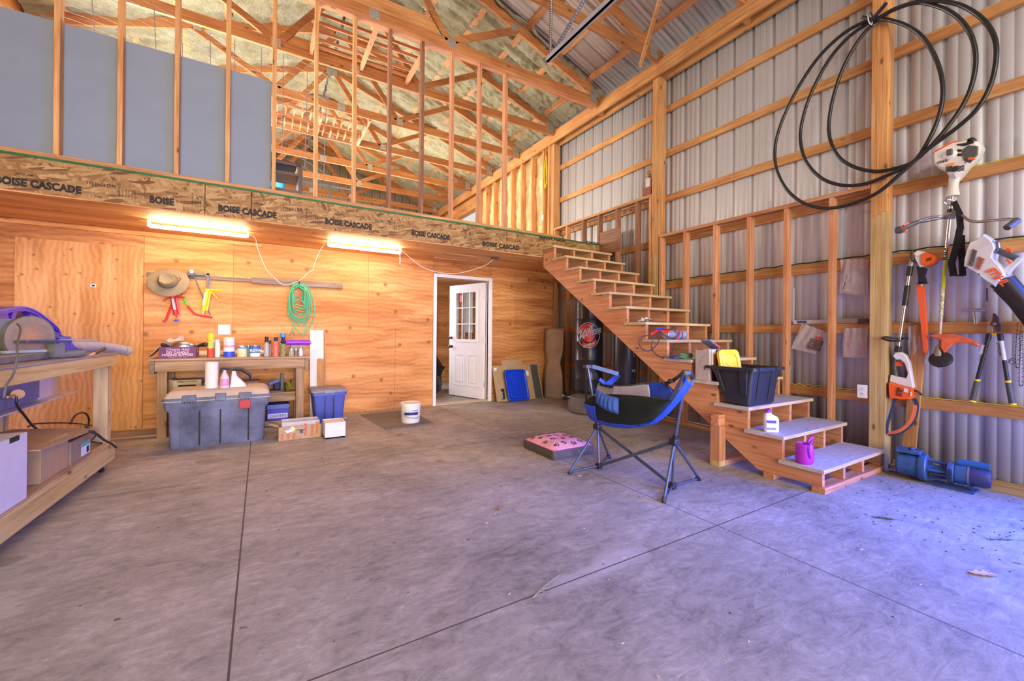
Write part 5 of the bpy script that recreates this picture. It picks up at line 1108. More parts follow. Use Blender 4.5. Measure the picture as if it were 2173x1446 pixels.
part('shipping_label', bb(MB(), sa+.03, sa+.18, .0385, .0395, z+.02, z+.10), plain('label_white', (.75, .74, .76), .6, var=.05), t); part('green_label', bb(MB(), sa+.03, sa+.18, .038, .0384, z+.085, z+.115), plain('mint_label', (.10, .50, .32), .6), t)
part('barcode', bb(MB(), sa+.05, sa+.09, .0375, .0384, z+.03, z+.075), INK, t)
sW, ztw = sy(56, 903, .015)
t = thing('banker_box', 'large white cardboard box with a hand hole at the left edge', 'box', B(sW+.3, .2, z))
WB = plain('white_box_card', (.64, .58, .54), .7, var=.03)
part('box', bb(MB(), sW, sW+.62, .01, .40, z, .60), WB, t, bev=.004)
hp, hzv = sy(30, 933, .009)
part('hand_hole', bb(MB(), hp-.05, hp+.04, .0085, .0105, hzv-.014, hzv+.014), INK, t)
part('raised_flap', MB().prism([B(sW-.004, .02, .40), B(sW-.004, .36, .40), B(sW-.03, .30, .50), B(sW-.004, .02, .598)], (0, 0, 0), -bu*-.004), WB, t)
# ================================================================ HAMMOCK CHAIR AND FLOOR THINGS
FT = [P(1208, 1007, 2, 0), P(1408, 1068, 2, 0), P(1484, 1020, 2, 0), P(1293, 973, 2, 0)]
HL, HR_ = P(1268, 906, 1, 2.79), P(1431, 938, 1, 2.04); TLp, TRp = P(1247, 779, 1, 2.88), P(1456, 792, 1, 1.93)
JL, JR = P(1271, 989, 2, .035), P(1427, 1031, 2, .035)
t = thing('hammock_chair', 'blue folding hammock chair with crossed dark tube legs', 'chair', (2.62, 2.42, 0))
FR = plain('frame_grey', (.10, .12, .17), .35, .6, var=.05)
def ft(a, b, r=.011): return MB().tube([a, b], r, 12)
up = Vector((0, 0, .012))
for f_, h_ in ((FT[0], HL), (FT[3], HL), (FT[1], HR_), (FT[2], HR_)):
    lg = part('leg', ft(f_+up, h_), FR, t); part('foot', MB().tube([f_+Vector((0, 0, .002)), f_+(h_-f_).normalized()*.045], .017, 10), BLACK, lg)
for f_, j_ in ((FT[0], JL), (FT[3], JL), (FT[1], JR), (FT[2], JR)): part('spreader', ft(f_+up*1.6, j_, .009), FR, t)
for j_, h_ in ((JL, HL), (JR, HR_)):
    part('centre_strut', ft(j_, h_, .010), FR, t); part('joint', MB().obox(j_, .045, .05, .045), BLACK, t, bev=.005); part('hub', MB().obox(h_, .06, .06, .05), BLACK, t, bev=.008)
part('cross_bar', MB().bar(HL, JR, .012, .026), FR, t, bev=.003); part('cross_bar', MB().bar(JL, HR_, .012, .026), FR, t, bev=.003)
for h_, T_ in ((HL, TLp), (HR_, TRp)):
    d = (T_-h_); m_ = part('mast', ft(h_, T_, .0135), FR, t); part('sleeve', MB().tube([h_, h_+d*.10], .019, 12), BLACK, m_)
    part('cap', MB().lathe([(.001, -.012), (.036, -.012), (.040, .0), (.036, .016), (.018, .02), (.001, .02)], T_, 20, sx=1.1, sy=.8), GREYP, t)
# sling
da = (TRp-TLp); da.z = 0; LA = da.length; da.normalize(); qa = Vector((-da.y, da.x, 0)); O_ = (TLp+TRp)/2; O_.z = 0
if qa.x < 0: qa = -qa
def S(s, q, z): return O_+da*s+qa*q+Vector((0, 0, z))
def PQ(px, py, q):
    d = RR*((px-CX)/FPX) - UU*((py-CY)/FPX) + _f; e = Vector((0, 0, EYE)); k = (O_+qa*q-e).dot(qa)/d.dot(qa); return e+d*k
def crv(pts, q, n=6): return smooth_path([PQ(x, y, q if not isinstance(q, list) else q[i]) for i, (x, y) in enumerate(pts)], n)
near = crv([(1246, 848), (1262, 841), (1290, 838), (1323, 839), (1360, 842), (1400, 847), (1424, 850)], -.15)
blow = crv([(1244, 862), (1254, 885), (1288, 897), (1325, 901), (1357, 901), (1392, 888), (1424, 852)], -.06)
bout = crv([(1243, 865), (1253, 889), (1288, 903), (1325, 908), (1357, 906), (1394, 896), (1432, 862)], -.03)
inn = crv([(1256, 850), (1270, 866), (1290, 880), (1330, 886), (1370, 884), (1400, 870), (1425, 850)], .06)
far = crv([(1268, 812), (1283, 817), (1310, 819), (1340, 818), (1370, 814), (1400, 812), (1420, 822)], .15)
def surf(a, b, u, v, bow=0):
    n = len(a)-1; f = u*n; i = min(int(f), n-1); k = f-i; p = a[i].lerp(a[i+1], k); q = b[i].lerp(b[i+1], k); r = p.lerp(q, v); r += qa*(-bow*math.sin(PI*v)); return r
BM = plain('black_mesh_fabric', (.006, .010, .007), .9, var=.6, sc=3); BF_ = plain('chair_blue', (.012, .075, .66), .6, var=.18, sc=10, bmp=.3); WMS = plain('pale_mesh', (.50, .47, .60), .8, var=.12, sc=7)
def panel(name, a, b, u0, u1, v0, v1, m, bow=0, th=.004, nu=24, nv=8): return part(name, MB().grid(lambda u, v: surf(a, b, u0+(u1-u0)*u, v0+(v1-v0)*v, bow)+Vector((0, 0, .002*math.sin(u*30))), nu, nv), m, t, solid=th, ang=70)
panel('back_panel', near, blow, 0, 1, 0, 1, BM, .03)
panel('blue_border', blow, bout, 0, 1, 0, 1, BF_, .004, .006)
panel('blue_patch', near, blow, 0, .24, .42, 1, BF_, .042, .004)
panel('seat_panel', bout, inn, 0, 1, 0, 1, BM, 0, .005)
panel('front_panel', inn, far, .0, .28, 0, 1, plain('taupe_mesh', (.30, .27, .30), .8, var=.1), -.02); panel('front_panel', inn, far, .28, .70, 0, 1, WMS, -.02); panel('blue_border', inn, far, .66, 1, 0, 1.02, BF_, -.035, .008)
r0 = crv([(1357, 902), (1380, 896), (1404, 874), (1426, 850), (1444, 824), (1457, 800)], [-.055, -.06, -.07, -.07, -.05, -.02]); r1 = crv([(1357, 906), (1393, 897), (1422, 874), (1443, 850), (1458, 832), (1468, 816)], [-.03, -.03, -.03, -.02, .0, .0])
panel('side_band', r0, r1, 0, 1, 0, 1, BF_, .015, .008)
part('piping', MB().tube(near, .005, 8), BLACK, t); part('piping', MB().tube(bout, .005, 8), GREYP, t); part('piping', MB().tube(far, .006, 8), FR, t)
def strap(pts, w, m, th=.004): 
    pts = smooth_path(pts, 5); mb = MB()
    for a, b in zip(pts, pts[1:]): mb.bar(a, b+(b-a)*.08, th, w, (0, 0, 1))
    return part('strap', mb, m, t)
WEB = plain('black_webbing', (.010, .010, .012), .85)
strap([PQ(1243, 777, -.03), PQ(1243, 820, -.06), PQ(1245, 862, -.08)], .055, WEB); strap([PQ(1250, 778, .02), PQ(1264, 797, .06), PQ(1270, 812, .12)], .03, WEB); strap([PQ(1270, 800, .08), PQ(1273, 815, .13), PQ(1300, 822, .13)], .02, BLACK)
strap([PQ(1452, 792, -.03), PQ(1440, 818, -.10), PQ(1424, 849, -.15)], .03, WEB); strap([PQ(1452, 788, .03), PQ(1434, 804, .10), PQ(1412, 815, .14)], .028, BLACK)
strap([PQ(1462, 790, .03), PQ(1470, 805, .03), PQ(1467, 818, .01)], .035, plain('slate_strap', (.07, .09, .14), .6)); strap([PQ(1257, 778, .03), PQ(1288, 787, .12), PQ(1312, 794, .2)], .035, plain('slate_blue_strap', (.10, .16, .30), .6), .005)
strap([PQ(1312, 795, .2), PQ(1300, 808, .18), PQ(1288, 817, .15)], .045, BF_, .006); strap([PQ(1272, 805, .10), PQ(1285, 815, .15)], .03, BF_, .006)
part('buckle', MB().obox(PQ(1425, 808, .11), .03, .05, .025, rz=.8), BLACK, t, bev=.004)
# pillow hanging over the near rim
pc = PQ(1291, 849, -.20)
def pil(u, v, s):
    x = (u-.5)*.235; zz = (v-.5)*.125; e = (1-abs(2*u-1)**3)*(1-abs(2*v-1)**3); w_ = .010*math.sin(u*38)*(1-v*.7)*e
    return pc+da*(x)+Vector((0, 0, zz-.05*(u-.5)-.02*math.cos((u-.5)*3)))+qa*(s*(.034*e+w_)-.02)+Vector((0, 0, -.06*max(0, u-.86)))
mb = MB().grid(lambda u, v: pil(u, v, 1), 26, 12).grid(lambda u, v: pil(u, v, -1), 26, 12)
part('pillow', mb, plain('pillow_blue', (.035, .10, .42), .75, var=.15, sc=8, bmp=.3), t, ang=80)
# dog cushion
t = thing('dog_cushion', 'pink paw-print dog cushion with dark sides on the concrete', 'cushion', (2.56, 3.33, 0))
cx0, cx1, cy0, cy1 = 2.31, 2.80, 3.08, 3.60
def paw_mat():
    m, nt, b = _base('pink_fleece'); v = coords(nt); n = noi(nt, v, 25, 5, .7); nt.links.new(ramp(nt, n, [(.3, (.70, .27, .36)), (.7, (.90, .46, .52))]), b.inputs['Base Color'])
    b.inputs['Roughness'].default_value = .95; bump(nt, b, noi(nt, v, 90, 4), .6, .006); return m
def ctop(x, y):
    u = (x-cx0)/(cx1-cx0); w_ = (y-cy0)/(cy1-cy0); e = (1-abs(2*u-1)**4)*(1-abs(2*w_-1)**4)
    return .085+.055*e+.014*noise.noise(Vector((x*7, y*7, 1)))*e
part('top', MB().grid(lambda u, v: Vector((cx0+(cx1-cx0)*u, cy0+(cy1-cy0)*v, ctop(cx0+(cx1-cx0)*u, cy0+(cy1-cy0)*v))), 40, 40), paw_mat(), t, ang=80)
sd = [Vector((p.x, p.y, 0)) for p in rrect((cx0+cx1)/2, (cy0+cy1)/2, cx1-cx0, cy1-cy0, .02, 0, 4)]
dense = []
for i in range(len(sd)):
    a, b = sd[i], sd[(i+1) % len(sd)]; k_ = max(1, int((b-a).length/.03)); dense += [a.lerp(b, j/k_) for j in range(k_)]
cc = Vector(((cx0+cx1)/2, (cy0+cy1)/2, 0))
ring = lambda z, k: [cc+(p-cc)*(k+.006*noise.noise(p*16+Vector((0, 0, z*30))))+Vector((0, 0, z)) for p in dense]
part('side', MB().loft([ring(.0, .985), ring(.02, 1.01), ring(.05, 1.015), ring(.08, 1.0), ring(.086, .99)], cap=False), plain('charcoal_fabric', (.085, .075, .07), .8, var=.3, sc=12, bmp=.3), t, ang=70)
part('piping', MB().tube(ring(.087, .995), .004, 6, True), plain('magenta_piping', (.28, .03, .22), .6), t)
PD = plain('paw_dark', (.13, .055, .07), .9)
random.seed(5); k = 0
for i in range(5):
    for j in range(4):
        x = cx0+.055+.098*i+(.0 if j % 2 else .03); y = cy0+.07+.125*j+random.uniform(-.02, .02)
        if x > cx1-.04: continue
        a = random.uniform(0, 6.28); mb = MB()
        for rx, ry, r_ in ((0, -.010, .017), (-.021, .012, .0075), (-.008, .023, .008), (.008, .023, .008), (.021, .012, .0075)):
            px_, py_ = x+rx*math.cos(a)-ry*math.sin(a), y+rx*math.sin(a)+ry*math.cos(a)
            mb.grid(lambda u, v: Vector((px_+r_*v*math.cos(2*PI*u), py_+r_*v*math.sin(2*PI*u), ctop(px_+r_*v*math.cos(2*PI*u), py_+r_*v*math.sin(2*PI*u))+.0025)), 10, 2)
        part('paw_print', mb, PD, t)
# leaves, debris
def leaf(label, x, y, r, m, curl=.35, n=1, a0=0):
    mb = MB()
    def f(u, v):
        w_ = math.sin(PI*min(1, u*1.0))**.7*(v-.5)*.8*(1+.25*math.sin(u*22)); lx = (u-.5)*2; ca, sa = math.cos(a0), math.sin(a0); X, Y = lx*r, w_*r
        return Vector((x+X*ca-Y*sa, y+X*sa+Y*ca, .004+r*curl*(abs(w_)**1.5*2+.25*(lx*lx))+.002*math.sin(u*30+v*9)))
    solo('dry_leaf', mb.grid(f, 14, 6), m, label, 'leaf', solid=.001, ang=80)
LB_ = plain('dry_leaf_brown', (.36, .20, .10), .8, var=.3, sc=30); LP = plain('dry_leaf_pink', (.55, .36, .30), .8, var=.2, sc=30)
leaf('curled brown leaf on the concrete left of the dog cushion', 1.40, 3.56, .035, LB_, .9)
leaf('crumpled brown leaf cluster on the open concrete in the centre', 1.371, 2.395, .032, LB_, 1.0, a0=.3)
leaf('small brown leaf on the concrete in front of the pail', 1.358, 4.72, .035, LB_, .7)
leaf('pinkish dry leaf lying flat on the bluish floor far right', 3.06, .56, .06, LP, .25, a0=-.7)
leaf('tiny pink leaf scrap on the concrete in the centre', *P(1032, 1112, 2, 0)[:2], .012, plain('pink_scrap', (.8, .42, .38), .7), .3)
leaf('dry leaf under the crossing bars of the chair', *P(1230, 1012, 2, 0)[:2], .03, LP, .4)
leaf('greenish leaf on the floor below the bottom stair', *P(1790, 1030, 2, 0)[:2], .045, plain('sage_leaf', (.24, .42, .40), .8), .2, a0=.8)
def sprig(label, px, py, L_, n, m, a0, seed):
    random.seed(seed); c = P(px, py, 2, .004); mb = MB()
    e = c+Vector((math.cos(a0), math.sin(a0), 0))*L_; mb.tube([c, c.lerp(e, .5)+Vector((0, 0, .006)), e], .0015, 5)
    for i in range(n):
        q = c.lerp(e, i/n*.6); a = a0+random.uniform(-1.3, 1.3); mb.tube([q, q+Vector((math.cos(a), math.sin(a), .15))*random.uniform(.02, .05)], [.0022, .0005], 4)
    solo('plant_sprig', mb, m, label, 'sprig')
GN_ = plain('needle_green', (.06, .10, .04), .8)
sprig('dark green evergreen sprig on the bluish concrete', 1850, 1097, .16, 16, GN_, -.9, 1)
sprig('broken green weed stalk on the floor by the right edge', 2095, 1145, .2, 12, GN_, -.6, 2)
sprig('pale grass stalks lying across the floor joint', 1130, 1268, .22, 7, plain('grass_pale', (.30, .30, .20), .8), .35, 3)
random.seed(11); mb = MB()
for i in range(420):
    z_ = random.random()
    if z_ < .45: x, y = random.uniform(3.2, 4.75), random.uniform(.1, 1.42)
    elif z_ < .6: x, y = random.uniform(3.5, 4.6), random.uniform(1.9, 3.0)
    elif z_ < .7: x, y = random.uniform(3.7, 4.8), random.uniform(5.2, 6.3)
    else: x, y = random.uniform(-1, 4), random.uniform(.6, 6)
    if 3.4 < x < 4.72 and 1.38 < y < 5: continue
    r_ = random.uniform(.002, .007); a = random.uniform(0, PI); mb.obox((x, y, .0015), r_*random.uniform(1, 4), r_, .002, rz=a)
tag(part('debris', mb, plain('debris', (.10, .08, .06), .9, var=.9, sc=2)), 'small dark chips and crumbs scattered over the concrete', 'debris', kind='stuff')
mb = MB()
for i in range(170):
    x, y = (random.uniform(2.6, 4.4), random.uniform(.3, 1.4)) if i % 3 else (random.uniform(.5, 3), random.uniform(.7, 3)); r_ = random.uniform(.0015, .004); mb.obox((x, y, .0015), r_*random.uniform(1, 5), r_, .002, rz=random.uniform(0, PI))
tag(part('wood_shavings', mb, plain('pale_chips', (.62, .52, .40), .8, var=.2)), 'pale wood shavings scattered over the concrete', 'debris', kind='stuff')
# sheet-metal channels, bags of the boxing gear
CHM = plain('dull_sheet_metal', (.40, .33, .26), .5, .2, var=.2, sc=4)
def chan(name, label, x0, y0, x1, y1, zt, neck, dy):
    def pr(z):
        k = 1-neck*math.exp(-((z-.66)/.16)**2); c = ((x0+x1)/2, (y0+y1)/2); return [(c[0]+(x0-c[0])*k, c[1]+(y0-c[1])*k), (c[0]+(x1-c[0])*k, c[1]+(y1-c[1])*k)]
    rs = []
    for i in range(25):
        z = zt*i/24; (a, b), (c, d) = pr(z); off = .05*z
        rs.append([Vector((a+off-.0, b+dy+off, z)), Vector((a+off, b+off, z)), Vector((c+off, d+off, z)), Vector((c+off+.02, d+dy+off, z))])
    solo(name, MB().loft(rs, closed=False, cap=False), CHM, label, 'metal channel', solid=.002)
chan('metal_channel', 'waisted grey sheet-metal channel leaning in the corner', 4.45, 6.16, 4.55, 5.83, 1.27, .32, .12)
t = thing('punching_bag', 'tall black freestanding punching bag with a red round logo under the stairs', 'punching bag', (4.21, 4.76, 0))
bx_, by_ = 4.215, 4.765; BV = plain('black_vinyl', (.022, .020, .026), .28, var=.25, sc=5, bmp=.25)
prof = [(.001, .30), (.16, .30), (.205, .34), (.208, .5), (.211, .515), (.207, .53), (.207, .78), (.211, .79), (.207, .80), (.207, 1.05), (.211, 1.06), (.207, 1.07), (.207, 1.38), (.210, 1.39), (.206, 1.40), (.205, 1.62), (.19, 1.70), (.001, 1.72)]
part('bag', MB().lathe(prof, (bx_, by_, 0), 40), BV, t)
part('base', MB().lathe([(.001, 0), (.26, 0), (.30, .03), (.31, .14), (.27, .24), (.14, .28), (.10, .30), (.001, .30)], (bx_, by_, 0), 36), plain('grey_brown_base', (.13, .115, .10), .6, var=.25, sc=6), t)
def onbag(px, py, off=.002):
    d = RR*((px-CX)/FPX) - UU*((py-CY)/FPX) + _f; r = .212+off; ox, oy = -bx_, -by_; a = d.x**2+d.y**2; b = 2*(ox*d.x+oy*d.y); c = ox*ox+oy*oy-r*r; D = b*b-4*a*c
    k = (-b-math.sqrt(max(D, 0)))/(2*a); return Vector((d.x*k, d.y*k, EYE+d.z*k))
def bagpatch(name, fn, m, off=.002): return part(name, MB().grid(lambda u, v: onbag(*fn(u, v), off), 24, 4), m, t, ang=80)
lcx, lcy = 1249, 712
def annulus(r0, r1, a0, a1): return lambda u, v: (lcx+(r0+(r1-r0)*v)*.86*math.cos(a0+(a1-a0)*u), lcy+(r0+(r1-r0)*v)*math.sin(a0+(a1-a0)*u))
RV = plain('logo_red', (.70, .03, .02), .4); WV = plain('logo_white', (.72, .72, .76), .4)
bagpatch('logo_ring', annulus(26.5, 27.5, 0, 2*PI), WV); bagpatch('logo_disc', annulus(.5, 15, 0, 2*PI), RV); bagpatch('logo_arc', annulus(18, 24.5, 3.3, 5.2), RV); bagpatch('logo_arc', annulus(18, 25, .5, 2.3), RV)
tx = onbag(1227, 714, .006); ty = onbag(1262, 700, .006); ux = (ty-tx)
def bagtext(s, px, py, size):
    o = text(s, size, (0, 0, 0), (1, 0, 0), (0, 0, 1), WV, t, 'lettering', .0003, .0035, shear=.2, space=.95)
    for v in o.data.vertices:
        q = onbag(px+v.co.x*141.5*.9, py-v.co.z*141.5-v.co.x*141.5*.30, .004); v.co = q
bagtext('WAVE', 1222, 714, .105); bagtext('MASTER', 1229, 721, .105)
bagtext('BOXING', 1238, 738, .05)
t = thing('punching_bag', 'second black bag with small white print on its right side under the stairs', 'punching bag', (4.38, 4.2, 0))
part('bag', MB().lathe([(.001, .47), (.13, .47), (.150, .49), (.155, .55), (.155, 1.40), (.14, 1.46), (.001, 1.46)], (4.385, 4.20, 0), 24), plain('black_leather', (.028, .03, .042), .35, var=.25, sc=5), t)
part('stem', MB().lathe([(.001, .18), (.05, .18), (.05, .46), (.10, .469), (.001, .469)], (4.385, 4.20, 0), 16), BLACK, t)
part('base', MB().lathe([(.001, 0), (.24, 0), (.26, .03), (.24, .13), (.08, .179), (.001, .179)], (4.385, 4.20, 0), 28), plain('grey_brown_base', 0), t)
bx_, by_ = 4.385, 4.20
def onbag2(px, py, off):
    d = RR*((px-CX)/FPX) - UU*((py-CY)/FPX) + _f; r = .155+off; a = d.x**2+d.y**2; b = -2*(bx_*d.x+by_*d.y); c = bx_**2+by_**2-r*r; D = max(b*b-4*a*c, 0); k = (-b-math.sqrt(D))/(2*a); return Vector((d.x*k, d.y*k, EYE+d.z*k))
for s, px, py, sz in (('WA', 1341, 790, .055), ('C', 1343, 757, .09)):
    o = text(s, sz, (0, 0, 0), (1, 0, 0), (0, 0, 1), WV, t, 'lettering', .0003, .002)
    for v in o.data.vertices: v.co = onbag2(px+v.co.x*130*.6, py-v.co.z*150, .003)
# ================================================================ THINGS ON THE STAIRS
def rq(x0, x1, y0, y1, z, r=.02, n=4): return [Vector((p.x, p.y, z)) for p in rrect((x0+x1)/2, (y0+y1)/2, x1-x0, y1-y0, r, 0, n)]
z3 = tread_z(3)+.001
t = thing('storage_bin', 'black plastic storage bin standing on the third stair', 'bin', (3.72, 2.1, z3))
BP = plain('bin_black', (.022, .024, .030), .42, var=.15)
hb = .335
b0, b1 = (3.585, 4.00, 2.01, 2.24), (3.555, 4.05, 1.955, 2.40)
mb = MB().loft([rq(b0[0]+.02, b0[1]-.02, b0[2]+.02, b0[3]-.02, z3), rq(*b0, z3+.012, .03), rq(3.578, 4.016, 1.994, 2.268, z3+.19, .03), rq(b1[0]+.02, b1[1]-.02, b1[2]+.02, b1[3]-.02, z3+hb-.03, .03), rq(b1[0]-.01, b1[1]+.01, b1[2]-.01, b1[3]+.01, z3+hb-.028, .03), rq(b1[0]-.01, b1[1]+.01, b1[2]-.01, b1[3]+.01, z3+hb, .03), rq(b1[0]+.02, b1[1]-.02, b1[2]+.02, b1[3]-.02, z3+hb, .03), rq(b0[0]+.02, b0[1]-.02, b0[2]+.02, b0[3]-.02, z3+.02, .02)], cap=True)
part('body', mb, BP, t, ang=45)
def bside(f, z, face):  # point on the tapered front (-y) or left (-x) face
    k = (z-.012)/(hb-.042); x0 = b0[0]+(b1[0]+.02-b0[0])*k; x1 = b0[1]+(b1[1]-.02-b0[1])*k; y0 = b0[2]+(b1[2]+.02-b0[2])*k; y1 = b0[3]+(b1[3]-.02-b0[3])*k
    return Vector((x0+(x1-x0)*f, y0-.002, z3+z)) if face == 'f' else Vector((x0-.002, y1+(y0-y1)*f, z3+z))
for f in (.22, .66): part('groove', MB().prism([bside(f, .03, 'f'), bside(f+.035, .03, 'f'), bside(f+.035, .30, 'f'), bside(f, .30, 'f')], (0, -.001, 0), (0, .01, 0)), INK, t)
for f0, f1, zl in ((.12, .24, .12), (.72, .90, .10)): part('corner_strut', MB().prism([bside(f0, zl, 's'), bside(f1, zl, 's'), bside(f1, .31, 's'), bside(f0, .31, 's')], (-.014, 0, 0), (.004, 0, 0)), BP, t, bev=.003)
for f in (.15, .75): part('lid_clip', MB().obox(bside(f, .325, 'f')+Vector((0, -.03, 0)), .07, .012, .03), BP, t, bev=.003)
t = thing('bin_lid', 'bright yellow bin lid standing inside the black bin', 'lid', (3.70, 2.15, z3+.03))
def lr(w, h, r, off):
    C_ = P(1549, 780, 1, 2.275); ex = Vector((1, -.12, 0)).normalized(); ez = Vector((-.10, .12, .97)).normalized(); nn = ex.cross(ez).normalized()
    if nn.y > 0: nn = -nn
    return [C_+ex*p.x+ez*p.y+nn*off for p in rrect(0, 0, w, h*.92, r)]
part('rim', MB().loft([lr(.27, .36, .05, -.008), lr(.27, .36, .05, .016), lr(.255, .345, .045, .02), lr(.21, .29, .04, .012), lr(.20, .28, .04, .018), lr(.185, .26, .035, .018), lr(.18, .255, .035, .008), lr(.05, .08, .02, .008)]), YELLOWP, t, ang=45)
C_ = P(1550, 787, 1, 2.27)
for a, b in (((1540, 770), (1556, 788)), ((1556, 788), (1566, 766))): part('moulded_line', MB().tube([P(a[0], a[1], 1, 2.235), P(b[0], b[1], 1, 2.235)], .0015, 5), plain('dull_yellow', (.55, .36, .01), .5), t)
z4 = tread_z(4)+.001
t = thing('carton', 'grey and dark red carton standing on end on the fourth stair', 'box', (3.62, 2.42, z4))
part('box', MB().box(3.565, 2.37, z4, 3.73, 2.515, z4+.295), plain('grey_card', (.47, .40, .38), .7, var=.05), t, bev=.003)
part('red_side', MB().box(3.60, 2.3665, z4+.004, 3.728, 2.3695, z4+.29), plain('wine_card', (.17, .02, .045), .5, var=.3), t)
part('white_band', MB().box(3.60, 2.3652, z4+.15, 3.655, 2.3664, z4+.29), WHITE, t); part('orange_print', MB().box(3.62, 2.3642, z4+.12, 3.665, 2.365, z4+.25), plain('rust_print', (.45, .12, .04), .5, var=.4, sc=40), t)
text('50', .05, (3.67, 2.3645, z4+.10), (0, 0, -1), (1, 0, 0), WHITE, t, 'lettering', .0003, .0006)
part('crease', MB().tube([(3.5635, 2.50, z4+.02), (3.5635, 2.455, z4+.2), (3.5635, 2.395, z4+.26)], .001, 4), plain('crease', (.25, .20, .26), .8), t)
part('stamp', MB().box(3.5635, 2.41, z4+.10, 3.5648, 2.425, z4+.135), plain('grey_print', 0), t)
part('red_tab', MB().box(3.5635, 2.435, z4+.288, 3.5648, 2.50, z4+.295), plain('wine_card', 0), t)
c = P(1506, 737, 1, 2.41)
t = thing('blade_pack', 'red and grey flat retail pack leaning on top of the carton', 'package', (c.x, c.y, z4+.297))
R_ = Matrix.Rotation(.45, 3, 'Y')
part('card', MB().obox((c.x+.01, c.y, z4+.34), .17, .10, .012, R_), plain('grey_blue_pack', (.16, .19, .28), .4, var=.3), t)
part('red_stripe', MB().obox(Vector((c.x+.045, c.y-.0, z4+.332)), .095, .102, .014, R_), plain('red_card', (.72, .04, .05), .45), t)
z5 = tread_z(5)+.001
t = thing('tool_pouch', 'small dark blue tool lying on the fifth stair', 'tool', P(1430, 760, 1, 2.70))
a, b = P(1422, 757, 1, 2.72), P(1446, 757, 1, 2.70)
part('body', MB().obox(((a.x+b.x)/2, 2.70, z5+.017), b.x-a.x, .07, .032), plain('dark_indigo', (.05, .045, .16), .5), t, bev=.006)
part('tip', MB().obox((b.x+.02, 2.70, z5+.012), .05, .05, .022), BLACK, t, bev=.004)
mb = MB(); random.seed(2); c = P(1460, 758, 1, 2.66)
for k in range(9):
    pts = [Vector((c.x-.04+.09*math.cos(a_)+random.uniform(-.012, .012), c.y+.035*math.sin(a_), z5+.007+.006*k*.8+.01*abs(math.sin(a_*1.5)))) for a_ in [i*.7+k*.4 for i in range(9)]]
    mb.tube(smooth_path(pts, 4), .0045, 6)
solo('rope_bundle', mb, plain('dull_green_rope', (.09, .20, .11), .8, var=.3), 'tangled dark green cord on the fifth stair', 'rope')
z6 = tread_z(6)+.001
t = thing('electric_grinder', 'grey and red corded power tool lying on the sixth stair', 'power tool', P(1420, 715, 1, 2.97))
A_ = P(1397, 706, 1, 2.96); B_ = P(1452, 706, 1, 2.93); A_.z = B_.z = z6+.052
AL = plain('tool_alu', (.40, .42, .50), .35, .5, var=.2)
part('motor', MB().tube([A_.lerp(B_, .25), A_.lerp(B_, .9)], .045, 24), AL, t, bev=.006)
part('end_plate', MB().tube([A_.lerp(B_, .88), A_.lerp(B_, 1.0)], .05, 20), AL, t, bev=.004)
part('blue_label', MB().tube([A_.lerp(B_, .62), A_.lerp(B_, .8)], .0458, 24), plain('label_sky', (.16, .38, .60), .4, var=.3), t)
part('red_handle', MB().tube(smooth_path([P(1380, 711, 1, 2.92), P(1397, 703, 1, 2.90), P(1418, 703, 1, 2.89)], 5), [.012]*4+[.018]*7, 10), REDP, t)
part('red_bracket', MB().tube(smooth_path([P(1443, 702, 1, 2.88), P(1441, 712, 1, 2.87), P(1436, 722, 1, 2.87)], 4), .010, 8), REDP, t)
part('blue_lever', MB().tube([P(1394, 697, 1, 2.94), P(1406, 698, 1, 2.94)], .010, 8), BLUEP, t)
part('adjuster', MB().tube([B_, P(1456, 709, 1, 2.90)], .008, 8).lathe([(.001, 0), (.012, 0), (.012, .02), (.001, .02)], P(1455, 709, 1, 2.90), 10), STEEL, t)
cb = [(1379, 712), (1365, 714), (1356, 722), (1359, 737), (1370, 745), (1383, 742), (1396, 728), (1400, 712), (1398, 704), (1390, 712), (1383, 728), (1384, 742), (1396, 755), (1412, 759), (1424, 752), (1430, 735), (1432, 715), (1434, 700), (1435, 692), (1428, 698)]
part('power_cord', MB().tube(smooth_path([P(x, y, 1, 2.84+.004*i) for i, (x, y) in enumerate(cb)], 6), .0052, 8), plain('grey_black_cord', (.03, .035, .045), .45), t)
cb = [(1428, 698), (1415, 700), (1400, 700), (1410, 712), (1425, 718), (1440, 722), (1448, 715), (1447, 705)]
part('power_cord', MB().tube(smooth_path([P(x, y, 1, 2.865) for x, y in cb], 6), .0052, 8), plain('grey_black_cord', 0), t)
z7 = tread_z(7)+.001
c = P(1369, 683, 1, 3.24)
t = thing('dust_mask', 'crumpled white mask with dark straps on the seventh stair', 'mask', (c.x, c.y, z7))
def msk(u, v):
    a = PI*u; return Vector((c.x+.085*math.cos(a)*(1-.2*v), c.y-.05+.10*v, z7+.003+.052*math.sin(a)*(.5+.5*math.sin(PI*v))+.008*math.sin(u*20+v*11)))
part('cup', MB().grid(msk, 24, 10), plain('white_fabric', (.72, .70, .76), .8, var=.1, sc=20), t, solid=.002, ang=80)
part('strap', MB().tube(smooth_path([(c.x-.12, c.y-.04, z7+.006), (c.x-.08, c.y-.06, z7+.008), (c.x-.05, c.y-.055, z7+.03), (c.x+.03, c.y-.06, z7+.025), (c.x+.09, c.y-.05, z7+.006), (c.x+.12, c.y-.04, z7+.004)], 5), .005, 6), GREYP, t)
z2 = tread_z(2)+.001
c = (3.665, 1.872)
t = thing('detergent_bottle', 'white jug with a purple cap and navy label on the second stair', 'bottle', (c[0], c[1], z2))
WJ = plain('jug_white', (.82, .80, .86), .35, var=.03)
rb = Matrix.Rotation(-.75, 3, 'Z')
def rj(w, d, z, ox=0): return [Vector((c[0], c[1], z2+z))+rb@Vector((p.x+ox, p.y, 0)) for p in rrect(0, 0, w, d, min(w, d)*.35)]
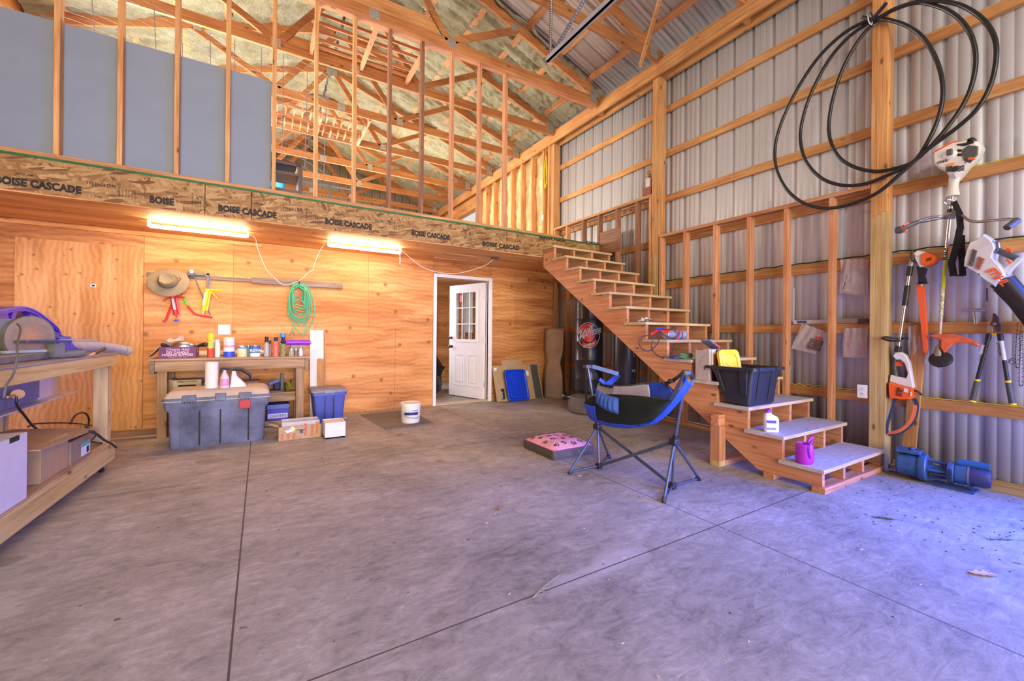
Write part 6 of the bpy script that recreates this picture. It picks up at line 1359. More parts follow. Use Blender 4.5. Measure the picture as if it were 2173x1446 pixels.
part('body', MB().loft([rj(.105, .062, 0), rj(.112, .068, .006), rj(.112, .068, .105), rj(.100, .062, .125, -.004), rj(.062, .05, .143, -.018), rj(.042, .042, .150, -.020), rj(.040, .040, .158, -.020)]), WJ, t, ang=50)
cp_ = Vector((c[0], c[1], z2))+rb@Vector((-.020, 0, 0))
part('cap', MB().lathe([(.022, .158), (.024, .160), (.024, .180), (.021, .184), (.001, .184)], cp_-Vector((0, 0, 0)), 20), plain('violet_cap', (.28, .04, .55), .4), t)
def jl(u0, u1, z0, z1, o): return MB().obox(Vector((c[0], c[1], z2+(z0+z1)/2))+rb@Vector(((u0+u1)/2, -.0345-o, 0)), u1-u0, .001, z1-z0, rb)
part('label', jl(-.045, .03, .015, .105, 0), plain('soft_label', (.66, .64, .74), .5, var=.12, sc=70), t); part('navy_band', jl(-.043, .028, .075, .098, .0008), plain('navy_print', (.05, .04, .30), .5, var=.3, sc=40), t); part('print_lines', jl(-.043, .028, .02, .038, .0008), plain('grey_lilac_print', (.22, .20, .34), .6, var=.4, sc=80), t)
z1_ = tread_z(1)+.001
c = (3.636, 1.605)
t = thing('watering_can', 'small purple watering can with a curved spout on the bottom stair', 'watering can', (c[0], c[1], z1_))
VP = plain('magenta_purple', (.42, .02, .55), .38, var=.05)
part('body', MB().lathe([(.001, .0), (.052, 0), (.060, .015), (.0635, .045), (.0635, .075), (.060, .12), (.054, .152), (.050, .155), (.047, .150), (.052, .12), (.055, .02), (.001, .01)], (c[0], c[1], z1_), 32), VP, t, ang=50)
part('handle', MB().tube(smooth_path([(c[0]+.03, c[1]-.02, z1_+.150), (c[0]+.025, c[1]-.035, z1_+.175), (c[0]-.01, c[1]-.055, z1_+.182), (c[0]-.045, c[1]-.058, z1_+.16), (c[0]-.05, c[1]-.055, z1_+.11), (c[0]-.04, c[1]-.062, z1_+.055)], 6), .0065, 8), VP, t)
part('spout', MB().tube(smooth_path([(c[0]+.045, c[1]+.005, z1_+.11), (c[0]+.058, c[1]+.0, z1_+.155), (c[0]+.075, c[1]-.01, z1_+.185), (c[0]+.095, c[1]-.02, z1_+.195)], 6), [.013]*6+[.011]*6+[.010]*7, 10), VP, t)
# ================================================================ THINGS ON THE RIGHT WALL
def W(px, py, x): return P(px, py, 0, x)
def puff(poly, xb, xf, inset=.12, xr=4.80):
    """closed outline (pixels traced on plane x=xr) given depth between xb (wall) and xf (room) with rounded front edges"""
    ps = [W(a, b, xr) for a, b in poly]; c = sum(ps, Vector())/len(ps)
    def ring(x, k): return [Vector((x, c.y+(p.y-c.y)*k, c.z+(p.z-c.z)*k)) for p in ps]
    m_ = (xb-xf)
    return MB().loft([ring(xb, 1-inset), ring(xb-m_*.15, 1), ring(xf+m_*.30, 1), ring(xf+m_*.1, 1-inset*.45), ring(xf, 1-inset)])
def flat(poly, x, th=.003, xr=None): return MB().prism([Vector((x, p.y, p.z)) for p in [W(a, b, xr or x) for a, b in poly]], (0, 0, 0), (-th, 0, 0))
# black pipe coil
t = thing('pipe_coil', 'big coil of black poly pipe hanging from a hook on the wall post', 'pipe coil', W(1850, 42, 4.68))
PIPE = plain('black_poly', (.016, .016, .017), .30, var=.4, sc=30)
def g4(pts): return [(1600+a/3.0122, b/3.0122) for a, b in pts]
outer = g4([(760, 118), (600, 200), (450, 330), (330, 480), (230, 650), (160, 820), (135, 960), (150, 1090), (210, 1210), (300, 1290), (400, 1325), (500, 1330), (640, 1300), (800, 1230), (950, 1100), (1100, 960), (1300, 810), (1430, 690), (1520, 530), (1552, 350), (1530, 220), (1450, 110), (1330, 35), (1200, 8), (1050, 15), (900, 60), (800, 110)])
midl = g4([(760, 130), (620, 230), (500, 360), (400, 520), (330, 680), (295, 840), (310, 970), (360, 1070), (450, 1150), (570, 1185), (700, 1175), (830, 1130), (1000, 1050), (1150, 920), (1300, 730), (1380, 570), (1415, 400), (1400, 260), (1340, 150), (1240, 70), (1100, 22), (1000, 22), (880, 66), (790, 120)])
innl = g4([(770, 145), (680, 250), (590, 400), (530, 540), (490, 680), (475, 820), (500, 930), (560, 1020), (660, 1075), (780, 1095), (900, 1075), (1020, 1030), (1100, 930), (1170, 790), (1205, 640), (1195, 480), (1140, 330), (1060, 220), (950, 155), (820, 125)])
for l, x in ((outer, 4.655), (midl, 4.675), (innl, 4.69)):
    pts = [W(a, b, x) for a, b in l]; part('loop', MB().tube(smooth_path([p+Vector((-.012*math.sin(i*1.1), 0, 0)) for i, p in enumerate(pts)], 6, True), .0155, 12, True), PIPE, t)
part('pipe_end', MB().tube([W(1846, 46, 4.64), W(1866, 24, 4.62), W(1881, 6, 4.60)], .0155, 12), PIPE, t)
part('pipe_end', MB().tube([W(1848, 42, 4.64), W(1830, 36, 4.63)], .014, 12), PIPE, t)
part('hook', MB().tube(smooth_path([Vector((4.71, 1.55, 4.02)), W(1848, 26, 4.64), W(1843, 34, 4.63), W(1845, 46, 4.63), W(1853, 53, 4.64), W(1862, 50, 4.66)], 6), .006, 8), GREYP, t)
part('tie_wire', MB().tube(smooth_path([W(1842, 30, 4.635), W(1843, 45, 4.615), W(1849, 52, 4.62), W(1851, 42, 4.66), W(1846, 34, 4.65)], 6, True), .0032, 6, True), WHITE, t)
# brush cutter
SH = plain('polished_shaft', (.60, .58, .60), .22, 1, var=.08)
t = thing('brush_cutter', 'long brush cutter with engine at top and bicycle handlebar', 'brush cutter', W(2010, 600, 4.78))
eng = [(1985, 329), (2006, 318), (2029, 306), (2053, 302), (2070, 298), (2082, 303), (2086, 313), (2076, 336), (2057, 352), (2045, 367), (2033, 380), (2019, 380), (2010, 365), (1996, 360), (1987, 353)]
part('engine_body', puff(eng, 4.84, 4.64, .14, 4.74), BONE, t, ang=50)
part('orange_top', puff([(1984, 330), (2000, 320), (2032, 304), (2056, 305), (2058, 316), (2034, 312), (2006, 322), (1988, 335)], 4.83, 4.655, .05, 4.74), ORANGE, t, ang=50)
part('dark_cover', flat([(2045, 319), (2057, 310), (2078, 312), (2077, 330), (2060, 348), (2047, 342), (2043, 330)], 4.655, .022, 4.665), GREYP, t, bev=.006)
part('choke_cap', MB().lathe([(.001, -.02), (.030, -.02), (.030, .02), (.018, .03), (.001, .03)], W(2061, 302, 4.67), 20, Matrix.Rotation(-PI/2, 3, 'Y')), BLACK, t)
part('top_pipe', MB().tube([W(2030, 308, 4.65), W(2048, 307, 4.64), W(2066, 300, 4.64)], [.010, .012, .014], 10), BLACK, t)
part('primer_bulge', MB().lathe([(.001, -.02), (.052, -.02), (.050, .01), (.036, .03), (.015, .038), (.001, .038)], W(2018, 329, 4.66), 24, Matrix.Rotation(-PI/2, 3, 'Y')), BONE, t, ang=60)
part('starter_cap', MB().obox(W(2015, 323, 4.615), .02, .035, .05), GREYP, t, bev=.008)
part('orange_knob', MB().obox(W(2062, 337, 4.625), .02, .04, .018, Matrix.Rotation(.3, 3, 'X')), ORANGE, t, bev=.004)
vt = MB()
for k in range(3):
    for j in range(5): a = W(2014+k*13, 354.5+j*2.4-k*.7, 4.635); vt.box(a.x, a.y-.017, a.z-.0018, a.x-.012, a.y+.017, a.z+.0018)
part('cooling_slots', vt, INK, t)
vt = MB()
for k in range(3):
    for j in range(2): a = W(2034+k*3, 320+j*9, 4.645); vt.box(a.x, a.y-.003, a.z-.009, a.x-.01, a.y+.003, a.z+.009)
part('cooling_slots', vt, INK, t)
part('orange_badge', flat([(2010, 348), (2025, 345), (2026, 349), (2011, 353)], 4.636, .006), plain('badge_orange', (.90, .28, .08), .4), t)
text('STIHL', .026, W(1988, 349, 4.632), (0, -1, .06), (0, 0, 1), INK, t, 'lettering', .0006, .0008)
part('neck', MB().tube([W(2026, 376, 4.745), W(2023, 395, 4.745), W(2022, 408, 4.745), W(2021.5, 417, 4.745)], [.034, .029, .036, .044], 20), BONE, t)
part('shaft', MB().tube([W(2020.5, 417, 4.745), W(2006, 553, 4.76)], .0125, 14), SH, t)
part('yellow_sleeve', MB().tube([W(2006, 553, 4.76), W(2001, 613, 4.77)], .0128, 14), plain('neon_yellow', (.62, .68, .02), .4), t)
part('printed_sleeve', MB().tube([W(2001, 613, 4.77), W(1996.6, 672, 4.78)], .0128, 14), plain('warning_print', (.62, .60, .30), .45, var=.7, sc=70), t)
part('shaft', MB().tube([W(1996.6, 672, 4.78), W(1991.5, 742, 4.79)], .0125, 14), plain('dirty_alu', (.52, .44, .36), .5, .5, var=.35, sc=30), t)
text('FS 90 C', .03, W(2008, 552, 4.744), (.0, -.12, 1), (0, 1, .1), INK, t, 'lettering', .0004, .0008)
part('clamp', MB().obox(W(2016, 458, 4.735), .05, .07, .05, Matrix.Rotation(.1, 3, 'X')), plain('grey_casting', (.34, .34, .33), .45, .5), t, bev=.006)
part('collar', MB().tube([W(2018, 444, 4.745), W(2017, 451, 4.745)], .022, 16), BLACK, t)
hbp = [(1948, 471), (1962, 465), (1977, 461.5), (1995, 459.5), (2014, 458), (2033, 455), (2044, 459), (2055, 467), (2074, 471), (2100, 468.5), (2122, 467), (2140, 465.5), (2154, 466)]
dep = [4.56, 4.60, 4.65, 4.70, 4.715, 4.71, 4.69, 4.66, 4.63, 4.60, 4.57, 4.55, 4.53]
part('handlebar', MB().tube(smooth_path([W(a, b, d) for (a, b), d in zip(hbp, dep)], 6), .0105, 12), plain('bar_alu', (.36, .33, .33), .3, .9), t)
part('left_grip', MB().tube([W(1949, 471, 4.56), W(1930, 478, 4.53), W(1912, 486, 4.50)], [.016, .020, .020], 14).lathe([(.001, -.03), (.025, -.026), (.031, 0), (.025, .026), (.001, .03)], W(1909.5, 488, 4.50), 18, Matrix.Rotation(PI/2, 3, 'X')), GREYP, t, ang=60)
part('orange_trigger', MB().bar(W(1917, 479, 4.48), W(1929, 473, 4.50), .012, .014).bar(W(1919, 494, 4.50), W(1921, 488, 4.50), .012, .02), ORANGE, t, bev=.003)
part('red_button', MB().lathe([(.001, 0), (.009, 0), (.001, .006)], W(1912.5, 483, 4.468), 10, Matrix.Rotation(-PI/2, 3, 'Y')), REDP, t)
part('right_grip', MB().tube([W(2160, 467, 4.53), W(2136, 484, 4.46)], .022, 16), GREYP, t, bev=.005)
part('throttle_cable', MB().tube(smooth_path([W(1940, 474, 4.56), W(1965, 471, 4.60), W(1990, 466, 4.66), W(2010, 462, 4.70)], 6), .004, 6), BLACK, t)
part('hanger_loop', MB().tube(smooth_path([W(2002, 428, 4.70), W(2010, 424.5, 4.70), W(2022, 426, 4.72), W(2026, 433, 4.73), W(2016, 436, 4.73), W(2006, 432, 4.71)], 6, True), .006, 8, True), STEEL, t)
part('harness_strap', MB().bar(W(2024, 428, 4.70), W(2037, 455, 4.69), .006, .035, (0, 1, 0)).bar(W(2036, 452, 4.69), W(2038, 484, 4.69), .006, .038, (0, 1, 0)).bar(W(2038, 482, 4.69), W(2029, 525, 4.70), .006, .042, (0, 1, 0)).bar(W(2030, 522, 4.70), W(2019, 560, 4.71), .006, .042, (0, 1, 0)).bar(W(2019, 558, 4.71), W(2024, 586, 4.71), .006, .042, (0, 1, 0)), plain('black_webbing', (.012, .012, .014), .8), t)
part('strap_loop', MB().bar(W(2040, 500, 4.72), W(2041, 545, 4.72), .008, .04, (0, 1, 0)).bar(W(2041, 543, 4.72), W(2043, 586, 4.71), .006, .038, (0, 1, 0)).bar(W(2024, 585, 4.71), W(2043, 585, 4.71), .05, .010, (0, 0, 1)), plain('black_webbing', 0), t)
part('gear_head', MB().tube([W(1992, 735, 4.79), W(1991, 748, 4.78), W(1992, 758, 4.77)], [.018, .028, .034], 16), plain('worn_alu', (.34, .31, .27), .5, .6, var=.3), t)
bc_ = W(1996, 763, 4.74); Rb = Matrix.Rotation(-1.0, 3, 'Y')
part('trimmer_spool', MB().lathe([(.001, .012), (.06, .012), (.072, .005), (.072, -.006), (.05, -.012), (.001, -.014)], bc_, 28, Rb), BLACK, t)
part('knife', MB().prism([W(1990, 770, 4.74), W(1999, 772, 4.74), W(1990, 785, 4.73)], (0, 0, 0), (.003, 0, 0)), STEEL, t)
part('guard', flat([(1972, 712), (2000, 709), (2030, 710), (2050, 716), (2070, 724), (2083, 733), (2078, 736.5), (2055, 729), (2030, 728), (2015, 739), (2006, 750), (1998, 738), (1999, 722), (1986, 718)], 4.80, .05, 4.79), plain('dirty_orange', (.66, .13, .05), .5, var=.35, sc=12), t, bev=.008)
# pole hedge trimmer
t = thing('pole_hedge_trimmer', 'orange and white electric pole hedge trimmer with folded blade', 'hedge trimmer', W(1920, 700, 4.78))
part('gear_housing', puff([(1957, 540), (1967, 537), (1987, 543), (1990, 552), (1987, 559), (1970, 567), (1957, 563)], 4.84, 4.74, .12, 4.79), ORANGE, t, ang=50)
part('white_head', puff([(1941, 537), (1950, 532), (1962, 534), (1960, 552), (1969, 567), (1955, 569), (1946, 553)], 4.835, 4.75, .10, 4.79), BONE, t, ang=50)
part('hinge_disc', MB().tube([W(1948, 538, 4.75), W(1948, 538, 4.735)], .020, 20), BONE, t)
for k in range(3): part('vent', MB().bar(W(1966+k*4, 555-k, 4.738), W(1968+k*4, 548-k, 4.738), .004, .004), INK, t)
part('black_boot', puff([(1946, 566), (1966, 570), (1961, 585), (1966, 601), (1950, 601), (1950, 585)], 4.83, 4.76, .1, 4.79), BLACK, t, ang=50)
part('hand_guard', MB().lathe([(.001, -.004), (.036, -.004), (.038, .002), (.001, .006)], W(1957.5, 602, 4.79), 20), BLACK, t)
part('blade_cover', puff([(1945, 607), (1962, 607), (1963.5, 637), (1967, 690), (1970, 735), (1967, 753), (1961, 751), (1956, 700), (1950.5, 643)], 4.815, 4.775, .06, 4.79), plain('orange_scabbard', (.88, .13, .04), .4, var=.06), t, ang=50)
part('blade_neck', MB().tube([W(1957, 600, 4.79), W(1956, 608, 4.79)], .008, 8), STEEL, t)
part('cable_loop', MB().tube(smooth_path([W(1946, 556, 4.76), W(1936, 552, 4.75), W(1933, 541, 4.75), W(1938, 532, 4.76), W(1944, 535, 4.76)], 6), .006, 8), BLACK, t)
part('shaft_joint', MB().tube([W(1937, 548, 4.78), W(1932, 566, 4.78)], .020, 12), plain('grey_casting', 0), t, bev=.004)
part('shaft', MB().tube([W(1932, 566, 4.78), W(1906, 740, 4.78)], .0125, 14), SH, t)
part('shaft_collar', MB().tube([W(1932.3, 566, 4.78), W(1929, 586, 4.78)], .021, 14), BLACK, t)
part('foam_grip', MB().tube([W(1926, 606, 4.78), W(1920, 649, 4.78)], .020, 14), BLACK, t)
part('loop_handle', MB().tube(smooth_path([W(1906, 719, 4.78), W(1880, 716, 4.72), W(1873, 719, 4.66), W(1895, 724, 4.64), W(1920, 722, 4.68), W(1925, 718, 4.76)], 6, True), .009, 8, True), BLACK, t)
part('lower_collar', MB().tube([W(1907.5, 735, 4.78), W(1904, 747, 4.78)], .023, 14), BLACK, t)
outl = [(1897, 756), (1903, 748), (1912, 747), (1924, 754), (1932, 768), (1936, 792), (1941, 824), (1915, 818), (1890, 810), (1893, 795), (1908, 800), (1926, 803), (1929, 792), (1922, 771), (1913, 763), (1904, 764)]
part('white_body', MB().prism([W(a, b, 4.80) for a, b in outl], (.03, 0, 0), (-.035, 0, 0)), plain('white_shell', (.74, .73, .76), .35, var=.03), t, bev=.006)
part('rear_grip', MB().tube([W(1899, 758, 4.80), W(1898, 778, 4.80), W(1901, 800, 4.80)], [.018, .016, .020], 12), GREYP, t)
part('orange_trigger', MB().box(W(1893, 768, 4.79).x, W(1893, 768, 4.79).y, W(0+1893, 777, 4.79).z, 4.81, W(1916, 770, 4.79).y, W(1893, 767, 4.79).z), ORANGE, t, bev=.004)
part('motor_housing', puff([(1890, 811), (1915, 819), (1941, 825), (1939, 838), (1935, 847), (1918, 848), (1905, 845), (1893, 846), (1890, 830)], 4.84, 4.72, .07, 4.78), ORANGE, t, ang=50)
text('STIHL', .030, W(1909, 841, 4.715), (0, .03, 1), (0, 1, 0), INK, t, 'lettering', .0006, .001); text('HLA 85', .019, W(1914, 842, 4.715), (0, .03, 1), (0, 1, 0), INK, t, 'lettering', .0006, .0006)
part('rating_label', flat([(1918, 824), (1927, 826), (1927, 834), (1918, 832)], 4.716, .003), plain('label_white', 0), t); part('rating_label', flat([(1932, 832), (1935, 833), (1935, 841), (1932, 840)], 4.716, .003), plain('label_white', 0), t)
NB = plain('navy_strap', (.03, .06, .14), .7)
def band(name, pts, w, m, tt, th=.004):
    pts = smooth_path(pts, 5); mb = MB()
    for a, b in zip(pts, pts[1:]): mb.bar(a, b+(b-a)*.15, w, th, (1, 0, 0))
    return part(name, mb, m, tt)
band('strap', [W(1899, 847, 4.76), W(1890, 878, 4.74), W(1882, 907, 4.73), W(1884, 921, 4.73)], .022, NB, t)
band('orange_strap', [W(1885, 920, 4.73), W(1908, 915, 4.72), W(1928, 900, 4.72), W(1939, 880, 4.73), W(1942, 860, 4.74)], .024, plain('strap_orange', (.85, .20, .08), .6), t)
band('strap_edge', [W(1885, 923, 4.735), W(1909, 918, 4.725), W(1931, 902, 4.725), W(1942, 881, 4.735), W(1945, 860, 4.745), W(1940, 846, 4.76)], .030, NB, t)
part('plug_lead', MB().tube(smooth_path([W(1938, 828, 4.78), W(1948, 832, 4.78), W(1955, 838, 4.80)], 5), .008, 8), BLACK, t)
# leaf blower
t = thing('leaf_blower', 'white hand-held leaf blower with black tube and orange trigger', 'leaf blower', W(2090, 560, 4.74))
WHS = plain('blower_white', (.66, .65, .68), .35, var=.03)
part('fan_housing', puff([(2093, 498), (2103, 505), (2113, 514), (2118, 528), (2110, 549), (2126, 566), (2139, 585), (2128, 600), (2118, 612), (2106, 605), (2090, 594), (2075, 581), (2050, 568), (2051, 553), (2057, 530), (2064, 514), (2080, 508)], 4.83, 4.62, .10, 4.72), WHS, t, ang=50)
hd_ = [(2110, 551), (2120, 558), (2132, 570), (2148, 558), (2158, 547), (2172, 551), (2156, 565), (2139, 585), (2126, 572)]
part('handle_frame', MB().prism([W(a, b, 4.70) for a, b in hd_], (.03, 0, 0), (-.02, 0, 0)), WHS, t, bev=.006)
part('grip', MB().tube([W(2116, 531, 4.69), W(2135, 540, 4.68), W(2157, 549, 4.68)], [.021, .020, .022], 14), GREYP, t)
part('front_bracket', MB().bar(W(2109, 513, 4.69), W(2113, 534, 4.69), .05, .022, (1, 0, 0)), WHS, t, bev=.005)
part('cable_guide', MB().tube(smooth_path([W(2106, 512, 4.65), W(2104, 525, 4.64), W(2110, 535, 4.65), W(2117, 530, 4.66), W(2116, 516, 4.66), W(2122, 510, 4.68)], 5), .007, 8), GREYP, t)
part('trigger', flat([(2137, 527), (2143, 526), (2149, 538), (2133, 533)], 4.69, .02).prism([W(a, b, 4.69) for a, b in ((2136, 549), (2150, 558), (2143, 562), (2135, 553))], (0, 0, 0), (-.02, 0, 0)), ORANGE, t, bev=.003)
part('orange_knob', MB().obox(W(2142, 532, 4.68), .02, .02, .02), ORANGE, t)
gm = MB(); gr = MB()
for k in range(11):
    f = k/10; a = (2053+10*f, 562-33*f); b = (2070+9.5*f, 566-29*f); gm.bar(W(a[0]+1, a[1], 4.614), W(2065+9*f, 564.5-30.5*f, 4.614), .0035, .008, (1, 0, 0))
for k in range(6):
    f = k/5; gr.bar(W(2070+7*f, 566-21*f, 4.613), W(2081+9*f, 572-21*f, 4.613), .004, .010, (1, 0, 0))
part('intake_slots', gm, INK, t); part('red_intake_slots', gr, plain('rust_red', (.50, .07, .03), .5), t)
part('screws', MB().tube([W(2051, 567.5, 4.615), W(2051, 567.5, 4.608)], .005, 8).tube([W(2077, 582, 4.615), W(2077, 582, 4.608)], .005, 8), INK, t)
part('mount_tab', MB().prism([W(a, b, 4.70) for a, b in ((2105, 606), (2112, 608), (2111, 616), (2108, 620), (2104, 617))], (.01, 0, 0), (-.01, 0, 0)), WHS, t, bev=.003)
text('STIHL', .062, W(2092, 574, 4.612), W(2116, 597, 4.612)-W(2092, 574, 4.612), (0, .5, 1), plain('letter_orange', (.85, .12, .03), .4), t, 'lettering', .0008, .0022, space=.95, shear=.15)
c0 = W(2128, 598, 4.72); c1 = W(2166, 640, 4.70); c2 = W(2215, 705, 4.68)
part('blower_tube', MB().tube([c0, c0.lerp(c1, .5), c1, c2], [.070, .068, .064, .06], 24), BLACK, t, ang=50)
part('tube_ridge', MB().tube([W(2117, 615, 4.68), W(2160, 661, 4.67), W(2200, 706, 4.66)], .010, 8).tube([c0+Vector((-.06, .012, .02)), c1+Vector((-.058, .01, .02))], .006, 8), BLACK, t)
part('wall_hook', MB().tube([W(2095, 640, 4.855), W(2094, 612, 4.80)], .005, 8), GREYP, t)
# loppers
t = thing('lopper', 'long-handled black lopper with yellow bands resting on the lowest girt', 'lopper', W(2105, 850, 4.80))
for nm, a, m_, b in (('left', (2099, 710), (2074, 805), (2063, 853)), ('right', (2122, 710), (2138, 808), (2149, 860))):
    A_, M_, B_ = W(*a, 4.80), W(*m_, 4.80), W(*b, 4.80)
    arm = part('arm', MB().tube([A_, M_], .0125, 14), BLACK, t); part('ferrule', MB().tube([A_+(A_-M_)*.02, A_.lerp(M_, .13)], .0165, 14), BLACK, arm)
    gp = part('grip', MB().tube([M_, B_], [.0155, .019], 14), GREYP, t); part('yellow_band', MB().tube([M_, M_.lerp(B_, .08)], .0185, 14), YELLOWP, gp); part('yellow_end', MB().tube([M_.lerp(B_, .93), B_], .0205, 14), YELLOWP, gp)
    if nm == 'right':
        part('sticker', MB().tube([A_.lerp(M_, .14), A_.lerp(M_, .56)], .0132, 14), plain('silver_sticker', (.66, .64, .66), .4), arm); text('PowerGear', .022, A_.lerp(M_, .18)+Vector((-.0142, .008, 0)), M_-A_, (0, 1, 0), INK, arm, 'lettering', .0004, .0004)
    else: text('FISKARS', .022, A_.lerp(M_, .45)+Vector((-.0142, .006, 0)), A_-M_, (0, 1, 0), WHITE, arm, 'lettering', .0004, .0004)
part('left_shank', flat([(2096, 690), (2107, 694), (2107, 706), (2094, 706)], 4.80, .008), STEEL, t, bev=.002)
part('hook_blade', flat([(2108, 665), (2113, 666), (2120, 674), (2121, 682), (2125, 690), (2125, 705), (2116, 705), (2110, 694), (2101, 688), (2106, 680)], 4.795, .010), plain('dark_blade', (.09, .095, .10), .4, .4), t, bev=.002)
part('cutting_blade', flat([(2108, 660), (2106, 676), (2100, 688), (2094, 688), (2102, 675)], 4.805, .004), STEEL, t)
part('pivot', MB().lathe([(.001, -.012), (.013, -.012), (.011, -.018), (.001, -.018)], W(2112, 688, 4.795), 14, Matrix.Rotation(PI/2, 3, 'Y')), STEEL, t)
part('bumper', MB().tube([W(2105, 710, 4.80), W(2116, 710, 4.80)], .009, 10), YELLOWP, t)
t = thing('claw_hammer', 'steel hammer hanging head-up behind the upper girt', 'hammer', W(2067, 670, 4.85))
part('head', MB().tube([W(2039, 659, 4.85), W(2060, 658.5, 4.85), W(2088, 658, 4.85)], [.008, .012, .013], 12).tube([W(2087, 658, 4.85), W(2090, 658, 4.85)], .017, 14), STEEL, t)
part('handle', MB().tube([W(2064, 661, 4.85), W(2068, 690, 4.862)], .007, 10).tube([W(2070, 661, 4.85), W(2073, 690, 4.862)], .006, 10), STEEL, t)
# saw chains
t = thing('saw_chain', 'dark steel saw chain loops hanging from the girt at the right edge', 'saw chain', W(2160, 690, 4.83))
CHN = plain('oily_steel', (.13, .11, .10), .4, .7, var=.4, sc=40)
def chain(pts, closed=False):
    ps = smooth_path([W(a, b, x) for a, b, x in pts], 30, closed); mb = MB(); last = ps[0]; k = 0
    for p in ps:
        if (p-last).length > .013:
            d = (p-last).normalized(); mb.bar(last, last+d*.012, .004, .010 if k % 2 else .006, (1, 0, 0)); 
            if k % 2: mb.bar(last+Vector((0, 0, .0))+d*.003, last+Vector((-.0, .010, 0))+d*.005, .003, .006, (1, 0, 0))
            last = p; k += 1
    return mb
for pts in ([(2160, 686, 4.83), (2157, 720, 4.83), (2155, 755, 4.83), (2157, 780, 4.83), (2163, 778, 4.82), (2164, 740, 4.83), (2163, 700, 4.83)], [(2167, 686, 4.82), (2166, 740, 4.82), (2163, 790, 4.82), (2163, 816, 4.82), (2168, 821, 4.82), (2171, 812, 4.82), (2171, 760, 4.82), (2170, 700, 4.82)], [(2139, 768, 4.82), (2148, 760, 4.82), (2156, 765, 4.82), (2152, 773, 4.82), (2142, 772, 4.82), (2146, 764, 4.81), (2158, 770, 4.82)]):
    part('chain_loop', chain(pts), CHN, t)
part('nail', MB().tube([W(2163, 686, 4.857), W(2163, 685, 4.80)], .003, 8), STEEL, t)
# zip bags
ZB_ = plain('zip_bag_plastic', (.72, .66, .70), .16, var=.12, sc=12, alpha=.40)
def zipbag(label, corners, x, content=None, seam=None, seed=0):
    """corners: TL TR BR BL pixels"""
    q = [W(a, b, x) for a, b in corners]; c = sum(q, Vector())/4
    t = thing('zip_bag', label, 'bag', q[0].lerp(q[1], .5), 'zip bags on the wall framing')
    def f(s): 
        def g_(u, v):
            p = q[0].lerp(q[1], u).lerp(q[3].lerp(q[2], u), v); e = math.sin(PI*u)*math.sin(PI*min(1, v*1.0))
            fold = .007*math.sin((u-.5)*22*(1-.5*v)+seed)*(1-v*.5)+.006*noise.noise(Vector((u*5, v*5, seed)))
            return p+Vector((-s*.022*e-fold, 0, 0))
        return g_
    part('film', MB().grid(f(1), 30, 20), ZB_, t, ang=80); part('film', MB().grid(f(-.4), 20, 12), ZB_, t, ang=80)
    part('zip_seam', MB().tube([q[0], q[1]], .0028, 6), plain('zip_mauve', (.40, .16, .34), .4) if not seam else seam, t)
    if content: content(t, q, c, x)
    return t
PAP = plain('manual_paper', (.50, .42, .40), .7, var=.15, sc=25)
def cont_a(t, q, c, x):
    part('paper_manual', MB().prism([W(a, b, x-.004) for a, b in ((1795, 572), (1830, 580), (1838, 628), (1786, 618))], (0, 0, 0), (-.004, 0, 0)), PAP, t)
    part('print', MB().bar(W(1798, 580, x-.012), W(1790, 615, x-.012), .004, .001, (1, 0, 0)).bar(W(1808, 585, x-.012), W(1803, 600, x-.012), .003, .001, (1, 0, 0)), INK, t)
zipbag('upper zip bag holding a folded paper between stud and post', [(1784, 551), (1842, 549), (1842, 631), (1782, 621)], 4.825, cont_a, seed=1)
def cont_b(t, q, c, x):
    part('metal_part', MB().tube([W(1722, 732, x), W(1722, 732, x-.03)], .03, 18).obox(W(1730, 732, x-.01), .03, .11, .11, Matrix.Rotation(.3, 3, 'X')), plain('dark_brown_part', (.16, .11, .10), .4, .3, var=.5, sc=20), t, bev=.004)
    part('red_piece', MB().obox(W(1738, 718, x-.02), .02, .05, .02, Matrix.Rotation(.3, 3, 'X')), REDP, t)
zipbag('tilted zip bag with a round metal part hanging left of a stud', [(1702, 685), (1757, 705), (1731, 752), (1679, 740)], 4.80, cont_b, plain('blue_zip', (.10, .14, .55), .4), 2)
def cont_c(t, q, c, x): part('paper_manual', MB().prism([W(a, b, x-.003) for a, b in ((1792, 714), (1840, 713), (1840, 757), (1790, 758))], (0, 0, 0), (-.004, 0, 0)), plain('pinkish_paper', (.48, .36, .33), .7, var=.1), t)
zipbag('lower zip bag holding pinkish paper between stud and post', [(1789, 697), (1842, 695), (1842, 760), (1788, 759)], 4.825, cont_c, seed=3)
def cont_d(t, q, c, x): part('paper_tag', MB().prism([W(a, b, x-.003) for a, b in ((1934, 748), (1950, 742), (1962, 756), (1948, 776), (1936, 772))], (0, 0, 0), (-.004, 0, 0)), PAP, t)
zipbag('crumpled clear bag hanging behind the orange blade cover', [(1926, 693), (1962, 690), (1967, 772), (1930, 782)], 4.835, cont_d, seed=4)
# metal strips on the girt
solo('metal_strip', MB().box(4.848, W(1822, 690, 4.85).y, 1.299, 4.853, W(1764, 690, 4.85).y, 1.345), plain('dull_strip', (.38, .33, .31), .45, .4), 'dull grey metal strip standing on the girt beside the lower zip bag', 'strip')
b = solo('metal_strip', MB().box(4.845, W(1756, 690, 4.85).y, 1.299, 4.851, W(1684, 690, 4.85).y, 1.338), plain('white_strip', (.60, .58, .64), .45), 'white strip with a blue label standing on the girt', 'strip')
part('blue_label', MB().box(4.8435, W(1712, 690, 4.85).y, 1.306, 4.8448, W(1692, 690, 4.85).y, 1.330), plain('label_navy', (.05, .08, .35), .5), b)
solo('metal_strip', MB().box(4.82, W(1843, 690, 4.85).y, 1.299, 4.847, W(1823, 690, 4.85).y, 1.34), plain('dark_strip', (.07, .06, .07), .5), 'short dark strip on the girt against the post', 'strip')
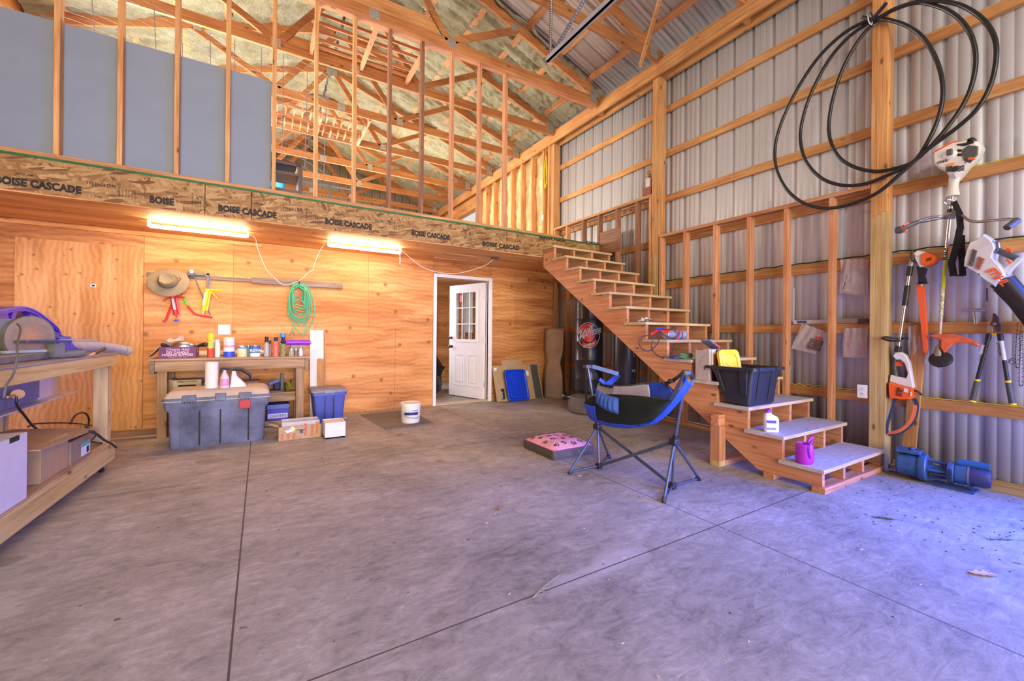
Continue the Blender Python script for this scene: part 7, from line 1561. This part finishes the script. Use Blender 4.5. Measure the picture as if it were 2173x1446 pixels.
solo('glass_strip', MB().box(4.83, W(1687, 620, 4.84).y, W(1685, 688, 4.84).z+.02, 4.835, W(1683.5, 620, 4.84).y, W(1685, 612, 4.84).z), plain('pale_edge', (.55, .56, .70), .3), 'thin upright pale strip beside a stud of the lower half wall', 'strip')
# water pump
t = thing('water_pump', 'blue cast-iron water pump with motor lying by the siding', 'pump', (4.63, 1.1, 0))
PBL = plain('pump_blue', (.035, .10, .26), .4, var=.35, sc=10, bmp=.25)
a = W(1958, 984, 4.62); b = W(2103, 1007, 4.62); a.z = b.z = .115; b.x = 4.66; ax = (b-a).normalized(); sx_ = Vector((0, 0, 1)).cross(ax).normalized(); RP = Matrix((sx_, Vector((0, 0, 1)).cross(sx_)*-1 if False else ax.cross(sx_), ax)).transposed()
L_ = (b-a).length
def al(f): return a+ax*f
part('motor_body', MB().lathe([(.001, .17), (.060, .17), (.074, .185), (.076, .20), (.076, L_-.12), (.072, L_-.115)], a, 28, RP), PBL, t)
part('rear_cover', MB().lathe([(.0735, L_-.115), (.0735, L_-.03), (.062, L_-.005), (.001, L_)], a, 28, RP), plain('cover_navy', (.03, .035, .12), .45, var=.2), t)
part('band', MB().lathe([(.078, L_-.122), (.078, L_-.112)], a, 28, RP), plain('band_grey', (.25, .24, .30), .4, .5), t, solid=.002)
part('motor_face_ring', MB().lathe([(.060, .14), (.083, .145), (.085, .17), (.080, .18), (.060, .18)], a, 28, RP), PBL, t)
part('bracket_ribs', MB().tube([al(.03)+Vector((0, 0, .07)), al(.15)+Vector((0, 0, .05))], .012, 8).tube([al(.03)-sx_*-.06, al(.15)-sx_*-.05], .012, 8).tube([al(.03)+sx_*-.06, al(.15)+sx_*-.05], .012, 8).tube([al(.03)-Vector((0, 0, .07)), al(.15)-Vector((0, 0, .05))], .012, 8).tube([al(0), al(.17)], .035, 16), PBL, t)
part('flange', MB().lathe([(.001, -.02), (.105, -.02), (.110, -.012), (.110, .022), (.104, .03), (.001, .03)], a, 32, RP), PBL, t)
part('volute', MB().lathe([(.001, -.155), (.080, -.155), (.092, -.14), (.096, -.02), (.001, -.02)], a, 28, RP), PBL, t)
part('top_port', MB().obox(al(-.08)+Vector((0, 0, .115)), .13, .15, .03, RP if False else Matrix.Rotation(math.atan2(ax.y, ax.x)-PI/2, 3, 'Z')).lathe([(.022, 0), (.022, .018), (.012, .02), (.001, .02)], al(-.06)+Vector((-.02, 0, .13)), 6), PBL, t, bev=.004)
part('capacitor_cover', MB().tube([al(.20)+Vector((0, 0, .088)), al(.36)+Vector((0, 0, .088))], .028, 16), plain('cover_blue', (.02, .12, .34), .4, var=.15), t)
part('foot', MB().box(4.55, al(.30).y, .0, 4.72, al(.05).y, .012).obox(al(.27)+Vector((0, 0, -.075)), .05, .02, .08), PBL, t)
text('GOULD', .032, al(.163)+Vector((-.090, .0, .045)), (0, 0, -1), (0, -1, 0), INK, t, 'cast_lettering', .0015, .001)
solo('wood_block', MB().box(4.60, 1.25, .0, 4.66, 1.40, .02), plain('rusty_block', (.16, .08, .05), .8), 'small rusty brown block under the pump', 'block', bev=.003)
